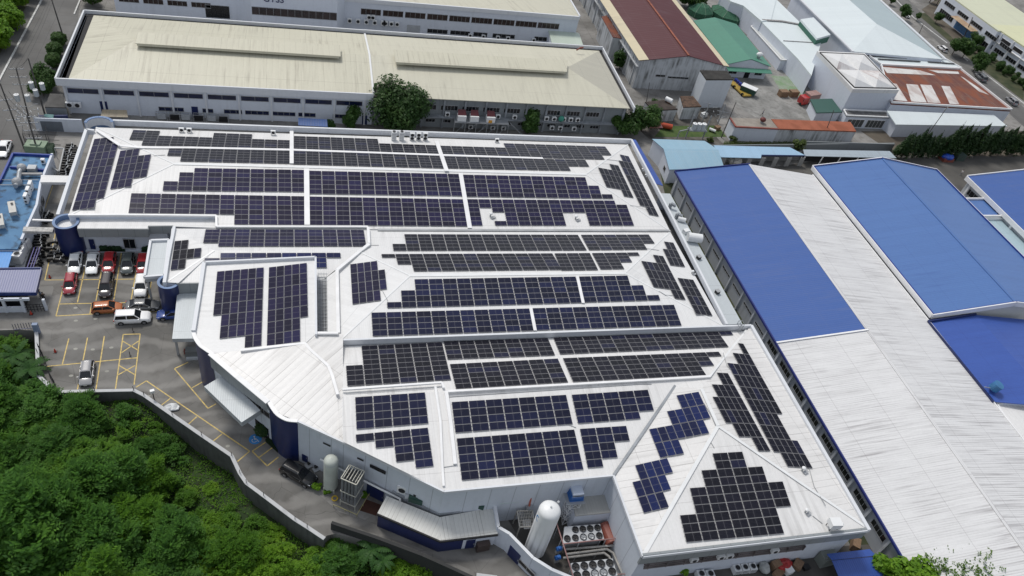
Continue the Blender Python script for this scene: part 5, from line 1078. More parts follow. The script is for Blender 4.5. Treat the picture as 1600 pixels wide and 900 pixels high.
mb = MB(); mb.slab([P(-40, 421, gz+.5), P(65, 420, gz+.5), P(56, 457, gz), P(-40, 457, gz)], .12); mb.build('roof', NAVY_ROOF, gd)
mb = MB(); mb.path([P(-40, 459, gz-.2), P(56, 459, gz-.2), P(65, 421.5, gz+.3)], .15, .65); mb.path([P(-40, 420.5, gz+.5), P(65, 419.5, gz+.5)], .2, .35); mb.build('fascia', m_plain('navy_fascia', (.015, .035, .16), .4, .2), gd)
g0, g1 = P(-40, 490, 0), P(38, 488.5, 0); WGd = Wall(g0, g1)
mb = MB(); mb.slab([g0+V3(0, .1, 1.0), g1+V3(0, .1, 1.0), g1+V3(0, .4, 1.0), g0+V3(0, .4, 1.0)], 1.0); mb.slab([g0+V3(0, .1, gz-.5), g1+V3(1.2, .1, gz-.5), g1+V3(1.2, .4, gz-.5), g0+V3(0, .4, gz-.5)], .45)
for t in (.2, .62, .99): WGd.boxr(mb, WGd.L*t, WGd.L*t+.35, 0, gz-.5, -.35, -.02)
mb.box(P(73, 484, 0), .35, .35, 2.2, 0, z0=0); mb.build('wall', WALL, gd)
mb = MB(); mb.slab([g0+V3(0, .9, 2.6), g1+V3(0, .9, 2.6), g1+V3(0, 3, 2.6), g0+V3(0, 3, 2.6)], 2.6); mb.build('room', GLASS, gd)
mb = MB()
for z in (.5, 1.0, 1.5): mb.bar(P(40, 488, 0)+V3(0, 0, z), P(70, 486, 0)+V3(0, 0, z), .06, .06)
for k in range(7): mb.box(P(40+5*k, 488-.33*k, 0), .06, .06, 1.5, 0, z0=0)
mb.build('railing', DARK, gd)
# lean-to with the white roof in front of the factory
lt = thing('lean_to', P(690, 855, 0), 'bent lean-to with worn white ribbed roof and navy wall in front of the factory', 'lean-to')
mb = MB(); A_ = [(604, 775, 3.5), (687.5, 808, 3.5), (688, 845.5, 3.1), (589, 803, 3.1)]; B_ = [(687.5, 808, 3.5), (772.5, 792.5, 3.5), (778, 835, 3.1), (688, 845.5, 3.1)]
mb.slab(PV(A_), .12); mb.slab(PV(B_), .12); mb.build('roof', OLD_SHEET, lt)
mb = MB(); mb.path(PV([(589, 803.5, 3.0), (688, 846.5, 3.0), (778, 836, 3.0)]), .2, .25); mb.build('gutter', DARK, lt)
q = PV([(604, 777, 3.5), (591, 803, 3.05), (688, 844, 3.05), (776, 833, 3.05), (772, 795, 3.5)]); mb = MB(); mb.walls(q[:3], 0, .15, False); mb.walls([q[2], q[2].lerp(q[3], .42)], 0, .15, False); mb.build('wall', NAVY, lt)
mb = MB(); mb.walls([q[2].lerp(q[3], .42), q[3]], 0, .15, False); mb.walls([q[3], q[4]], 0, .15, False); mb.build('wall', WALL, lt)
WL_ = Wall(q[2], q[3]); door(WL_, WL_.L*.48, WL_.L*.48+1.2, 0, 2.1, lt); mb = MB(); WL_.boxr(mb, WL_.L*.5, WL_.L, 2.3, 2.9, 0, .06); mb.build('sign_band', NAVY, lt)
mb = MB(); p = P(753, 858, 0); mb.box(p, 1.7, .7, 1.6, .1, z0=0); tag(mb.build('brown_cabinet', m_plain('brown_cabinet', (.07, .05, .045), .6, .2)), 'brown box cabinet standing in front of the lean-to door', 'cabinet')
mb = MB()
mb.slab(PV([(622, 762, 3.75), (690, 794, 3.75), (772, 781, 3.75), (772.5, 789, 3.75), (689, 804, 3.75), (612, 768, 3.75)]), .1); tag(mb.build('walkway', STEEL), 'narrow grey steel walkway along the upper edge of the lean-to roof', 'walkway')
# curved plant wall
cw = thing('curved_wall', P(830, 870, 0), 'curved white plant wall with a navy door beside the tall tank', 'wall')
cp = PV([(773, 790, 4.0), (779, 824, 4.0), (796, 834, 4.0), (833, 872, 4.0), (862, 890, 4.0), (905, 908, 4.0)]); mb = MB()
for a, b in zip(cp, cp[1:]): mb.bar(V3(a.x, a.y, 2.0), V3(b.x, b.y, 2.0), .3, 4.0)
mb.build('wall', WALL, cw)
mb = MB(); mb.path([p+V3(0, 0, .05) for p in cp], .4, .1); mb.build('coping', PARA, cw)
WC = Wall(cp[2], cp[3]); WC.p0 = WC.p0+WC.n*.17; door(WC, WC.L*.18, WC.L*.18+1.9, 0, 2.4, cw); window(WC, WC.L*.62, WC.L*.62+2.8, .7, 1.7, cw)
# plant shed and awning
block('plant_shed', 'grey ribbed shed roof tucked in the corner of the factory behind the chillers', 'shed', [(893, 771), (954.5, 764), (959.5, 800), (899, 806)], 4.2, OLD_SHEET if False else m_roof('grey_ribbed', (.42, .42, .40), .4, .6, .4), WALL, .2)
aw = thing('plant_awning', P(811, 775, 0), 'small pale green sheet awning against the factory wall left of the tall tank', 'awning')
mb = MB(); mb.slab(PV([(778, 768.5, 5.0), (842, 762.5, 5.0), (844.5, 780, 4.6), (781, 787.5, 4.6)]), .08); mb.build('roof', m_roof('pale_green_sheet', (.50, .60, .57), .3, .3, .3), aw)
mb = MB()
for x, y in ((783, 785), (841, 779)): mb.box(P(x, y, 4.5), .12, .12, 4.5, 0, z0=0)
mb.build('post', STEEL, aw)
bc = thing('blue_canopy', P(1335, 885, 0), 'bright blue ribbed canopy at the bottom edge beside the warehouse', 'canopy')
mb = MB(); mb.slab(PV([(1292, 865.5, 3.2), (1359, 858, 3.2), (1369, 868, 3.3), (1300, 875, 3.3)]), .08); mb.slab(PV([(1300, 876, 3.15), (1369, 869, 3.15), (1400, 930, 2.9), (1325, 935, 2.9)]), .08); mb.build('roof', BLUE_ROOF3, bc)
mb = MB()
for x, y in ((1296, 868), (1357, 860), (1330, 930), (1396, 925)): mb.box(P(x, y, 3), .12, .12, 3.0, 0, z0=0)
mb.build('post', STEEL, bc)
# ================================================================ equipment
def vent_unit(px, py, z, label, n=1, w=.9, d=.4, h=.75, rz=0.0, name='air_conditioner', front=(0, -1), tall=False, group=None, at=None, legs=.15, mat=None):
    c = P(px, py, z) if at is None else Vector(at); r = thing(name, c, label, 'air conditioner', group)
    mb = MB(); mb.box(c, w, d, h, rz, z0=c.z+legs); mb.build('casing', mat or WHITE_METAL, r)
    ca, sa = math.cos(rz), math.sin(rz); f = V3(sa, -ca, 0); s = V3(ca, sa, 0); rr = min(w*.36, h*.42 if not tall else h*.22)
    for k in range(n if tall else 1):
        zz = c.z+legs+(h*.5 if not tall else h*(.26+.48*k)); q = c+f*(d/2+.01); q.z = zz; mb = MB(); mb.cyl(q, q+f*.03, rr, n=14); mb.build('fan', DARK, r)
    mb = MB()
    for x in (-.4, .4): mb.box(c+s*x*w, .08, d, legs, rz, z0=c.z)
    mb.build('foot', GREY_METAL, r); return r
def top_fan_unit(px, py, z, label, w=.9, d=.9, h=1.5, rz=0.0, group=None):
    c = P(px, py, z); r = thing('condenser', c, label, 'air conditioner', group); mb = MB(); mb.box(c, w, d, h, rz, z0=c.z+.1); mb.build('casing', WHITE_METAL, r)
    t = c+V3(0, 0, h+.1); mb = MB(); mb.cyl(t, t+V3(0, 0, .08), w*.4, n=18); mb.build('fan_shroud', GREY_METAL, r)
    mb = MB(); mb.cyl(t+V3(0, 0, .08), t+V3(0, 0, .095), w*.33, n=16); mb.build('fan', DARK, r)
    mb = MB(); ca, sa = math.cos(rz), math.sin(rz); f = V3(sa, -ca, 0); q = c+f*(d/2+.012)
    for k in range(5): mb.box(q+V3(0, 0, .3+k*.25*h/1.5), w*.8, .02, .1, rz)
    mb.build('grille', TRIM_GREY, r); return r
A_ = 'on the roof'
vent_unit(284, 206, 5.6, 'small condenser by the far parapet, left one of the close pair', w=.9, h=.7); vent_unit(296, 206.5, 5.6, 'small condenser by the far parapet, right one of the close pair', w=.9, h=.7)
vent_unit(427, 210, 5.6, 'single small condenser standing alone by the far parapet', w=.9, h=.7)
for k, x in enumerate((643.5, 653.5, 664)): vent_unit(x, 219, 5.5, 'tall white twin fan condenser in the row of three by the far parapet', n=2, w=.95, d=.45, h=1.55, tall=True, group='tall twin fan condensers by the parapet')
for k, x in enumerate((615, 627)): top_fan_unit(x, 219, 5.5, 'tall white box condenser on a stand by the far parapet, %s of two' % ('left', 'right')[k], w=.95, d=.8, h=1.9)
vent_unit(776, 222, 5.5, 'small condenser beside the far parapet above the longest solar array', w=.8, h=.7)
def roofvent(px, py, pl, label, s=1.0):
    c = on(pl, px, py, .1); r = thing('roof_vent', c, label, 'roof vent'); mb = MB(); mb.cyl(c, c+V3(0, 0, .5*s), .14*s, n=10); mb.build('pipe', STEEL, r)
    mb = MB(); mb.ball(c+V3(.05, 0, .65*s), .34*s, 10, 6, (1, 1, .6)); mb.build('cowl', WHITE_METAL, r); mb = MB(); mb.box(c+V3(.45*s, -.35*s, 0), .9*s, .5*s, .12, .4, z0=c.z); mb.build('base', TRIM_GREY, r)
roofvent(766, 338, PL1F, 'little white roof vent in the left notch of the solar array'); roofvent(899, 342, PL1F, 'little white roof vent in the right notch of the solar array')
for (x, y, l) in ((1003, 266, 'small steel roof vent near the right parapet, upper of two'), (1008, 275, 'small steel roof vent near the right parapet, lower of two')): roofvent(x, y, PL1R, l, .6)
roofvent(1081, 427, PL2R, 'small grey roof bracket between the two right hand arrays', .8); roofvent(1253, 735, PLWR, 'white elbow roof vent on the right slope of the wing', .9); roofvent(1258, 800, PLWF, 'grey roof bracket on the front slope right of the pyramid array', .8)
r = thing('roof_condenser', on(PLWF, 1299, 824, .1), 'boxy white unit on a black stand near the front right roof corner', 'air conditioner'); c = r.location.copy()
mb = MB(); mb.box(c, 1.5, 1.2, .9, -.1, z0=c.z+.6); mb.build('casing', WHITE_METAL, r); mb = MB()
for x in (-.6, .6):
    for y in (-.4, .4): mb.box(c+V3(x, y, 0), .08, .08, .6, 0, z0=c.z)
mb.build('stand', BLACK, r); mb = MB(); mb.cyl(c+V3(.75, -.2, 1.1), c+V3(1.1, -.2, 1.0), .2, n=10); mb.build('duct', WHITE_METAL, r)
# hooded ducts on the right ledge
def hood(px, py, label, big=1.0, kind='hood'):
    c = P(px, py, 4.3); r = thing('duct_hood', c, label, 'duct hood'); mb = MB()
    if kind == 'hood':
        mb.box(c, .5*big, .5*big, 1.1*big, 0, z0=c.z); mb.bar(c+V3(0, 0, 1.1*big), c+V3(.9*big, -.5*big, .9*big), .6*big, .45*big); mb.build('duct', STEEL, r)
    elif kind == 'drum':
        mb.cyl(c+V3(-.9*big, .3, .6*big), c+V3(.9*big, -.3, .6*big), .6*big, n=18); mb.build('drum', WHITE_METAL, r)
    else:
        mb.box(c, 1.2*big, .9*big, .8*big, .3, z0=c.z); mb.build('box', WHITE_METAL, r)
    return r
hood(1046, 325, 'angled steel duct hood on the side ledge, topmost'); hood(1056, 341, 'angled steel duct hood on the side ledge, second from top'); hood(1064, 346, 'rounded duct drum on the side ledge below the angled hoods', .8, 'drum')
hood(1071, 364, 'square white duct box on the side ledge', 1, 'box'); hood(1083, 377, 'large white duct drum on the side ledge', 1.5, 'drum')
for (x, y, l) in ((1091, 404, 'small black topped vent on the side ledge, upper of two'), (1120, 458, 'small black topped vent on the side ledge, lower of two')):
    c = P(x, y, 4.3); r = thing('ledge_vent', c, l, 'vent'); mb = MB(); mb.box(c, .7, .7, .6, .3, z0=c.z); mb.build('casing', BLACK, r); mb = MB(); mb.box(c, .8, .8, .08, .3, z0=c.z+.6); mb.build('lid', TRIM_GREY, r)
r = thing('roof_ladder', P(1155, 513, 9.5), 'small white cage ladder at the right end of the long parapet', 'ladder'); c = r.location; mb = MB()
for x in (0, .6):
    for y in (0, .9): mb.bar(c+V3(x, y, -.9), c+V3(x, y, .9), .06, .06)
for z in (.2, .9):
    mb.path([c+V3(0, 0, z), c+V3(.6, 0, z), c+V3(.6, .9, z), c+V3(0, .9, z), c+V3(0, 0, z)], .05, .05)
for k in range(6): mb.bar(c+V3(0, 0, -.8+k*.28), c+V3(.6, 0, -.8+k*.28), .04, .04)
mb.build('cage', STEEL, r)
# water drum on the blue hall
r = thing('roof_drum', P(1552, 607, 5.9), 'blue round drum standing on the bright blue hall roof', 'drum'); c = r.location; mb = MB(); mb.cyl(c, c+V3(.2, -.2, 1.3), .85, n=18); mb.build('drum', m_plain('drum_blue', (.04, .17, .36), .4, .3), r); mb = MB(); mb.bar(c+V3(-.8, 0, .2), c+V3(-1.8, .3, .2), .12, .12); mb.build('pipe', STEEL, r)
# tall tank
def pick_base(b, zb=0): return P(b[0], b[1], zb)
def hgt(b, t):
    g = P(*b); best = min(((P(t[0], t[1], z/10)-g).to_2d().length, z/10) for z in range(5, 300)); return best[1]
c = P(833.5, 862, 0); R_T = 1.38; H_T = 10.3
r = thing('storage_tank', c, 'tall white cylindrical gas tank with a domed top behind the curved wall', 'tank')
mb = MB(); mb.lathe(c, [(R_T, .8), (R_T, H_T)], 40); mb.lathe(c, [(R_T, H_T), (R_T*.93, H_T+.35), (R_T*.7, H_T+.65), (R_T*.35, H_T+.82), (.01, H_T+.87)], 40); mb.lathe(c, [(.02, .5), (R_T*.8, .6), (R_T, .8)], 30); mb.build('vessel', WHITE_METAL, r, True)
mb = MB()
for k in range(3): t = k*2.1; mb.box(c+V3(math.cos(t)*1.2, math.sin(t)*1.2, 0), .3, .3, .9, t, z0=0)
mb.build('leg', STEEL, r); mb = MB(); mb.cyl(c+V3(0, 0, H_T+.8), c+V3(0, 0, H_T+1.0), .12, n=8); mb.box(c+V3(1.25, .9, H_T+.25), .3, .25, .35, .5); mb.build('nozzle', GREY_METAL, r)
mb = MB(); a0 = math.atan2(O.y-c.y, O.x-c.x)-.75
for k in range(9):
    t0, t1 = math.pi*(.45+k*.12), math.pi*(.45+(k+1)*.12)
    f = lambda t, rr: V3(c.x+(R_T+.012)*math.cos(a0+rr*math.cos(t)/R_T), c.y+(R_T+.012)*math.sin(a0+rr*math.cos(t)/R_T), H_T-1.1+rr*math.sin(t))
    mb.face([f(t0, .55), f(t1, .55), f(t1, .38), f(t0, .38)])
mb.build('blue_mark', m_plain('logo_blue', (.02, .2, .5), .5, .1), r)
# small tank and cylinder bundle
c = P(516.5, 762, 0); r = thing('storage_tank', c, 'short pale green grey cylindrical tank beside the bundle of grey tubes', 'tank'); R1, H1 = .92, 6.3
TK = m_plain('pale_green_grey', (.50, .53, .48), .5, .15)
mb = MB(); mb.lathe(c, [(R1, .6), (R1, H1)], 32); mb.lathe(c, [(R1, H1), (R1*.9, H1+.35), (R1*.6, H1+.6), (.01, H1+.75)], 32); mb.build('vessel', TK, r, True); mb = MB(); mb.lathe(c, [(R1+.02, H1-.05), (R1+.05, H1), (R1+.02, H1+.05)], 32); mb.build('seam', GREY_METAL, r)
mb = MB()
for k in range(4): t = k*1.57+.4; mb.box(c+V3(math.cos(t)*.9, math.sin(t)*.9, 0), .2, .2, .7, t, z0=0)
mb.build('leg', TK, r)
c = P(549, 783, 0); ang = -.55; r = thing('tube_vaporiser', c, 'square upright bundle of finned grey tubes in a white frame', 'vaporiser'); hv = 6.3
ca, sa = math.cos(ang), math.sin(ang); u_, v_ = V3(ca, sa, 0), V3(-sa, ca, 0); mb = MB(); m2 = MB()
for i in range(5):
    for j in range(5):
        q = c+u_*(i-2)*.47+v_*(j-2)*.47; mb.cyl(q+V3(0, 0, 1.0), q+V3(0, 0, hv), .05, n=6)
        for k in range(2): d = [u_+v_, u_-v_][k]*.11; mb.bar(q+V3(0, 0, 1.05), q+V3(0, 0, hv-.05), .3, .03, [u_, v_][k]) if False else mb.bar(q+V3(0, 0, 1.05), q+V3(0, 0, hv-.05), .28 if k else .02, .02 if k else .28, u_)
mb.build('finned_tube', m_plain('dull_aluminium', (.26, .27, .28), .5, .3), r)
for z in (1.0, 3.4, hv):
    e = [c+u_*x*1.08+v_*y*1.08+V3(0, 0, z) for x, y in ((-1, -1), (1, -1), (1, 1), (-1, 1), (-1, -1))]; m2.path(e, .1, .12)
for x, y in ((-1, -1), (1, -1), (1, 1), (-1, 1)): q = c+u_*x*1.05+v_*y*1.05; m2.bar(q, q+V3(0, 0, 1.2), .12, .12)
for i in range(5): m2.bar(c+u_*(i-2)*.4-v_*.9+V3(0, 0, hv+.12), c+u_*(i-2)*.4+v_*.9+V3(0, 0, hv+.12), .07, .07)
m2.build('frame', m_plain('cream_frame', (.5, .49, .42), .5, .2), r)
r = thing('low_rail', c, 'low yellowish rail around the bundle of grey tubes', 'railing'); mb = MB(); mb.path([c+u_*x*1.7+v_*y*1.7+V3(0, 0, .55) for x, y in ((-1, -1), (1, -1), (1, 1))], .07, .07)
for x, y in ((-1, -1), (0, -1), (1, -1), (1, 0), (1, 1)): mb.box(c+u_*x*1.7+v_*y*1.7, .07, .07, .55, 0, z0=0)
mb.build('rail', m_plain('yellow_rail', (.42, .38, .18), .5, .2), r)
c = P(523, 779, .02); r = thing('hose_reel', c, 'yellow ring lying on the concrete by the short tank', 'ring'); mb = MB()
for k in range(14): t0, t1 = 2*math.pi*k/14, 2*math.pi*(k+1)/14; mb.bar(c+V3(math.cos(t0)*.35, math.sin(t0)*.35, .05), c+V3(math.cos(t1)*.35, math.sin(t1)*.35, .05), .16, .1)
mb.build('ring', m_plain('yellow_plastic', (.6, .4, .03), .5, .1), r)
for (x, y, s, l) in ((485, 727, .9, 'grey compressor skid with white and black parts by the navy wall'), (496, 733, .8, 'small pump set with pipes left of the short tank')):
    c = P(x, y, 0); r = thing('pump_skid', c, l, 'pump'); mb = MB(); mb.box(c, 1.6*s, .9*s, .25, .5, z0=0); mb.build('base', GREY_METAL, r); mb = MB(); mb.cyl(c+V3(-.4, 0, .6), c+V3(.4, .2, .6), .3*s, n=12); mb.build('motor', BLACK, r)
    mb = MB(); mb.tube([c+V3(.5, .2, .3), c+V3(.5, .2, 1.2), c+V3(-.5, .4, 1.3), c+V3(-.5, .4, 2.0)], .06); mb.box(c+V3(.1, .4, .9), .5, .3, .4, .5); mb.build('pipe', WHITE_METAL, r)
# units above the lean-to
vent_unit(0, 0, 0, 'white condenser on the steel walkway above the lean-to, left of the green machine', at=P(628, 770, 3.85), w=1.3, d=.5, h=1.5, rz=-.45)
vent_unit(0, 0, 0, 'white wall condenser on the steel walkway right of the green machine', at=P(676, 789, 3.85), w=1.1, d=.45, h=.9, rz=-.45)
for x, y, l, s in ((650, 782, 'dark green pump machine on the walkway above the lean-to', 1), (747, 790, 'dark green and silver machine at the right end of the walkway', .9)):
    c = P(x, y, 3.85); r = thing('pump_machine', c, l, 'machine'); mb = MB(); mb.box(c, 1.8*s, 1.0*s, .8*s, -.45, z0=c.z); mb.cyl(c+V3(-.9, .4, .5), c+V3(.2, 0, .5), .42*s, n=14); mb.build('body', m_plain('machine_green', (.018, .06, .045), .5, .3), r)
    mb = MB(); mb.box(c+V3(0, .2, .8*s), .7, .5, .5, -.45, z0=c.z+.8*s); mb.build('hopper', BLACK, r); mb = MB(); mb.cyl(c+V3(-1.4, .5, .5), c+V3(-.9, .4, .5), .35*s, n=12); mb.build('motor', GREY_METAL, r)
# chillers
def chiller(quad, z, cols, rows, label, skip=()):
    q = [P(x, y, z) for x, y in quad]; c = sum(q, Vector())/4; r = thing('chiller', V3(c.x, c.y, 0), label, 'chiller'); mb = MB(); mb.slab(q, .35); mb.build('top_panel', GREY_METAL if False else m_plain('chiller_top', (.50, .52, .54), .4, .15), r)
    mb = MB(); u = (q[1]-q[0]).normalized(); v = (q[3]-q[0]).normalized()
    mb.slab([q[0]+u*.3+v*.3-V3(0, 0, .4), q[1]-u*.3+v*.3-V3(0, 0, .4), q[2]-u*.3-v*.3-V3(0, 0, .4), q[3]+u*.3-v*.3-V3(0, 0, .4)], 1.4); mb.build('coil', TRIM_GREY, r)
    mb = MB()
    for p in q: mb.box(V3(p.x, p.y, 0)+(V3(c.x, c.y, 0)-V3(p.x, p.y, 0)).normalized()*.4, .12, .12, z-.4, 0, z0=0)
    mb.build('leg', GREY_METAL, r)
    for j in range(rows):
        for i in range(cols):
            if (i, j) in skip: continue
            a = (i+.5)/cols; b = (j+.5)/rows; p = q[0].lerp(q[1], a).lerp(q[3].lerp(q[2], a), b); rr = (q[1]-q[0]).length/cols*.40
            mb = MB(); mb.lathe(p, [(rr+.07, 0), (rr+.06, .16), (rr, .16), (rr, .02)], 20, False); f = mb.build('fan_shroud', m_plain('shroud', (.04, .045, .055), .5, .1) if 'shroud' not in bpy.data.materials else bpy.data.materials['shroud'], r)
            mb = MB()
            for k in range(5):
                t = k*1.2566; d = V3(math.cos(t), math.sin(t), 0); n_ = V3(-d.y, d.x, 0); mb.face([p+d*.1+V3(0, 0, .05), p+d*rr*.95-n_*rr*.3+V3(0, 0, .05), p+d*rr*.95+n_*rr*.35+V3(0, 0, .1)])
            mb.cyl(p+V3(0, 0, .03), p+V3(0, 0, .13), rr*.22, n=8); mb.face([p+V3(math.cos(2*math.pi*k/16)*rr, math.sin(2*math.pi*k/16)*rr, .015) for k in range(16)]); mb.build('fan', BLACK if (i, j) not in ((2, 1), (3, 1)) or cols < 5 else STEEL, f)
    return r
chiller([(882, 823), (937.5, 818.5), (944, 842.5), (879, 849)], 2.7, 5, 2, 'air cooled chiller with round black fans, upper of two in the plant yard', ((0, 0),))
chiller([(891.5, 880), (957, 872.5), (965, 899), (896, 907)], 2.7, 5, 2, 'air cooled chiller with round black fans, lower of two at the bottom edge')
c = P(951, 836, 0); r = thing('red_vessel', c, 'red oxide horizontal pressure vessel beside the upper chiller', 'vessel'); mb = MB(); a, b = P(944, 820, 1.6), P(957, 850, 1.6); mb.cyl(a, b, .95, n=20); mb.build('vessel', RED_PAINT, r); mb = MB()
for t in (.2, .8): p = a.lerp(b, t); mb.box(p, 1.2, .2, .9, 0, z0=0)
mb.build('saddle', BLACK, r)
def pipes(name, label, cat, runs, rr, mat, sup=True):
    q = [[P(*p) for p in run] for run in runs]; c = q[0][0]; r = thing(name, V3(c.x, c.y, 0), label, cat)
    for run in q: mb = MB(); mb.tube(run, rr, 10); mb.build('pipe', mat, r)
    if sup:
        mb = MB()
        for run in q:
            for p in (run[0].lerp(run[1], .3), run[0].lerp(run[1], .8)): mb.box(p, .1, .1, p.z, 0, z0=0)
        mb.build('support', TRIM_GREY, r)
GP = m_plain('lagged_pipe', (.34, .33, .31), .5, .3)
pipes('chilled_water_pipes', 'grey lagged pipe run between the two chillers turning down beside the wall', 'pipes', [[(885, 866, 1.4), (948, 858, 1.4), (958, 864, 1.4), (972, 896, 1.4)], [(880, 872, 1.2), (944, 864, 1.2), (952, 870, 1.2), (964, 898, 1.2)], [(884, 858, 1.6), (962, 852, 1.6)]], .16, GP)
pipes('fire_pipe', 'long faded red pipe crossing the plant yard over the chillers', 'pipe', [[(868, 812, 3.0), (880, 850, 3.0), (897, 905, 3.0)], [(880, 850, 3.0), (963, 841, 3.0), (958, 808, 3.0)]], .085, PINK_PIPE)
pipes('low_red_pipe', 'dark red pipe frame at the bottom edge below the lower chiller', 'pipe', [[(897, 902, 2.2), (988, 896, 2.2)]], .07, PINK_PIPE)
for (x, y, l) in ((873, 858, 'blue motor valve at the end of the grey pipes, upper of two'), (871, 872, 'blue motor valve at the end of the grey pipes, lower of two')):
    c = P(x, y, 1.0); r = thing('valve', c, l, 'valve'); mb = MB(); mb.cyl(c-V3(.3, 0, 0), c+V3(.4, .1, 0), .3, n=12); mb.cyl(c, c+V3(0, 0, .5), .2, n=10); mb.build('motor', m_plain('valve_blue', (.03, .14, .45), .4, .1), r); mb = MB(); mb.box(c, .5, .4, 1, 0, z0=0); mb.build('base', TRIM_GREY, r)
# blue cooling head on a lattice tower
c = P(884, 812, 0); r = thing('cooling_tower', c, 'blue and grey louvred box on a white lattice tower behind the tall tank', 'cooling tower'); mb = MB(); ht = 5.6
for x in (-.7, .7):
    for y in (-.7, .7): mb.bar(c+V3(x, y, 0), c+V3(x, y, ht), .1, .1)
for k in range(4):
    z0, z1 = ht*k/4, ht*(k+1)/4
    for a, b in (((-.7, -.7), (.7, -.7)), ((.7, -.7), (.7, .7)), ((.7, .7), (-.7, .7)), ((-.7, .7), (-.7, -.7))): mb.bar(c+V3(*a, z0), c+V3(*b, z1), .06, .06); mb.bar(c+V3(*b, z0), c+V3(*a, z1), .06, .06); mb.bar(c+V3(*a, z1), c+V3(*b, z1), .06, .06)
mb.build('lattice', TRIM, r); mb = MB(); mb.slab([c+V3(x, y, ht+.1) for x, y in ((-1.4, -1), (1.2, -1), (1.2, 1.6), (-1.4, 1.6))], .1); mb.build('platform', STEEL, r)
mb = MB()
for k in range(4): mb.box(c+V3(0, .2, ht+.2+k*.32), 1.9-.1*k, 1.6-.1*k, .2, 0)
mb.build('louvre', m_plain('louvre_blue', (.03, .13, .40), .4, .1), r); mb = MB(); mb.box(c+V3(0, .2, 0), 1.5, 1.3, 1.1, 0, z0=ht+.5); mb.build('head', m_plain('pale_blue_grey', (.5, .56, .66), .4, .1), r)
c = P(820, 822, 0); r = thing('grated_skid', c, 'open topped pale frame with rows of white tubes left of the tall tank', 'skid'); mb = MB(); zt = 3.2; q = PV([(808, 798.5, zt), (832, 798, zt), (835, 822.5, zt), (812, 823.5, zt)]); mb.path(q+[q[0]], .16, .16)
for k in range(1, 9): mb.bar(q[0].lerp(q[1], k/9), q[3].lerp(q[2], k/9), .06, .06)
for k in range(1, 5): mb.bar(q[0].lerp(q[3], k/5), q[1].lerp(q[2], k/5), .06, .06)
for p in q: mb.box(p, .14, .14, zt, 0, z0=0)
mb.build('frame', m_plain('beige_frame', (.42, .40, .36), .6, .2), r); mb = MB()
for k in range(4): a = q[3].lerp(q[2], .4+.14*k); b = q[0].lerp(q[1], .4+.14*k).lerp(a, .45); mb.cyl(a-V3(0, 0, .5), b-V3(0, 0, .5), .12, n=8)
mb.build('white_tube', WHITE_METAL, r)
c = P(826, 795, 3.0); r = thing('exhaust_duct', c, 'silver duct elbow with a red pipe through the green awning', 'duct'); mb = MB(); mb.cyl(c-V3(0, 0, 3), c+V3(0, 0, .6), .45, n=14); mb.build('duct', STEEL, r); mb = MB(); mb.cyl(c, c+V3(0, .6, 3.4), .13, n=8); mb.build('pipe', m_plain('red_pipe', (.45, .12, .08), .5, .2), r)
for x, y in ((796, 800), (803, 790)):
    pass
c = P(796, 796, 0); r = thing('dark_rack', c, 'tall dark navy rack in the shade under the green awning', 'rack'); mb = MB(); mb.box(c, 3.2, 1.8, 3.2, 0, z0=0); mb.build('body', NAVY_GLASS, r); mb = MB()
for k in range(6): mb.box(c+V3(0, -.93, .4+k*.5), 3.2, .05, .07, 0)
mb.build('shelf', TRIM_GREY, r)
# service yard behind the wing: condensers, bundles
for k, x in enumerate((1148, 1160, 1172)): top_fan_unit(x, 893-k*1.2, 0, 'squat white condenser in the row of three at the bottom edge', w=1.0, d=1.0, h=1.0, group='three squat condensers at the bottom edge')
for k, x in enumerate((1092, 1106)): top_fan_unit(x, 902, 0, 'grey squat condenser in the pair at the bottom edge under the wing', w=1.1, d=1.0, h=1.0, group='pair of squat condensers at the bottom edge')
for (x, y, l) in ((1083, 876.5, 'small wall condenser under the wing fascia, leftmost'), (1125, 872, 'small wall condenser under the wing fascia, left one of the middle pair'), (1138, 870.5, 'small wall condenser under the wing fascia, right one of the middle pair'), (1209, 862.5, 'small wall condenser under the wing fascia, rightmost')):
    vent_unit(0, 0, 0, l, at=P(x, y, 5.3), w=1.0, d=.45, h=.7, legs=.05)
def bundle(name, cat, px, py, label, s, mat, sq=(1, .8, .5), z=0):
    c = P(px, py, z); rnd = random.Random(int(px)); mb = MB()
    mb.ball(c+V3(0, 0, s*sq[2]*.8), s, 12, 8, sq); mb.v = [v+V3(rnd.uniform(-.1, .1), rnd.uniform(-.1, .1), rnd.uniform(-.12, .08))*s for v in mb.v] if False else [v*1.0+V3(math.sin(v.x*7+v.y*5), math.cos(v.y*9), math.sin(v.x*11+v.z*6))*.07*s for v in mb.v]
    o = mb.build(name, mat); return tag(o, label, cat)
bundle('tarp_bundle', 'tarp', 1222, 884, 'crumpled red plastic tarp heap under the wing', 1.3, m_plain('red_tarp', (.38, .02, .02), .4, .4, 2)); bundle('cloth_bundle', 'tarp', 1192, 890, 'pale grey wrapped bundle left of the red tarp heap', .9, m_plain('grey_wrap', (.4, .41, .4), .6, .3, 2), (.8, 1, .8))
bundle('white_heap', 'tarp', 268, 638, 'white crumpled plastic sheet lying by the retaining wall', 1.0, m_plain('white_plastic', (.6, .62, .63), .5, .3, 2), (1.1, .7, .22)); bundle('tarp_bundle', 'tarp', 1146, 256, 'pale domed cover behind the blue and white warehouse', 1.6, m_plain('cream_cover', (.55, .53, .48), .6, .2, 1), (1.1, .8, .8))
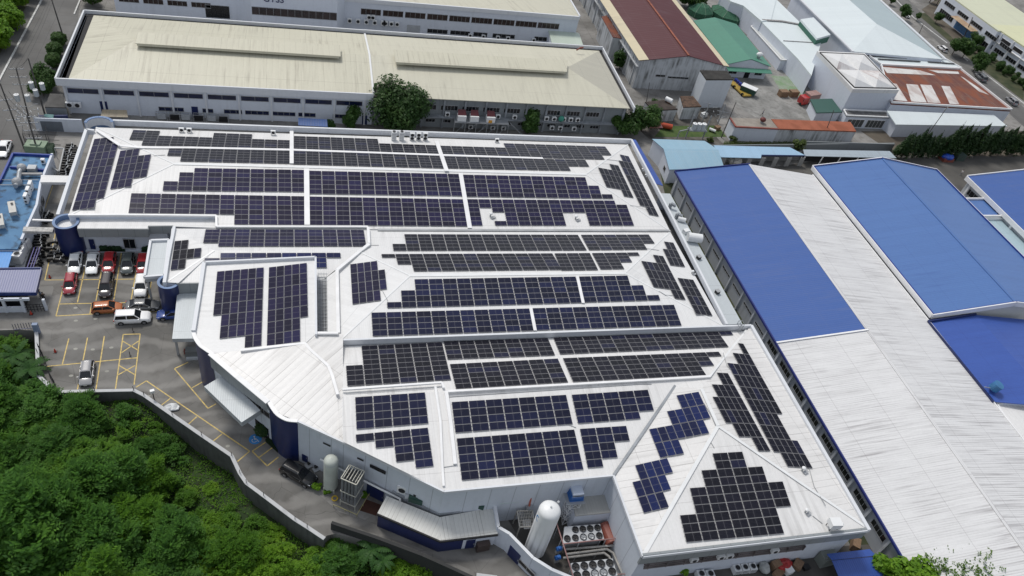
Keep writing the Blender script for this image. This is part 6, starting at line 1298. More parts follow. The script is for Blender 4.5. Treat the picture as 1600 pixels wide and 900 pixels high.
def crate(px, py, label, w, d, h, mat, rz=.2, z=0, name='crate', cat='crate'):
    c = P(px, py, z); r = thing(name, c, label, cat); mb = MB(); mb.box(c, w, d, h, rz, z0=c.z); mb.build('body', mat, r); mb = MB(); mb.box(c, w+.06, d+.06, .06, rz, z0=c.z+h); mb.build('lid', mat, r); return r
BRN = m_plain('cardboard', (.22, .14, .085), .8, .3, 3); crate(1209, 886, 'tall brown cardboard box left of the red tarp', 1.3, .9, 1.1, BRN); crate(1215, 897, 'low brown cardboard box below the red tarp', 1.5, 1.0, .5, BRN, .5); crate(1230, 894, 'small white box right below the red tarp', 1.1, .9, .8, WHITE_METAL, .2)
crate(1245, 884, 'brown wooden pallet stack between red tarp and grey cabinet', 1.5, 1.1, .6, BRN, .7, name='pallet_stack', cat='pallets'); crate(1258, 888, 'dark scrap box with small white bits', .9, .7, .5, BLACK, .1); crate(1333, 854, 'orange brown crate by the blue canopy corner', 1.6, 1.0, 1.2, BRN, .9)
crate(1286, 878, 'grey green slanted cabinet beside the bright blue canopy', 2.2, 1.5, 2.0, m_plain('grey_green_cabinet', (.2, .22, .2), .6, .2), .1, name='cabinet', cat='cabinet')
# condensers along the grey wall
rnd = random.Random(3)
for k, x in enumerate((697, 776, 813, 1000)):
    pass
for x, z, l in ((697, 3.25, 'white condenser on the grey wall ledge right of the dark tree'), (776, 3.25, 'white condenser on the grey wall ledge right of the third maroon topped hood'), (802, 3.25, 'grey condenser on the wall ledge left of the bushy small tree'), (852, 3.25, 'white condenser on the grey ledge just right of the bushy small tree'), (864, 3.25, 'white condenser left beside the green blob on the grey ledge'), (879, 3.25, 'white condenser right beside the green blob on the grey ledge'), (890, 3.25, 'white condenser second right of the green blob on the grey ledge'), (901, 3.25, 'white condenser at the right end of the grey ledge'),
                (736, 0.3, 'low condenser at the foot of the grey wall under the second hood'), (771, 0.3, 'low condenser at the foot of the grey wall under the third hood'), (788, 0.3, 'low grey condenser at the foot of the grey wall beside the slanting stair'), (864, .9, 'low condenser at the wall foot right of the bushy tree'), (877, .9, 'low condenser at the wall foot below the green blob'), (899, .9, 'low condenser at the wall foot at the right end')):
    t = WB2.pt(x, 185)[0]; q = WB2.W(t, z, .75); vent_unit(0, 0, 0, l, at=q, w=1.0, d=.5, h=.9)
t = WB2.pt(873, 193)[0]; bundle('green_cover', 'cover', 0, 0, '', 1, NET) if False else None
mb = MB(); mb.ball(WB2.W(t, 4.0, .9), .7, 10, 6, (1, .7, 1)); tag(mb.build('green_cover', m_plain('teal_cover', (.05, .30, .22), .6, .2)), 'round teal cover between the condensers on the grey ledge', 'cover')
for k, x in enumerate((718, 737.5, 763)):
    t = WB2.pt(x, 182)[0]; q = WB2.W(t, 3.3, 2.0); r = thing('hood_box', q, ('white hood box with maroon top on the grey wall platform, leftmost of three', 'white hood box with maroon top on the grey wall platform, middle of three', 'white hood box with maroon top and an orange tag, rightmost of three')[k], 'hood')
    mb = MB(); mb.box(q, 1.9, 1.4, 1.3, 0, z0=q.z); mb.build('casing', WHITE_METAL, r); mb = MB(); mb.slab([q+V3(-.8, .7, 2.2), q+V3(.8, .7, 2.2), q+V3(.95, -.3, 1.35), q+V3(-.95, -.3, 1.35)], .1); mb.build('louvre', m_plain('maroon_louvre', (.10, .015, .02), .5, .2), r)
    if k == 2: mb = MB(); mb.box(q+V3(-.1, -.72, .3), .8, .04, .7, 0); mb.build('tag', m_plain('orange_tag', (.65, .3, .03), .5, .1), r)
r = thing('steel_platform', WB2.W(WB2.pt(740, 190)[0], 0, 2), 'braced grey steel platform carrying the maroon topped hood boxes', 'platform'); mb = MB(); t0, t1 = WB2.pt(706, 190)[0], WB2.pt(790, 190)[0]
WB2.boxr(mb, t0, t1, 3.1, 3.25, 1.2, 3.0); mb.build('deck', STEEL, r); mb = MB()
for k in range(6):
    t = t0+(t1-t0)*k/5; mb.bar(WB2.W(t, 0, 2.9), WB2.W(t, 3.1, 2.9), .12, .12)
    if k < 5: mb.bar(WB2.W(t, 0, 2.9), WB2.W(t+(t1-t0)/5, 3.1, 2.9), .08, .08)
mb.bar(WB2.W(t1+.5, 3.1, 2.2), WB2.W(t1+4, 0, 2.2), .6, .15); mb.build('brace', STEEL, r)
crate(672, 190, 'dull red cabinet at the wall foot right of the dark tree', 2.2, 1.3, 2.4, m_plain('dull_red', (.17, .045, .035), .6, .3), 0, name='red_cabinet', cat='cabinet')
# units along the white beige-roofed wall
for x, o, l in ((114, .6, 'small condenser on the white wall beside the navy door at the left end'), (126, .6, 'grilled condenser on the white wall left of the navy door')): t = WB.pt(x, 178)[0]; vent_unit(0, 0, 0, l, at=WB.W(t, 1.6, o), w=1.3, d=.5, h=1.0)
r = thing('rusty_shed_roof', P(180, 178, 0), 'small rusty beige canopy between white wall and factory parapet', 'canopy'); mb = MB(); mb.slab(PV([(160, 171, 2.6), (198, 172, 2.6), (200, 183, 2.3), (157, 182, 2.3)]), .1); mb.build('roof', m_roof('rusty_beige', (.40, .34, .24), .6, .8, .5, rust=.6), r); mb = MB()
for x, y in ((158, 182), (199, 182)): mb.box(P(x, y, 2.2), .1, .1, 2.2, 0, z0=0)
mb.build('post', STEEL, r)
r = thing('blue_awning', P(489, 190, 0), 'blue sheet awning against the white wall left of the dark tree', 'awning'); mb = MB(); mb.slab(PV([(466, 184, 3.0), (511, 186.5, 3.0), (512, 198, 2.3), (466, 195.5, 2.3)]), .08); mb.build('roof', m_roof('dusty_blue', (.05, .12, .33), .5, .4, .3), r)
for k, x in enumerate((255, 275, 292, 312, 332, 350)):
    q = WB.W(WB.pt(x, 186)[0], 0, 1.0); r = thing('wall_rack', q, 'steel rack with machines at the foot of the white wall behind the far parapet', 'rack', 'racks at the foot of the white wall'); mb = MB()
    for a in (-1, 1):
        for b in (-.4, .4): mb.bar(q+V3(a, b, 0), q+V3(a, b, 1.5), .08, .08)
    mb.path([q+V3(-1, -.4, 1.5), q+V3(1, -.4, 1.5), q+V3(1, .4, 1.5), q+V3(-1, .4, 1.5)], .08, .08); mb.build('frame', TRIM_GREY, r); mb = MB(); mb.box(q, 1.6, .7, .9, 0, z0=.2); mb.build('machine', BLACK if k % 2 else GREY_METAL, r)
for x, l in ((340, 'square window condenser high on the white wall, dark brown'), ):
    pass
# condensers on the far office wall
for i, (x, y, z) in enumerate([(546+13*a, 34+1.3*a, 2.6) for a in range(5)]+[(576, 31, 3.9), (582, 32, 3.9)]+[(602+9*a, 36+1*a, 2.6) for a in range(3)]):
    t = WF_.pt(x, y)[0]; vent_unit(0, 0, 0, 'white condenser hung on the far office wall behind the beige roof', at=WF_.W(t, z, .5), w=1.1, d=.5, h=1.2, group='condensers on the far office wall')
for x in (735, 756, 779, 795, 836): t = WF_.pt(x, 48)[0]; vent_unit(0, 0, 0, 'small round fan unit low on the far factory wall', at=WF_.W(t, 1.2, .5), w=1.0, d=.4, h=.8, group='fan units on the far factory wall')
# roof of the blue annex
for k, (x, y) in enumerate(((50, 297), (46.5, 306), (43, 316))):
    q = P(x, y, 3.45); vent_unit(0, 0, 0, 'tall white condenser on the blue annex roof in the stepped row of three', at=q, n=2, w=.5, d=1.1, h=1.5, tall=True, group='three tall condensers on the blue annex roof')
vent_unit(0, 0, 0, 'lone white condenser on the far part of the blue annex roof', at=P(68.5, 256, 3.45), w=.6, d=.5, h=.9)
for k, (x, y, l) in enumerate(((21, 333, 'pale ribbed machine with thin legs in the middle of the blue annex roof'), (2, 353, 'pale funnel machine at the left edge of the blue annex roof'))):
    q = P(x, y, 3.45); r = thing('roof_machine', q, l, 'machine'); mb = MB(); mb.bar(q+V3(-.2, 1.0, 1.3), q+V3(.5, -1.3, .9), 1.0, .8); mb.build('body', m_plain('pale_machine', (.48, .47, .44), .5, .2), r); mb = MB()
    for a, b in ((-.7, 1.1), (.3, 1.1), (0, -1.2), (1.0, -1.2)): mb.bar(q+V3(a*1.2, b, 0), q+V3(a*.7, b*.9, 1.2), .07, .07)
    mb.build('leg', STEEL, r); mb = MB(); mb.box(q+V3(.1, .3, 1.75), .3, .3, .1); mb.build('hatch', BLACK, r)
dm = thing('duct_system', P(35, 275, 3.45), 'grey jointed duct with two round hoods on the blue annex roof', 'duct'); q = [P(*p) for p in ((34, 262, 4.3), (30, 270, 4.2), (28, 285, 4.2), (24, 291, 4.4))]
mb = MB(); mb.tube(q, .38, 10); mb.build('duct', STEEL, dm); mb = MB(); mb.ball(q[0], .75, 12, 7); mb.build('hood', TRIM_GREY, dm); mb = MB(); mb.ball(q[2]+V3(-.1, 0, .1), .8, 12, 7); mb.build('hood', TRIM_GREY, dm); mb = MB(); mb.box(P(51, 265, 4.0), 1.3, 1.2, 1.2, 0); mb.build('box_hood', STEEL, dm)
mb = MB(); mb.tube([P(29, 272, 4.0), P(66, 272, 4.0)], .26, 8); mb.tube([P(2, 281, 3.7), P(60, 281, 3.7)], .06, 6); mb.tube([P(0, 289, 3.7), P(52, 289, 3.7)], .08, 6); mb.build('pipe', m_plain('dull_pipe', (.38, .37, .36), .5, .3), dm)
for k, (x, y) in enumerate(((42, 388), (36, 396), (34, 402), (31, 410))): top_fan_unit(x, y, 1.2, 'large white condenser with top fan on the stand beside the motorcycles', w=1.15, d=1.1, h=1.7, group='four big condensers beside the motorcycles', rz=-.2)
r = thing('condenser_stand', P(42, 400, 0), 'purple blue steel stand next to the big condensers and motorcycles', 'stand'); mb = MB()
for a in ((27, 415), (40, 382)): pass
mb.slab(PV([(22, 420, 1.15), (40, 381, 1.15), (50, 381, 1.15), (37, 422, 1.15)]), .12); mb.build('deck', TRIM_GREY, r); mb = MB()
for d in (0, 5, 9): mb.bar(P(42+d, 420, 1.9), P(54+d, 386, 1.9), .12, .12)
mb.build('rail', m_plain('violet_blue_rail', (.06, .05, .22), .5, .2), r)
crate(30, 383, 'small purple steel frame box behind the big condensers', 1.0, 1.0, 1.6, m_plain('purple_frame', (.07, .05, .16), .6, .2), 0, z=1.2, name='frame_box', cat='box')
# generator yard north of the annex
c = P(60, 238, 0); r = thing('transformer_box', c, 'pale green transformer cabinet between the poles and the blue annex', 'transformer'); mb = MB(); mb.box(c, 3.4, 2.2, 1.9, -.1, z0=0); mb.build('cabinet', m_plain('pale_green_paint', (.20, .28, .19), .6, .2), r); mb = MB()
for k in range(5): mb.box(c+V3(2.3, -.8+k*.4, .9), .9, .06, 1.4, -.1)
mb.build('fin', m_plain('green_fins', (.12, .18, .12), .6, .2), r); mb = MB(); mb.box(c+V3(0, 0, 1.9), 1.6, 1.2, .25, -.1, z0=1.9); mb.build('lid', m_plain('pale_green_lid', (.26, .34, .25), .6, .2), r)
r = thing('mesh_cage', P(70, 220, 0), 'dark open steel cage frames behind the green transformer cabinet', 'cage'); mb = MB()
for x in (40, 50, 62, 75):
    mb.bar(P(x, 225, 0), P(x, 225, 0)+V3(0, 0, 2.2), .08, .08)
for z in (.1, 1.1, 2.2): mb.bar(P(40, 225, 0)+V3(0, 0, z), P(95, 227, 0)+V3(0, 0, z), .06, .06); mb.bar(P(40, 212, 0)+V3(0, 0, z), P(40, 225, 0)+V3(0, 0, z), .06, .06); mb.bar(P(75, 213, 0)+V3(0, 0, z), P(78, 226, 0)+V3(0, 0, z), .06, .06)
mb.build('frame', DARK, r)
mb = MB(); a, b = P(58, 204, 0), P(132, 206.5, 0); mb.bar(a+V3(0, 0, 1.4), b+V3(0, 0, 1.4), .25, 2.8); w_ = mb.build('boundary_wall', WALL); tag(w_, 'white boundary wall with a grey gate left of the factory corner', 'wall')
WBw = Wall(a, b); WBw.p0 = WBw.p0+WBw.n*.13; g = MB(); WBw.boxr(g, 1.0, 4.6, .1, 2.2, 0, .08); o = g.build('gate', m_plain('grey_gate', (.15, .17, .2), .5, .3), None); tag(o, 'grey double gate in the white boundary wall', 'gate')
block('dark_shelter', 'dark weathered shelter roof between the beige factory and the white boundary wall', 'shelter', [(78, 146), (98, 147), (103, 168), (70, 167)], 2.8, m_plain('dark_roof', (.09, .088, .085), .9, .4), WALL_GREY, .2)
mb = MB(); mb.bar(P(62, 188, 1.0), P(107, 187, 1.0), .4, 2.0); tag(mb.build('navy_wall', NAVY), 'low navy wall under the beige factory at its left corner', 'wall')
mb = MB(); mb.slab(PV([(70, 178, 2.2), (84, 179, 2.2), (83, 184.5, 2.0), (68, 182, 2.0)]), .08); tag(mb.build('teal_sheet', m_plain('teal_sheet', (.16, .33, .32), .6, .2)), 'small teal sheet over the low navy wall', 'sheet')
r = thing('pipe_gantry', P(92, 245, 0), 'pale pipe frame standing between the annex and the motorcycles', 'frame'); mb = MB(); q = [P(85, 231, 2.2), P(100, 232, 2.2), P(92, 268, 2.2), P(82, 262, 2.2)]; mb.path(q, .2, .2)
for p in q: mb.bar(V3(p.x, p.y, 0), p, .1, .1)
mb.build('frame', m_plain('pale_frame', (.42, .43, .43), .6, .2), r)
# utility poles
PW = m_plain('weathered_pole', (.10, .095, .088), .9, .4, 2); CER = m_plain('transformer_can', (.46, .50, .52), .4, .15)
tips = {}
def pole(key, base, top, label, arms=(), cans=(), name='utility_pole', r0=.17, lamp=False, zb=0.0):
    b = P(base[0], base[1], zb); z = min(((P(top[0], top[1], k/10+zb)-b).to_2d().length, k/10+zb) for k in range(20, 170))[1]; t = P(top[0], top[1], z)
    r = thing(name, b, label, 'utility pole' if name == 'utility_pole' else 'lamp post'); mb = MB(); mb.cyl(b, t, r0, r0*.65, 10); mb.build('pole', PW if not lamp else STEEL, r); L = (t-b).length
    for f, w_, a_ in arms:
        p = b.lerp(t, f); d = V3(math.cos(a_), math.sin(a_), 0); mb = MB(); mb.bar(p-d*w_/2+V3(0, 0, .1), p+d*w_/2+V3(0, 0, .1), .1, .12); arm = mb.build('crossarm', STEEL, r); mb = MB()
        for k in (-.48, -.16, .2, .48): q = p+d*w_*k+V3(0, 0, .16); mb.cyl(q, q+V3(0, 0, .3), .09, .05, 8)
        mb.build('insulator', m_plain('insulator', (.45, .44, .42), .4, .2) if 'insulator' not in bpy.data.materials else bpy.data.materials['insulator'], arm)
    for f, dx, dy in cans:
        q = b.lerp(t, f)+V3(dx, dy, 0); mb = MB(); mb.cyl(q, q+V3(0, 0, 1.25), .42, n=16); cn3 = mb.build('transformer_can', CER, r); mb = MB(); mb.cyl(q+V3(0, 0, 1.25), q+V3(0, 0, 1.32), .44, n=16); mb.cyl(q+V3(.15, 0, 1.3), q+V3(.15, 0, 1.55), .06, n=6); mb.cyl(q+V3(-.15, 0, 1.3), q+V3(-.15, 0, 1.55), .06, n=6); mb.build('lid', WHITE_METAL, cn3)
    if lamp:
        mb = MB(); mb.bar(t, t+V3(1.6, 0, .1), .08, .08); mb.build('arm', STEEL, r); mb = MB(); mb.box(t+V3(1.7, 0, .05), .6, .25, .12); mb.build('lamp_head', WHITE_METAL, r)
    tips[key] = t; return r
pole('a', (38, 232), (0, 130), 'dark leaning utility pole nearest the white car at the left edge', [(.45, 2.2, .3), (.6, 2.2, .3), (.75, 2.2, .3)])
pole('b', (47, 192), (25, 106), 'utility pole with crossarms and two transformer cans, left one of the pair', [(.97, 2.4, .1), (.83, 2.8, .1), (.7, 2.4, .1)], [(.42, -1.0, -.2), (.42, .75, -.2)])
pole('c', (72, 185), (44, 91), 'bare topped utility pole with three transformer cans, right one of the pair', [], [(.5, -.85, .2), (.42, -.2, -.7), (.5, .95, 0)])
pole('d', (60, 240), (42, 180), 'short pole with bunched switchgear and wires in front of the pair', [(.95, 3.2, .1), (.8, 3, .1), (.6, 2.6, .1), (.4, 2.6, .1)], [])
pole('e', (100, 61), (80, -3), 'plain utility pole beside the left road near the top edge')
pole('f', (1127, 215), (1150, 160), 'dark bare pole behind the pink roofed end of the rusty building', r0=.14); pole('g', (1284, 222), (1303, 172), 'pole with a small white light in front of the rusty building', r0=.12)
pole('h', (1440, 224), (1479, 169), 'thin grey pole rising from the cypress hedge', [(.97, 3, .6)], r0=.12, name='utility_pole'); pole('i', (524, 184), (525, 142), 'thin black lamp post in front of the white beige roofed factory', lamp=True, r0=.07, name='lamp_post')
pole('j', (833, 175), (834, 158), 'short white mast against the eave of the right beige roof', r0=.05, zb=4); pole('k', (1010, 160), (1015, 129), 'black pole standing at the mouldy hall front', r0=.1)
pole('l', (1436, 53), (1443, 37), 'dark lamp pole at the right hand road edge', r0=.12); pole('m', (1505, 60), (1520, 27), 'grey lattice pole with fittings by the road verge', [(.9, 2, 1)], r0=.2); pole('n', (1096, 20), (1105, -8), 'pole beside the green net domes', r0=.1)
mb = MB()
def wire(a, b, sag=.6):
    p = a
    for k in range(1, 9): t = k/8; q = a.lerp(b, t)-V3(0, 0, 4*sag*t*(1-t)); mb.bar(p, q, .035, .035); p = q
for o_ in (-.9, 0, .9):
    wire(tips['b']+V3(o_, 0, 0), tips['e']+V3(o_*.5, 0, 0)); wire(tips['a']+V3(o_, 0, -1.5), tips['d']+V3(o_, 0, 0)); wire(tips['b']+V3(o_, 0, -1), tips['d']+V3(o_, 0, -.2), .2)
wire(tips['b'], tips['c'], .3); wire(tips['a'], P(-30, 380, 6), .8); wire(tips['e'], P(84, -60, 9), .3)
tag(mb.build('overhead_wires', BLACK), 'thin black overhead wires strung between the left utility poles', 'wires')
r = thing('switch_rack', P(48, 205, 0), 'tangle of pale steel arms and insulators on the short pole', 'switchgear'); mb = MB(); rnd = random.Random(5); c = P(50, 215, 0)
for k in range(34): p = c+V3(rnd.uniform(-1.8, 1.8), rnd.uniform(-.8, 2.2), rnd.uniform(2.2, 6.5)); q = p+V3(rnd.uniform(-.9, .9), rnd.uniform(-.5, .5), rnd.uniform(-.2, .3)); mb.bar(p, q, .07, .07)
mb.build('steelwork', STEEL, r); mb = MB()
for k in range(22): p = c+V3(rnd.uniform(-1.8, 1.8), rnd.uniform(-.8, 2.2), rnd.uniform(2.2, 6.5)); mb.cyl(p, p+V3(0, 0, .35), .1, .06, 8)
mb.build('insulator', WHITE_METAL, r)
# H frame with three transformers behind the shed
r = thing('transformer_bank', P(1100, 210, 0), 'three white transformer cans on a grey steel bench above the grass patch', 'transformers'); mb = MB(); a, b = P(1076, 202, 2.6), P(1103, 203, 2.6); mb.bar(a, b, 1.6, .2)
for p in (a, b): mb.bar(V3(p.x, p.y, 0), V3(p.x, p.y, 6.5), .25, .25)
mb.bar(P(1062, 205, 2.6), a, .2, .2); mb.bar(V3(P(1062, 205, 2.6).x, P(1062, 205, 2.6).y, 0), P(1062, 205, 2.6), .2, .2); mb.build('bench', STEEL, r)
for k in range(3): q = a.lerp(b, .25+.27*k)+V3(0, 0, .1); mb = MB(); mb.cyl(q, q+V3(0, 0, 1.5), .55, n=16); c_ = mb.build('transformer_can', CER, r); mb = MB(); mb.cyl(q+V3(0, 0, 1.5), q+V3(0, 0, 1.58), .58, n=16); mb.cyl(q+V3(0, 0, 1.58), q+V3(0, 0, 1.9), .1, n=8); mb.build('lid', WHITE_METAL, c_)
r = thing('switch_rack', P(1112, 190, 0), 'slanting pale crossarms and cables beside the stair tower', 'switchgear'); mb = MB(); c = P(1108, 192, 0)
for k in range(16): p = c+V3(rnd.uniform(-2.5, 3), rnd.uniform(-1.5, 2), rnd.uniform(1.5, 5)); q = p+V3(rnd.uniform(-1.2, 1.6), rnd.uniform(-1, .4), rnd.uniform(-.2, .3)); mb.bar(p, q, .12, .12)
for x in (-2, 2.5): mb.bar(c+V3(x, 0, 0), c+V3(x, 0, 5.5), .2, .2)
mb.build('steelwork', STEEL, r)
for x, y, w_, d_, h_, m_, l, n_, cat_ in ((1038, 201, 3.2, 1.2, 1.3, ORANGE_RED, 'orange red tank body beside the bushy tree', 'red_tank', 'tank'), (1112, 206, 1.3, .7, .7, WHITE_METAL, 'white drum lying below the transformers', 'white_drum', 'drum'), (1120, 202, 1.4, 1.0, .8, BRN, 'brown scrap box near the lane pole', 'scrap_box', 'crate'), (1099, 182, 1.6, 1.0, .9, WHITE_METAL, 'small white box at the foot of the stair tower', 'white_box', 'box')):
    c = P(x, y, 0); r = thing(n_, c, l, cat_); mb = MB()
    if 'tank' in n_ or 'drum' in n_:
        mb.cyl(c+V3(-w_/2, .5, h_/2+.2), c+V3(w_/2, -.5, h_/2+.2), h_/2, n=14); mb.build('barrel', m_, r); mb = MB()
        for k in (-.3, .3): mb.box(c+V3(w_*k, -k, 0), .15, h_, .4, 0, z0=0)
        mb.build('saddle', BLACK, r)
    else: mb.box(c, w_, d_, h_, .4, z0=0); mb.build('body', m_, r); mb = MB(); mb.box(c, w_+.08, d_+.08, .08, .4, z0=h_); mb.build('lid', m_, r)
c = P(1045, 160, 3.5); r = thing('water_barrel', c, 'white barrel lying on the pump house roof', 'barrel'); mb = MB(); mb.cyl(c+V3(-.7, .8, .6), c+V3(.5, -.5, .6), .6, n=14); mb.build('barrel', WHITE_METAL, r); mb = MB(); mb.box(c, .9, .9, .2, .6, z0=c.z); mb.build('cradle', m_plain('rust_cradle', (.2, .09, .05), .8, .3), r)
c = P(1190, 192, 4.0); r = thing('roof_ventilator', c, 'dark red turbine ventilator on the low rusty building', 'ventilator'); mb = MB(); mb.cyl(c, c+V3(0, 0, .5), .4, n=12); mb.build('neck', STEEL, r); mb = MB(); mb.ball(c+V3(0, 0, .95), .75, 14, 8, (1, 1, .75)); mb.build('turbine', m_plain('dark_red', (.12, .02, .015), .6, .3), r)
c = P(1185, 90, 5.0); r = thing('roof_ventilator', c, 'white round ventilator on the green roof', 'ventilator'); mb = MB(); mb.cyl(c, c+V3(0, 0, .5), .5, n=12); mb.build('neck', STEEL, r); mb = MB(); mb.ball(c+V3(0, 0, .95), .9, 14, 8, (1.1, .8, .75)); mb.build('turbine', WHITE_METAL, r)
c = P(905, 80, 8.6); r = thing('pipe_elbow', c, 'red pipe elbow on the beige roof near its far right corner', 'pipe'); mb = MB(); mb.tube([c+V3(-.8, 0, .2), c+V3(0, 0, .9), c+V3(.9, .3, .9)], .2, 8); mb.build('pipe', RED_PAINT, r)
c = P(1500, 247, 0); r = thing('covered_skip', c, 'blue tarp covered skip with a red base by the cypress hedge', 'skip'); mb = MB(); c = P(1477, 250, 0); r.location = c; mb.box(c, 3.2, 2.2, 1.0, 0, z0=0); mb.build('skip', RED_PAINT, r); mb = MB(); mb.ball(c+V3(0, 0, 1.1), 1.7, 12, 7, (1.1, .8, .5)); mb.build('tarp', m_plain('blue_tarp', (.02, .08, .45), .4, .4, 2), r)
c = P(1496, 249, 0); crate(1496, 249, 'dark green bin with grey lid beside the blue tarp skip', 2.6, 1.8, 1.7, m_plain('bin_green', (.05, .08, .07), .6, .3), 0, name='bin', cat='bin')
r = thing('flatbed_load', P(1162, 135, 0), 'yellow flatbed trailer with blue drums and a white topped green box', 'trailer'); a, b = P(1143, 126, .5), P(1168, 150, .5); mb = MB(); mb.bar(a, b, 2.6, .35); mb.build('bed', m_plain('trailer_yellow', (.38, .26, .05), .5, .2), r); mb = MB(); q = a.lerp(b, .75)+V3(1.4, .2, 0); mb.box(q, 4.2, 2.2, 1.4, -.75, z0=.6); mb.build('box', m_plain('dark_green_box', (.015, .06, .045), .6, .2), r); mb = MB(); mb.box(q, 4.3, 2.3, .1, -.75, z0=2.0); mb.build('lid', WHITE_METAL, r); mb = MB()
for k in range(4): p = a.lerp(b, .1+.13*k)+V3(.8, .3, 0); mb.cyl(p, p+V3(0, 0, .9), .45, n=12)
mb.build('drum', m_plain('drum_navy', (.02, .04, .28), .5, .2), r)
mb = MB()
for k in range(2):
    for s in (-1, 1): p = a.lerp(b, .3+.5*k); mb.cyl(p+V3(s*1.0, s*.9, 0), p+V3(s*1.2, s*1.1, 0), .45, n=12)
mb.build('wheel', RUBBER, r)
for x, y, l in ((1222, 150, 'brown wooden crate pile left of the red truck'), (1238, 150, 'dark pallet pile next to the red truck')): crate(x, y, l, 2.6, 1.6, 1.6, BRN, .1, name='crate_pile', cat='crates')
c = P(301, 556, 0); r = thing('standing_unit', c, 'small grey machine with red cover under the eave by the navy corner', 'machine'); mb = MB(); mb.box(c, 1.7, 1.0, 1.5, 0, z0=0); mb.build('casing', m_plain('mid_grey', (.15, .16, .16), .5, .2), r); mb = MB(); mb.box(c+V3(-.9, .3, .7), .5, .5, .7); mb.build('cover', RED_PAINT, r); mb = MB(); mb.box(c+V3(0, -.4, 0), 1.6, .9, .4, 0, z0=0); mb.build('tray', GREY_METAL, r)
vent_unit(0, 0, 0, 'white condenser on the wall right of the grey porch canopy', at=P(415, 660, 2.6), w=1.3, d=.5, h=.9, rz=-.8); vent_unit(0, 0, 0, 'white condenser lower on the wall between porch canopy and navy corner', at=P(418, 672, 1.2), w=1.4, d=.5, h=1.0, rz=-.8)
c = P(241, 624, 0); r = thing('lamp_post', c, 'short post with a white box head on the retaining wall edge', 'lamp post'); mb = MB(); mb.bar(c, c+V3(0, 0, 1.6), .1, .1); mb.build('post', DARK, r); mb = MB(); mb.box(c+V3(0, 0, 1.8), .55, .4, .45, .3); mb.build('head', WHITE_METAL, r)
for (x, y, l) in ((86.5, 550, 'red traffic cone on the open parking yard'), (78, 434, 'red traffic cone at the motorcycle bay corner'), (49, 491, 'red traffic cone below the guard house railing')):
    c = P(x, y, 0); r = thing('traffic_cone', c, l, 'traffic cone'); mb = MB(); mb.cyl(c, c+V3(0, 0, .7), .2, .04, 12); mb.build('cone', m_plain('cone_red', (.5, .05, .03), .5, .1), r); mb = MB(); mb.box(c, .5, .5, .05, 0, z0=0); mb.build('base', BLACK, r)
for (x, y, l) in ((203.5, 556, 'thin dark bollard standing on the right side of the hatched bays'), (208, 518, 'thin dark bollard just above the hatched bay')): c = P(x, y, 0); mb = MB(); mb.cyl(c, c+V3(0, 0, 1.0), .05, n=8); mb.cyl(c, c+V3(0, 0, .06), .2, n=10); tag(mb.build('bollard', BLACK), l, 'bollard')
# ================================================================ vehicles
RIM = m_plain('alloy', (.30, .30, .31), .35, .1, metal=.5); HL = m_plain('headlight_glass', (.55, .57, .6), .15, .1); TL = m_plain('taillight', (.30, .01, .01), .3, .1); PLATE = m_plain('number_plate', (.55, .55, .52), .6, .05)
def paint(name, col, rough=.25):
    m, ns, ls, b = base_mat(name, col, rough, .0); b.inputs['Coat Weight'].default_value = .6; b.inputs['Coat Roughness'].default_value = .08; return m
STY = dict(sedan=(4.6, 1.78, 1.45, -1.75, -1.0, .35, 1.25, .98, .80), hatch=(4.0, 1.7, 1.5, -1.9, -1.5, .3, 1.15, .98, .85), suv=(4.8, 1.88, 1.8, -2.25, -2.0, .35, 1.15, 1.12, 1.05), mpv=(4.5, 1.75, 1.72, -2.15, -1.9, .55, 1.4, 1.05, .95), cross=(4.35, 1.82, 1.62, -2.0, -1.55, .35, 1.2, 1.05, .98))
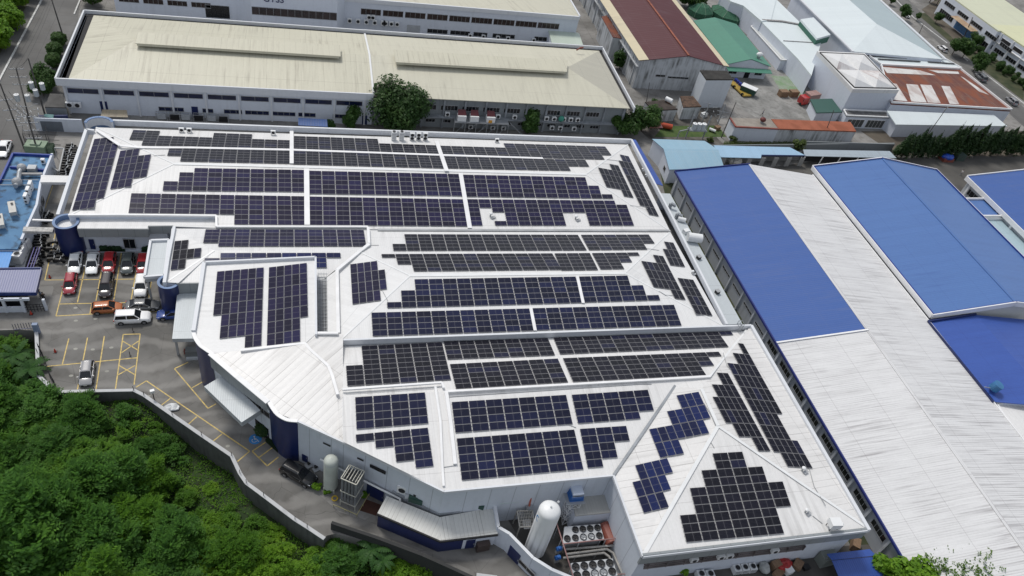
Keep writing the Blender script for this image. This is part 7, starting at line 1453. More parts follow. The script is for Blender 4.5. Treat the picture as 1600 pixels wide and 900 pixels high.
def car(style, F, B, label, pnt, z0=0.0, roofm=None, plate=True):
    L, W, H, rb, rt, ft, fb_, zb, zh = STY[style]; f = P(F[0], F[1], 0); b = P(B[0], B[1], 0); d = (f-b); d.z = 0; d.normalize(); c = f-d*L/2; rz = math.atan2(d.y, d.x)
    r = thing('parked_car', V3(0, 0, 0), label, 'car'); hl = L/2; rd = []
    prof = [(-hl, .45, .62, .86), (-hl+.08, .25, zb-.18, .94), (-hl+.3, .2, zb-.04, .98), (rb+.1, .2, zb, 1.0), (0, .2, zb-.02, 1.0), (fb_, .2, zh+.02, 1.0), (hl-.5, .2, zh-.06, .97), (hl-.15, .24, zh-.2, .90), (hl, .38, .55, .80)]
    rings = []
    for x, z_lo, z_hi, wf in prof:
        w = W/2*wf; zm = z_lo+(z_hi-z_lo)*.55
        rings.append([V3(x, -w*.86, z_lo), V3(x, -w, z_lo+.12), V3(x, -w, zm), V3(x, -w*.93, z_hi-.04), V3(x, -w*.80, z_hi), V3(x, -w*.3, z_hi+.025), V3(x, w*.3, z_hi+.025), V3(x, w*.80, z_hi), V3(x, w*.93, z_hi-.04), V3(x, w, zm), V3(x, w, z_lo+.12), V3(x, w*.86, z_lo)])
    mb = MB()
    for A, Bq in zip(rings, rings[1:]):
        for i in range(11): mb.face([A[i], A[i+1], Bq[i+1], Bq[i]][::-1], smooth=True)
        mb.face([A[11], A[0], Bq[0], Bq[11]][::-1])
    mb.face(rings[0]); mb.face(rings[-1][::-1]); body = mb.build('body', pnt, r, True)
    wb, wt = W/2*.90, W/2*.70; g0 = [V3(rb, -wb, zb-.03), V3(rb, wb, zb-.03), V3(fb_, wb, zh), V3(fb_, -wb, zh)]; g1 = [V3(rt, -wt, H-.08), V3(rt, wt, H-.08), V3(ft, wt, H-.06), V3(ft, -wt, H-.06)]
    mb = MB()
    for i in range(4): j = (i+1) % 4; mb.face([g0[i], g0[j], g1[j], g1[i]][::-1])
    mb.build('window_glass', GLASS, r)
    mb = MB(); e = .06; xm = (rt+ft)/2
    rr = [[V3(x, -wt*k-(.03 if k > .9 else 0), z) for k, z in ((1.0, H-.11), (.94, H-.045), (.5, H-.005), (-.5, H-.005), (-.94, H-.045), (-1.0, H-.11))] for x in (rt-.06, rt+.15, xm, ft-.15, ft+.08)]
    for A, Bq in zip(rr, rr[1:]):
        for i in range(5): mb.face([A[i], A[i+1], Bq[i+1], Bq[i]], smooth=True)
    mb.face([p for p in rr[0]]); mb.face([p for p in rr[-1]][::-1]); mb.build('roof', roofm or pnt, r, True)
    mb = MB()
    for i in range(4): mb.bar(g0[i], g1[i], .09, .07)
    for s in (-1, 1):
        xmid = (rb+fb_)/2-.1; mb.bar(V3(xmid, s*wb*1.0, zb-.02), V3(xmid+.02, s*(wt+.02), H-.08), .09, .05)
        mb.bar(V3(rb, s*wb, zb), V3(fb_, s*wb, zh+.02), .05, .05)
    mb.build('pillar', pnt, r)
    for x in (-hl*.62, hl*.63):
        for s in (-1, 1):
            p = V3(x, s*(W/2-.13), .33); mb = MB(); mb.cyl(p-V3(0, .11, 0), p+V3(0, .11, 0), .33, n=18); mb.cyl(p+V3(0, s*.085, .03), p+V3(0, s*.15, .03), .39, n=18); wh = mb.build('wheel', RUBBER, r); mb = MB(); mb.cyl(p+V3(0, s*.15, 0), p+V3(0, s*.165, 0), .22, n=14); mb.build('rim', RIM, wh)
    for s in (-1, 1):
        mb = MB(); mb.slab([V3(hl-.42, s*W*.28, zh-.10), V3(hl-.12, s*W*.27, zh-.2), V3(hl-.2, s*W*.43, zh-.2), V3(hl-.5, s*W*.455, zh-.10)], .13); mb.build('headlight', HL, r)
        mb = MB(); mb.box(V3(-hl+.09, s*W*.40, zb-.24), .12, .26, .2); mb.build('taillight', TL, r)
        mb = MB(); mb.box(V3(fb_-.25, s*(W/2+.08), zb+.02), .14, .22, .14); mb.build('mirror', pnt, r)
    if plate: mb = MB(); mb.box(V3(hl+.01, 0, .48), .03, .4, .14); mb.build('number_plate', PLATE, r)
    mb = MB(); mb.box(V3(hl-.03, 0, .38), .08, W*.6, .2); mb.build('grille', BLACK, r)
    r.location = V3(c.x, c.y, z0); r.rotation_euler = (0, 0, rz); r.scale = (1.06, 1.04, 1.04); return r
PWH = paint('white_paint', (.78, .80, .80)); PRED = paint('red_paint', (.33, .016, .022)); PCR = paint('crimson_paint', (.30, .02, .035)); PGR = paint('slate_grey_paint', (.07, .085, .085)); PDK = paint('plum_black_paint', (.045, .038, .042)); POR = paint('orange_paint', (.42, .13, .04)); PSI = paint('grey_metallic', (.14, .145, .15)); PBL = paint('blue_paint', (.02, .06, .26)); PSV = paint('silver_paint', (.28, .28, .29)); PBK = paint('black_paint', (.008, .009, .010)); PVT = paint('very_white_paint', (.86, .86, .86))
car('sedan', (116, 430), (121, 402), 'white sedan parked nose out, leftmost in the top row of bays', PWH); car('sedan', (143.5, 430.5), (148, 402), 'white sedan parked nose out, second in the top row beside the red hatchback', PWH, roofm=PWH)
car('cross', (169.5, 430.5), (174.5, 402), 'red hatchback with a dark sunroof in the top row of bays', PRED); car('cross', (199, 431), (202.5, 402), 'slate grey car in the top row of bays', PGR); car('hatch', (222.5, 430), (226, 402), 'red car half hidden under the white canopy edge', PRED)
car('hatch', (108.8, 462), (114, 432), 'crimson compact car in front of the leftmost white sedan', PCR); car('mpv', (164.4, 467), (170.5, 434), 'dark plum van parked in front of the red hatchback', PDK); car('cross', (219.5, 466), (224, 436), 'white crossover with a dark windscreen near the navy tower', PVT, roofm=PVT)
car('hatch', (191, 483), (152, 486.5), 'orange hatchback parked sideways left of the grey sedan', POR); car('sedan', (249, 480), (205, 482), 'dark grey metallic sedan parked sideways near the round navy tower', PSI); car('suv', (235.5, 499), (181, 502), 'big white sport utility car parked sideways in front of the others', PVT)
car('sedan', (247, 495.5), (275, 494), 'blue car poking out from under the long porch canopy', PBL); car('hatch', (134.5, 605), (139, 574), 'silver grey compact car alone in the lower bays by the wall', PSV); car('suv', (490.5, 758), (447, 734), 'black car parked beside the short tank on the ramp', PBK)
car('sedan', (3, 248), (12, 226), 'white car at the left edge beside the leaning pole', PVT); car('hatch', (1418, 29), (1409, 20), 'small white car far up the right hand road', PVT); car('suv', (1525, 118), (1539, 132), 'dark grey van on the right hand road', PSI); car('cross', (1573, 155), (1587, 168), 'silver car lowest on the right hand road', PSV); car('hatch', (1466, 74), (1472, 79), 'white car between pale hall and road', PVT)
# red truck
c = P(1252, 163, 0); r = thing('red_truck', c, 'red truck cab with a box body parked by the green guard booth', 'truck'); mb = MB(); mb.box(c, 2.2, 2.0, 2.0, .3, z0=.5); mb.build('cab', ORANGE_RED if False else paint('truck_red', (.40, .02, .02)), r); mb = MB(); mb.box(c+V3(-.1, -1.02, 1.9), 1.8, .06, .7, .3); mb.build('windscreen', GLASS, r); mb = MB(); mb.box(c+V3(3.1, 1.2, 0), 4.2, 2.3, 2.2, .3, z0=.8); mb.build('box_body', m_plain('dirty_pink', (.35, .22, .20), .7, .3), r); mb = MB()
for x, y in ((-.9, -.6), (.9, -.2), (4, 1), (3.6, 2)): p = c+V3(x, y, .45); mb.cyl(p-V3(.12, 0, 0), p+V3(.12, 0, 0), .45, n=12)
mb.build('wheel', RUBBER, r)
# motorcycles
mc = thing('motorcycle', V3(0, 0, 0), 'tightly parked dark motorcycle in the strip between the blue annex and the factory', 'motorcycle', 'motorcycles by the blue annex')
mb = MB(); mb.cyl(V3(-.65, -.06, .3), V3(-.65, .06, .3), .3, n=12); mb.build('wheel', RUBBER, mc); mb = MB(); mb.cyl(V3(.65, -.05, .3), V3(.65, .05, .3), .3, n=12); mb.build('wheel', RUBBER, mc)
mb = MB(); mb.bar(V3(-.6, 0, .55), V3(.35, 0, .62), .3, .32); mb.bar(V3(.45, 0, .4), V3(.3, 0, 1.0), .22, .14); mb.build('body', m_plain('bike_body', (.03, .03, .035), .3, .3), mc); mb = MB(); mb.bar(V3(-.75, 0, .80), V3(.15, 0, .78), .28, .12); mb.build('seat', BLACK, mc)
mb = MB(); mb.bar(V3(.3, -.36, 1.03), V3(.3, .36, 1.03), .06, .06); mb.ball(V3(.4, 0, .95), .1, 6, 4); mb.build('handlebar', STEEL, mc)
RB = paint('bike_red', (.3, .02, .02)); WBK = paint('bike_white', (.6, .6, .6)); rnd = random.Random(11); first = True; hid = {}
def bikes(n, p0, p1, rows, label, group, ang, jit=.25):
    global first
    for k in range(n):
        for j in range(rows):
            t = (k+.5)/n; q = P(*p0[j]).lerp(P(*p1[j]), t)+V3(rnd.uniform(-jit, jit), rnd.uniform(-.1, .1), 0); a = ang+rnd.uniform(-.15, .15)
            if first: o = mc; o.location = q; o.rotation_euler = (0, 0, a); first = False; reg_(o)
            else: o = copy_tree(mc, q, a)
            o['label'] = label; o['group'] = group
            if rnd.random() < .3:
                for c_ in [bpy.data.objects[n_] for n_ in KIDS[mc.name]]: pass
def reg_(o): KIDS[o.name] = [x.name for x in bpy.data.objects if x.parent == o]; [KIDS.setdefault(n_, []) for n_ in KIDS[o.name]]
bikes(13, [(116, 228), (103, 268)] and [(112, 229)], [(99, 282)], 1, 'motorcycle in the packed row along the factory parapet beside the pale pipe frame', 'motorcycles in the row along the factory parapet', .05)
bikes(11, [(118, 234)], [(108, 270)], 1, 'motorcycle in the packed row along the factory parapet beside the pale pipe frame', 'motorcycles in the row along the factory parapet', 3.1)
bikes(5, [(79, 336)], [(62, 352)], 1, 'motorcycle under the white beams next to the navy round tower', 'motorcycles under the white beams', .1); bikes(12, [(66, 368)], [(56, 420)], 1, 'motorcycle in the long file beside the violet blue stand', 'motorcycles in the file beside the violet stand', .15)
bikes(4, [(87, 390)], [(84, 412)], 1, 'motorcycle in the bay between the tower foot and the white sedan', 'motorcycles beside the tower foot', 0, .5); bikes(4, [(98, 392)], [(93, 414)], 1, 'motorcycle in the bay between the tower foot and the white sedan', 'motorcycles beside the tower foot', 0, .5)
bikes(1, [(84, 381)], [(88, 385)], 1, 'single motorcycle left of the navy round tower foot', 'lone motorcycle', .4)
# people
def person(px, py, label, rz, cloth, legs, hair=(.02, .015, .012), stride=.25):
    me = bpy.data.meshes.new('person'); J = [(0, 0, .95), (0, .0, 1.2), (0, 0, 1.42), (0, 0, 1.52), (0, .02, 1.66), (.2, 0, 1.40), (.27, .04, 1.13), (.25, .16, .9), (-.2, 0, 1.40), (-.27, .02, 1.13), (-.25, .14, .9), (.1, 0, .88), (.12, stride*.5, .48), (.12, stride, .06), (.12, stride+.16, .04), (-.1, 0, .88), (-.12, -stride*.4, .48), (-.12, -stride, .06), (-.12, -stride+.16, .04), (0, .03, 1.74)]
    Ed = [(0, 1), (1, 2), (2, 3), (3, 4), (4, 19), (2, 5), (5, 6), (6, 7), (2, 8), (8, 9), (9, 10), (0, 11), (11, 12), (12, 13), (13, 14), (0, 15), (15, 16), (16, 17), (17, 18)]
    Rr = [.15, .15, .15, .055, .1, .065, .05, .035, .065, .05, .035, .1, .07, .045, .04, .1, .07, .045, .04, .07]
    me.from_pydata(J, Ed, []); o = bpy.data.objects.new('person', me); sc.collection.objects.link(o); sk = o.modifiers.new('s', 'SKIN'); sl = me.skin_vertices[0].data
    for i, v in enumerate(Rr): sl[i].radius = (v, v*.8 if i < 3 else v); sl[i].use_root = i == 0
    ss = o.modifiers.new('u', 'SUBSURF'); ss.levels = 1; bpy.context.view_layer.update(); m2 = bpy.data.meshes.new_from_object(o.evaluated_get(bpy.context.evaluated_depsgraph_get())); bpy.data.objects.remove(o)
    for m_ in (cloth, legs, m_plain('skin', (.25, .14, .09), .6, .1) if 'skin' not in bpy.data.materials else bpy.data.materials['skin']): m2.materials.append(m_)
    for p in m2.polygons: c_ = p.center; p.material_index = 2 if c_.z > 1.47 or (abs(c_.x) > .2 and c_.z < 1.1) else (0 if c_.z > .93 else 1)
    b = bpy.data.objects.new('person', m2); sc.collection.objects.link(b); b.location = P(px, py, 0); b.rotation_euler = (0, 0, rz); tag(b, label, 'person')
    mb = MB(); mb.ball(V3(0, -.01, 1.76), .115, 10, 6, (1, 1.05, .8)); h = mb.mesh('hair', m_plain('hair', hair, .7, .1) if 'hair' not in bpy.data.materials else bpy.data.materials['hair']); ho = bpy.data.objects.new('hair', h); sc.collection.objects.link(ho); ho.parent = b
person(1190, 181, 'person in grey blue clothes walking across the concrete loading yard', 1.0, m_plain('grey_blue_cloth', (.12, .15, .2), .8, .1), BLACK, stride=.32)
person(70, 470, 'person in dark clothes standing on the pad beside the guard house', .5, BLACK, m_plain('dark_jeans', (.02, .025, .04), .8, .1), stride=.12); person(65, 466, 'person in pale blue shirt standing behind the guard house railing', 2.5, m_plain('pale_blue_shirt', (.2, .26, .36), .8, .1), BLACK, stride=.08)
person(1500, 274, 'person in a white shirt on the dark lane near the hedge', 1.5, m_plain('white_shirt', (.6, .6, .6), .8, .1), m_plain('grey_trousers', (.2, .2, .22), .8, .1), stride=.2)
# ================================================================ plants
def leaf_quad(mb_v, mb_f, c, n, s, rnd, asp=.6):
    t = Vector((rnd.uniform(-1, 1), rnd.uniform(-1, 1), rnd.uniform(-1, 1))); u = n.cross(t)
    if u.length < 1e-3: return
    u.normalize(); v = n.cross(u); i = len(mb_v)
    mb_v += [c-u*s, c-v*s*asp*.8, c+u*s, c+v*s*asp]; mb_f.append((i, i+1, i+2, i+3))
def crown_mesh(name, seed, R, Hh, n, s, mat, lobes=14, shell=.55, lob=.42, up=.6, base=0.0, hole=.15):
    rnd = random.Random(seed); vs_, fs = [], []; L = []
    for k in range(lobes):
        while True:
            p = Vector((rnd.uniform(-1, 1), rnd.uniform(-1, 1), rnd.uniform(-.8, 1)))
            if .25 < p.length < 1: break
        L.append((Vector((p.x*R*(1-lob*.6), p.y*R*(1-lob*.6), Hh*(.5+.5*p.z*(1-lob*.5)))), lob*rnd.uniform(.7, 1.25)))
    per = n//lobes
    for c, lr in L:
        rx = R*lr; rz = Hh*.5*lr*1.1
        for i in range(per):
            d = Vector((rnd.gauss(0, 1), rnd.gauss(0, 1), rnd.gauss(.25, 1))).normalized(); q = shell+(1-shell)*rnd.random()**.5
            q *= 1+.22*mnoise.noise(d*2.3+c); p = c+Vector((d.x*rx*q, d.y*rx*q, d.z*rz*q))
            if mnoise.noise(p*.9+Vector((seed, 0, 0))) < -.5+hole: continue
            nn = (d*.7+Vector((0, 0, up))+Vector((rnd.uniform(-.6, .6), rnd.uniform(-.6, .6), rnd.uniform(-.3, .3)))).normalized(); leaf_quad(vs_, fs, p+Vector((0, 0, base)), nn, s*rnd.uniform(.6, 1.3), rnd)
    me = bpy.data.meshes.new(name); me.from_pydata([tuple(v) for v in vs_], [], fs); me.materials.append(mat); return me
def twig_crown(name, seed, R, Hh, n, s, mat, lobes=24, droop=.35, leng=.9):
    # short leafy twigs growing out of many uneven clumps, so the outline stays ragged
    rnd = random.Random(seed); vs_, fs = [], []; C = []
    for k in range(lobes):
        a = rnd.uniform(0, 6.283); q = R*rnd.random()**.6; h = Hh*(.35+.65*rnd.random())*(1-.35*(q/R)**2); C.append((Vector((q*math.cos(a), q*math.sin(a), h)), R*rnd.uniform(.16, .36)))
    for k in range(n//8):
        c, r = C[rnd.randrange(lobes)]; d = Vector((rnd.gauss(0, 1), rnd.gauss(0, 1), abs(rnd.gauss(0, .8))+.05)).normalized(); p = c+Vector((d.x*r, d.y*r, d.z*r*.75))*rnd.uniform(.35, 1.05)
        g = (d+Vector((rnd.uniform(-.5, .5), rnd.uniform(-.5, .5), rnd.uniform(-.1, .4)))).normalized(); L = leng*rnd.uniform(.5, 1.2); side = g.cross(Vector((0, 0, 1)))
        if side.length < .05: continue
        side.normalize()
        for i in range(8):
            t = (i//2+1)/4; b = p+g*L*t+Vector((0, 0, -droop*L*t*t)); sd_ = side*(1 if i % 2 else -1); nn = (Vector((0, 0, 1))+g*.3+sd_*.25+Vector((rnd.uniform(-.3, .3), rnd.uniform(-.3, .3), 0))).normalized(); u = (sd_+g*.5).normalized(); v = nn.cross(u).normalized(); ss = s*rnd.uniform(.7, 1.2); i0 = len(vs_)
            vs_ += [b, b+u*ss-v*ss*.42, b+u*ss*2.1, b+u*ss+v*ss*.42]; fs.append((i0, i0+1, i0+2, i0+3))
    me = bpy.data.meshes.new(name); me.from_pydata([tuple(v) for v in vs_], [], fs); me.materials.append(mat); return me
def trunk_mesh(name, h, r, spread, seed, mat=None):
    rnd = random.Random(seed); mb = MB(); mb.cyl((0, 0, -.3), (0, 0, h*.55), r, r*.65, 10)
    for k in range(6):
        a = k*1.05+rnd.random(); e = Vector((math.cos(a)*spread, math.sin(a)*spread, h*rnd.uniform(.75, 1.0))); m_ = Vector((0, 0, h*rnd.uniform(.35, .55))); k_ = m_.lerp(e, .5)+Vector((0, 0, -h*.04)); mb.cyl(m_, k_, r*.42, r*.28, 7); mb.cyl(k_, e, r*.28, r*.08, 7)
    return mb.mesh(name, mat or BARK)
def plant(name, loc, label, cat, crown, trunk=None, rz=0, s=(1, 1, 1), group=None, cn='crown'):
    r = thing(name, loc, label, cat, group, rz); r.scale = s
    if trunk: o = bpy.data.objects.new('trunk', trunk); sc.collection.objects.link(o); o.parent = r
    o = bpy.data.objects.new(cn, crown); sc.collection.objects.link(o); o.parent = r; return r
LJ = m_leaf('jungle_leaf', (.045, .125, .012), (.13, .28, .020), (.18, .35, .026), .4)
LJ2 = m_leaf('bright_jungle_leaf', (.085, .20, .014), (.20, .37, .024), (.26, .42, .03), .4)
LJ3 = m_leaf('blue_green_leaf', (.040, .115, .020), (.10, .24, .030), (.13, .28, .03), .4)
LD = m_leaf('dark_tree_leaf', (.018, .048, .010), (.04, .095, .016), (.06, .12, .02), .2)
LT = m_leaf('street_tree_leaf', (.025, .065, .012), (.055, .12, .02), (.08, .14, .025), .25)
LC = m_leaf('cypress_leaf', (.012, .034, .010), (.032, .07, .016), (.05, .09, .02), .2)
LY = m_leaf('yellowish_leaf', (.04, .07, .015), (.10, .13, .03), (.12, .12, .04), .2)
# dark tree in front of the beige factories
tb_ = P(622, 200, 0)
plant('broadleaf_tree', tb_, 'big dark green tree in front of the joint between the two beige roofs', 'tree', crown_mesh('dark_crown', 21, 6.2, 11.5, 18000, .36, LD, 34, .45, .50, base=.6), trunk_mesh('dark_trunk', 8, .45, 3, 4), s=(.97, .97, .93))
t2 = crown_mesh('small_crown', 5, 2.4, 4.2, 3000, .28, LT, 9, .4, .5, base=.6); t3 = crown_mesh('bush_crown', 9, 3.6, 5.5, 6000, .30, LT, 14, .4, .45, base=.7); tk = trunk_mesh('small_trunk', 3, .16, 1, 3)
plant('small_tree', P(552, 201, 0), 'small dark tree in front of the white wall left of the big dark tree', 'tree', t2, tk); plant('small_tree', P(829, 208, 0), 'round bushy tree against the grey wall full of condensers', 'tree', t2, tk, .5, (1.15, 1.15, 1.2)); plant('shrub', P(518, 202, 0), 'low round shrub beside the blue awning', 'shrub', t2, None, 1, (.6, .6, .4))
plant('broadleaf_tree', P(970, 208, 0), 'wide bushy green tree at the far right corner of the factory, left part', 'tree', t3, tk, .3, (1.1, 1.1, 1.0)); plant('broadleaf_tree', P(1002, 205, 0), 'wide bushy green tree touching the faded red awning', 'tree', t3, tk, 1.7, (1.1, 1.1, 1.25))
plant('small_tree', P(968, 106, 0), 'green tree between the rusty annex and the maroon hall', 'tree', t3, tk, 2.2, (.85, .85, 1.0)); plant('small_tree', P(1075, 12, 0), 'dark tree top behind the left net dome', 'tree', t3, tk, .9, (1.3, 1.3, 1.2))
for (x, y, s, l) in ((1110, 222, .7, 'small bright shrub at the left end of the lane wall'), (1143, 222, .75, 'small bright shrub in front of the rusty building corner'), (1245, 234, 1.3, 'feathery green bush over the light blue canopy'), (1090, 152, .8, 'dark shrub at the foot of the mouldy hall'), (1022, 246, .6, 'small green shrub against the white shed gable'), (1022, 165, .8, 'dark weedy shrub on the pump house roof edge')):
    plant('shrub', P(x, y, 0), l, 'shrub', crown_mesh('shrub_leaves', int(x), 1.6, 2.2, 1100, .2, LY if 'bright' in l or 'feathery' in l else LT, 6, .3, .5), None, 0, (s, s, s), cn='leaves')
mb = MB(); rg = random.Random(8); vs_, fs = [], []
for k in range(5200):
    x = rg.uniform(1130, 1300); p = P(x, 226+rg.uniform(-2, 3), 0)+V3(0, 0, rg.uniform(0, .7)); leaf_quad(vs_, fs, p, V3(rg.uniform(-.5, .5), rg.uniform(-.5, .5), 1).normalized(), rg.uniform(.08, .2), rg)
def leafobj(name, vs_, fs, mat):
    me = bpy.data.meshes.new(name); me.from_pydata([tuple(v) for v in vs_], [], fs); me.materials.append(mat); o = bpy.data.objects.new(name, me); sc.collection.objects.link(o); return o
tag(leafobj('lane_weeds', vs_, fs, LY), 'rough weeds along the lane behind the canopies', 'weeds', kind='stuff')
vs_, fs = [], []
for k in range(9000):
    t = rg.random(); a = P(1042, 276, 0).lerp(P(1168, 505, 0), t); p = a+V3(rg.uniform(-.3, 4.5), 0, rg.uniform(0, .25)+(.8*rg.random() if mnoise.noise(V3(t*22, 0, 0)) > .25 else 0)); leaf_quad(vs_, fs, p, V3(rg.uniform(-.6, .6), rg.uniform(-.6, .6), 1).normalized(), rg.uniform(.06, .16), rg)
tag(leafobj('alley_weeds', vs_, fs, m_leaf('weed_leaf', (.03, .05, .015), (.07, .085, .03), (.09, .09, .04), .15)), 'weeds growing in the alley between factory and warehouse', 'weeds', kind='stuff')
# cypress hedge
cy = [crown_mesh('cypress_crown', 60+k, 1.15, 6.2, 3000, .20, LC, 12, .5, .5, up=.9, base=.2) for k in range(3)]; tkc = trunk_mesh('cypress_trunk', 5, .12, .3, 8)
for m_ in cy:
    for v in m_.vertices: f = max(.12, 1-(v.co.z/6.8)**2.4); v.co.x *= f*1.3; v.co.y *= f*1.3
rg = random.Random(2)
for k in range(26):
    x = 1399+k*8.2; s = rg.uniform(.85, 1.12)
    plant('cypress_tree', P(x, 247-.25*k+rg.uniform(-1, 1), 0), 'slender dark cypress in the continuous hedge below the white awning', 'tree', cy[k % 3], tkc, rg.random()*6, (s*1.2, s*1.2, s*rg.uniform(1.05, 1.5)), 'cypresses in the dark hedge')
# street trees and palms on the right
for (x, y, s, l) in ((1406, 30, .85, 'street tree next to the small white car'), (1432, 32, .45, 'tiny round tree by the verge kerb'), (1461, 36, .6, 'small dark round tree on the verge'), (1487, 86, 1.0, 'leafy street tree, left of the close pair'), (1503, 91, 1.0, 'leafy street tree, right of the close pair'), (1520, 112, 1.05, 'round dense street tree above the dark grey van'), (1519, 72, .8, 'dark tree behind the close pair by the arcade building'), (1390, 8, .5, 'small street tree at the top of the right road')):
    plant('street_tree', P(x, y, 0), l, 'tree', crown_mesh('street_crown', int(x), 3.0, 5.0, 3600, .32, LT, 12, .4, .45, base=1.2), tk, 0, (s, s, s*1.05))
def palm(name, loc, label, n, L, h, mat, seed, rz=0, group=None, wide=.28, droop=.9):
    rnd = random.Random(seed); r = thing(name, loc, label, 'palm' if 'palm' in name else 'plant', group, rz)
    mb = MB(); mb.cyl((0, 0, -.2), (.15, .1, h), .16, .11, 8); o = bpy.data.objects.new('trunk', mb.mesh('palm_trunk', BARK)); sc.collection.objects.link(o); o.parent = r
    vs_, fs = [], []; top = Vector((.15, .1, h))
    for k in range(n):
        a = 2*math.pi*k/n+rnd.uniform(-.2, .2); e0 = rnd.uniform(.25, 1.0); d = Vector((math.cos(a), math.sin(a), 0)); side = Vector((-d.y, d.x, 0)); prev = top; m = 9
        for i in range(1, m+1):
            t = i/m; p = top+d*L*t*(1-.2*t)+Vector((0, 0, L*(e0*t-droop*t*t))); wd = L*wide*math.sin(math.pi*min(1, t*.9+.08))
            for s in (-1, 1):
                i0 = len(vs_); vs_ += [prev, p, p+side*s*wd+Vector((0, 0, -wd*.35)), prev+(p-prev)*.25+side*s*wd*.95+Vector((0, 0, -wd*.3))]; fs.append((i0, i0+1, i0+2, i0+3))
            prev = p
    me = bpy.data.meshes.new('fronds'); me.from_pydata([tuple(v) for v in vs_], [], fs); me.materials.append(mat); o = bpy.data.objects.new('fronds', me); sc.collection.objects.link(o); o.parent = r; return r
for k, (x, y) in enumerate(((1463, 8), (1470, 14), (1480, 24), (1490, 31), (1499, 38), (1452, 4))): palm('palm_tree', P(x, y, 0), 'palm in the clustered row on the dirt yard by the road', 11, 2.6, 3.0, LT, 30+k, 0, 'palms in the row on the dirt yard')
rg = random.Random(4)
for k in range(22):
    t = k/22; x = 1520+t*90+rg.uniform(-4, 4); y = 78+t*62+rg.uniform(-4, 10); s = rg.uniform(.35, .6)
    plant('garden_shrub', P(x, y, 0), 'small mixed shrub in the bed below the arcade building', 'shrub', t2, None, rg.random()*6, (s, s, s), 'shrubs in the bed below the arcade building')
# left edge: clipped balls and roadside trees
tb3 = crown_mesh('ball_crown', 3, 1.5, 2.6, 2600, .18, LT, 1, .8, 1.0, base=.5, hole=-.3)
for k, (x, y, s, l) in enumerate(((97, 72, 1.0, 'clipped round bush by the left road, topmost of three'), (90, 87, 1.0, 'clipped round bush by the left road, middle of three'), (85, 103, .95, 'clipped round bush by the left road, lowest of three'))): plant('clipped_bush', P(x, y, 0), l, 'bush', tb3, tk, k, (s, s, s))
for (x, y, s, l) in ((76, 137, 1.0, 'dark loose tree below the clipped bushes'), (68, 150, .8, 'dark shrubby tree beside the transformer poles'), (145, 8, 1.2, 'dark tree between the far office and beige factory at the top')): plant('small_tree', P(x, y, 0), l, 'tree', t3, tk, x, (s*.8, s*.8, s*.85))
rt = [crown_mesh('roadside_crown', 70+k, 4.2, 6.5, 6000, .34, LJ2, 16, .4, .42, base=.8) for k in range(2)]
for k, (x, y) in enumerate(((12, 28), (34, 12), (0, 55), (25, 45), (-14, 85), (8, 75), (50, -4), (-20, 50))): plant('roadside_tree', P(x-8, y, 0), 'bright green tree in the clump left of the road at the top corner', 'tree', rt[k % 2], tk, k*1.3, (.9, .9, .9), 'trees in the clump at the top left')
# bottom right foliage
LR = m_leaf('sparse_leaf', (.06, .13, .016), (.15, .25, .03), (.19, .27, .05), .35)
br1 = twig_crown('loose_crown', 88, 5.0, 4.8, 52000, .16, LR, 90, .3, .7)
for (x, y, s, l, m_) in ((1418, 892, 1.0, 'dense green bush at the bottom edge by the warehouse corner', 0), (1490, 903, 1.15, 'loose leafy tree at the bottom right, left part', 1), (1550, 908, 1.2, 'loose leafy tree in the bottom right corner', 1), (1455, 905, 1.0, 'low green foliage at the bottom edge between bush and loose tree', 0)):
    plant('broadleaf_tree', P(x, y, 4.5)-V3(0, 0, 4.5), l, 'tree', br1 if m_ else rt[0], tk, x, (s, s, s*1.0))
c = P(1062, 897, 0); plant('shrub', c, 'bright light green plant below the wing fascia', 'shrub', crown_mesh('bright_leaves', 90, .9, 1.5, 500, .2, LJ2, 5, .2, .5), None, cn='leaves')
for (x, y, l) in ((1240, 752, ''), ): pass
plant('shrub', P(1218, 702, 0) if False else V3(74.2, P(1318, 750, 0).y, 0), 'green bush growing in the alley beside the warehouse windows', 'shrub', crown_mesh('alley_leaves', 91, 1.4, 3.0, 1500, .2, LT, 7, .3, .5), None, cn='leaves')
plant('shrub', P(1147, 455, 0)+V3(.5, 0, 0), 'leafy green bush in the middle of the alley', 'shrub', crown_mesh('alley_leaves', 92, 1.3, 2.0, 1100, .2, LJ2, 6, .3, .5), None, cn='leaves')
for (x, y, s, l) in ((497, 764, 1.0, 'weedy plant at the foot of the short tank, left'), (512, 771, .7, 'weedy plant at the foot of the short tank, right'), (569, 775, .7, 'weedy plant behind the bundle of tubes')): plant('weed_clump', P(x, y, 0), l, 'plant', crown_mesh('weed_leaves', int(x), .8, 1.2, 500, .17, LJ2, 5, .2, .55), None, 0, (s, s, s), cn='leaves')
c = P(413, 684, 0); r = thing('topiary', c, 'small dark ball shaped topiary bush on the kerb by the navy corner', 'bush'); mb = MB(); mb.cyl((0, 0, 0), (0, 0, 1.4), .08, n=8); o = bpy.data.objects.new('trunk', mb.mesh('topiary_trunk', BARK)); sc.collection.objects.link(o); o.parent = r; o = bpy.data.objects.new('crown', crown_mesh('topiary_crown', 14, .8, 1.4, 1500, .10, LD, 1, .85, 1.0, base=.9, hole=-.4)); sc.collection.objects.link(o); o.parent = r
mb = MB(); q = [P(*p) for p in ((418, 686, .3), (437, 703, .3))]; mb.bar(q[0], q[1], .7, .6); tag(mb.build('hedge', m_leaf('kerb_hedge_leaf', (.008, .02, .01), (.015, .035, .012), (.01, .02, .01))), 'low dark strip hedge along the kerb at the navy corner', 'hedge')
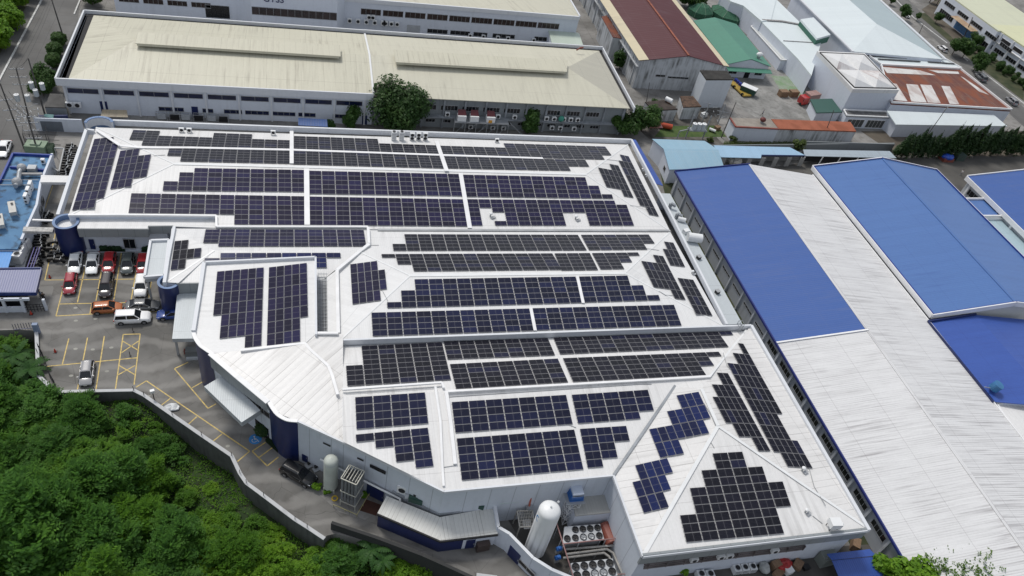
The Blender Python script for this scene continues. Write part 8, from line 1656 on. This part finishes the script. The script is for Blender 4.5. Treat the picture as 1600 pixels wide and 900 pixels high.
# jungle in the ravine
def inside(p, poly):
    c = False; j = len(poly)-1
    for i in range(len(poly)):
        a, b = poly[i], poly[j]
        if (a.y > p.y) != (b.y > p.y) and p.x < (b.x-a.x)*(p.y-a.y)/(b.y-a.y)+a.x: c = not c
        j = i
    return c
zone = edge[1:]+[V3(28, 20, 0), V3(-60, 15, 0), V3(-75, 60, 0), V3(-62, 90, 0)]
zone = [V3(p.x, p.y, 0) for p in zone]
def dist_edge(p):
    m = 1e9
    for a, b in zip(edge, edge[1:]):
        ab = (b-a).to_2d(); ap = (p-a).to_2d(); t = max(0, min(1, ap.dot(ab)/max(ab.length_squared, 1e-6))); m = min(m, (ap-ab*t).length)
    return m
J1 = [twig_crown('jungle_crown', 200+k, 2.9+.35*(k % 3), 3.6+.5*(k % 2), 13000, (.17, .14, .20)[k % 3], (LJ, LJ2, LJ3)[k % 3], (26, 34, 18)[k % 3], (.3, .6, .2)[k % 3], (.8, .6, 1.0)[k % 3]) for k in range(6)]
J0 = [crown_mesh('jungle_crown', 100+k, 2.7+.3*(k % 2), 3.6, 7000, (.21, .19, .26)[k % 3], (LJ, LJ2, LJ3)[k % 3], (22, 30, 14)[k % 3], .25, (.30, .26, .42)[k % 3], up=(1.0, .5, 1.3)[k % 3], hole=.12) for k in range(6)]
tj = trunk_mesh('jungle_trunk', 3.6, .14, 1.2, 6)
rg = random.Random(19); pts = []
tries = 0
while len(pts) < 260 and tries < 20000:
    tries += 1; p = V3(rg.uniform(-72, 26), rg.uniform(28, 88), 0)
    if not inside(p, zone): continue
    d = dist_edge(p)
    if d < (1.6 if p.x < -22 else 3.0): continue
    # a clearing slope runs down from the wall towards the lower middle
    gap = mnoise.noise(V3(p.x*.06+3, p.y*.06, 0))
    if d < 7 and p.x > -26 and rg.random() < .8: continue
    if p.x > -12 and rg.random() < .25: continue
    if min([(p-q).length for q in pts]+[9]) < 1.9: continue
    pts.append(p)
for k, p in enumerate(pts):
    d = dist_edge(p); big = (.65+.5*min(1, d/18)*(1 if p.x < -18 else .5))*rg.choice((.6, .8, 1, 1, 1.25))+rg.uniform(-.08, .1); z = th(p.x, p.y)-.4+1.4*min(1, d/14)*(1 if p.x < -15 else .3)
    kk = rg.choice((0, 2, 3, 5, 0, 2)) if p.x < -22 else rg.choice((1, 4, 0, 3, 2, 5))
    plant('jungle_tree', V3(p.x, p.y, z), 'leafy green tree in the dense jungle below the retaining wall', 'tree', J1[kk], tj, rg.random()*6.28, (big, big, big*rg.uniform(.85, 1.7)), 'trees of the jungle below the retaining wall')
vs_, fs = [], []; 
for k in range(170000):
    x, y = rg.uniform(-72, 26), rg.uniform(28, 88); p = V3(x, y, 0)
    if not inside(p, zone): continue
    f = mnoise.noise(V3(x*.35, y*.35, 2)); f2 = mnoise.noise(V3(x*.12, y*.12, 5))
    if f2 < -.22 and rg.random() < .85: continue
    f3 = mnoise.noise(V3(x*.9, y*.9, 7)); z = th(x, y)+max(0, .35+f*1.2+f3*.9)*rg.random()**.5; leaf_quad(vs_, fs, V3(x, y, z), V3(rg.uniform(-.8, .8), rg.uniform(-.8, .6), 1).normalized(), rg.uniform(.07, .19), rg)
tag(leafobj('undergrowth', vs_, fs, m_leaf('undergrowth_leaf', (.05, .13, .012), (.13, .28, .022), (.18, .33, .03), .4)), 'low leafy undergrowth covering the slope below the retaining wall', 'undergrowth', kind='stuff')
vs_, fs = [], []; k = 0
J2 = [twig_crown('slope_bush_crown', 300+k, 1.5, 1.5, 3200, .13, (LJ, LJ2, LJ3)[k], 12, .3, .5) for k in range(3)]
bp = []
while len(bp) < 90 and k < 9000:
    k += 1; p = V3(rg.uniform(-40, 22), rg.uniform(34, 76), 0)
    if not inside(p, zone): continue
    d = dist_edge(p)
    if d < 1.8 or d > 13 or mnoise.noise(V3(p.x*.2, p.y*.2, 9)) < -.1: continue
    if min([(p-q).length for q in bp]+[9]) < 1.5: continue
    bp.append(p); s = rg.uniform(.5, 1.15); plant('slope_bush', V3(p.x, p.y, th(p.x, p.y)-.1), 'leafy bush on the open slope just below the retaining wall', 'bush', J2[rg.randrange(3)], None, rg.random()*6, (s, s, s), 'bushes on the slope below the retaining wall')
BN = m_leaf('banana_leaf', (.03, .085, .02), (.06, .14, .03), (.07, .15, .04), .3)
for k, (x, y, L, l) in enumerate(((28, 568, 4.2, 'banana like palm with long drooping fronds near the mesh fence, upper'), (50, 590, 4.5, 'banana like palm with long drooping fronds near the mesh fence, lower'), (580, 868, 4.0, 'tall feathery palm below the blackened wall'), (596, 885, 2.8, 'bright banana plant below the tall feathery palm'))):
    p = P(x, y, -1.5); palm('banana_palm', V3(p.x, p.y, th(p.x, p.y)), l, 12, L*.8, 3.4, BN, 50+k, 0, None, .13, .75)
for (x, y, s, l) in ((655, 893, .55, 'bright round bush at the bottom edge below the blackened wall'), (516, 838, .45, 'bright bush at the left end of the blackened wall'), (530, 870, .7, 'mid green bush below the left end of the blackened wall'), (620, 895, .6, 'dark feathery bush left of the bright round bush')):
    p = P(x, y, -1.0); plant('shrub', V3(p.x, p.y, -3.2), l, 'shrub', J1[1] if 'bright' in l else J1[2], tj, x, (s, s, s))
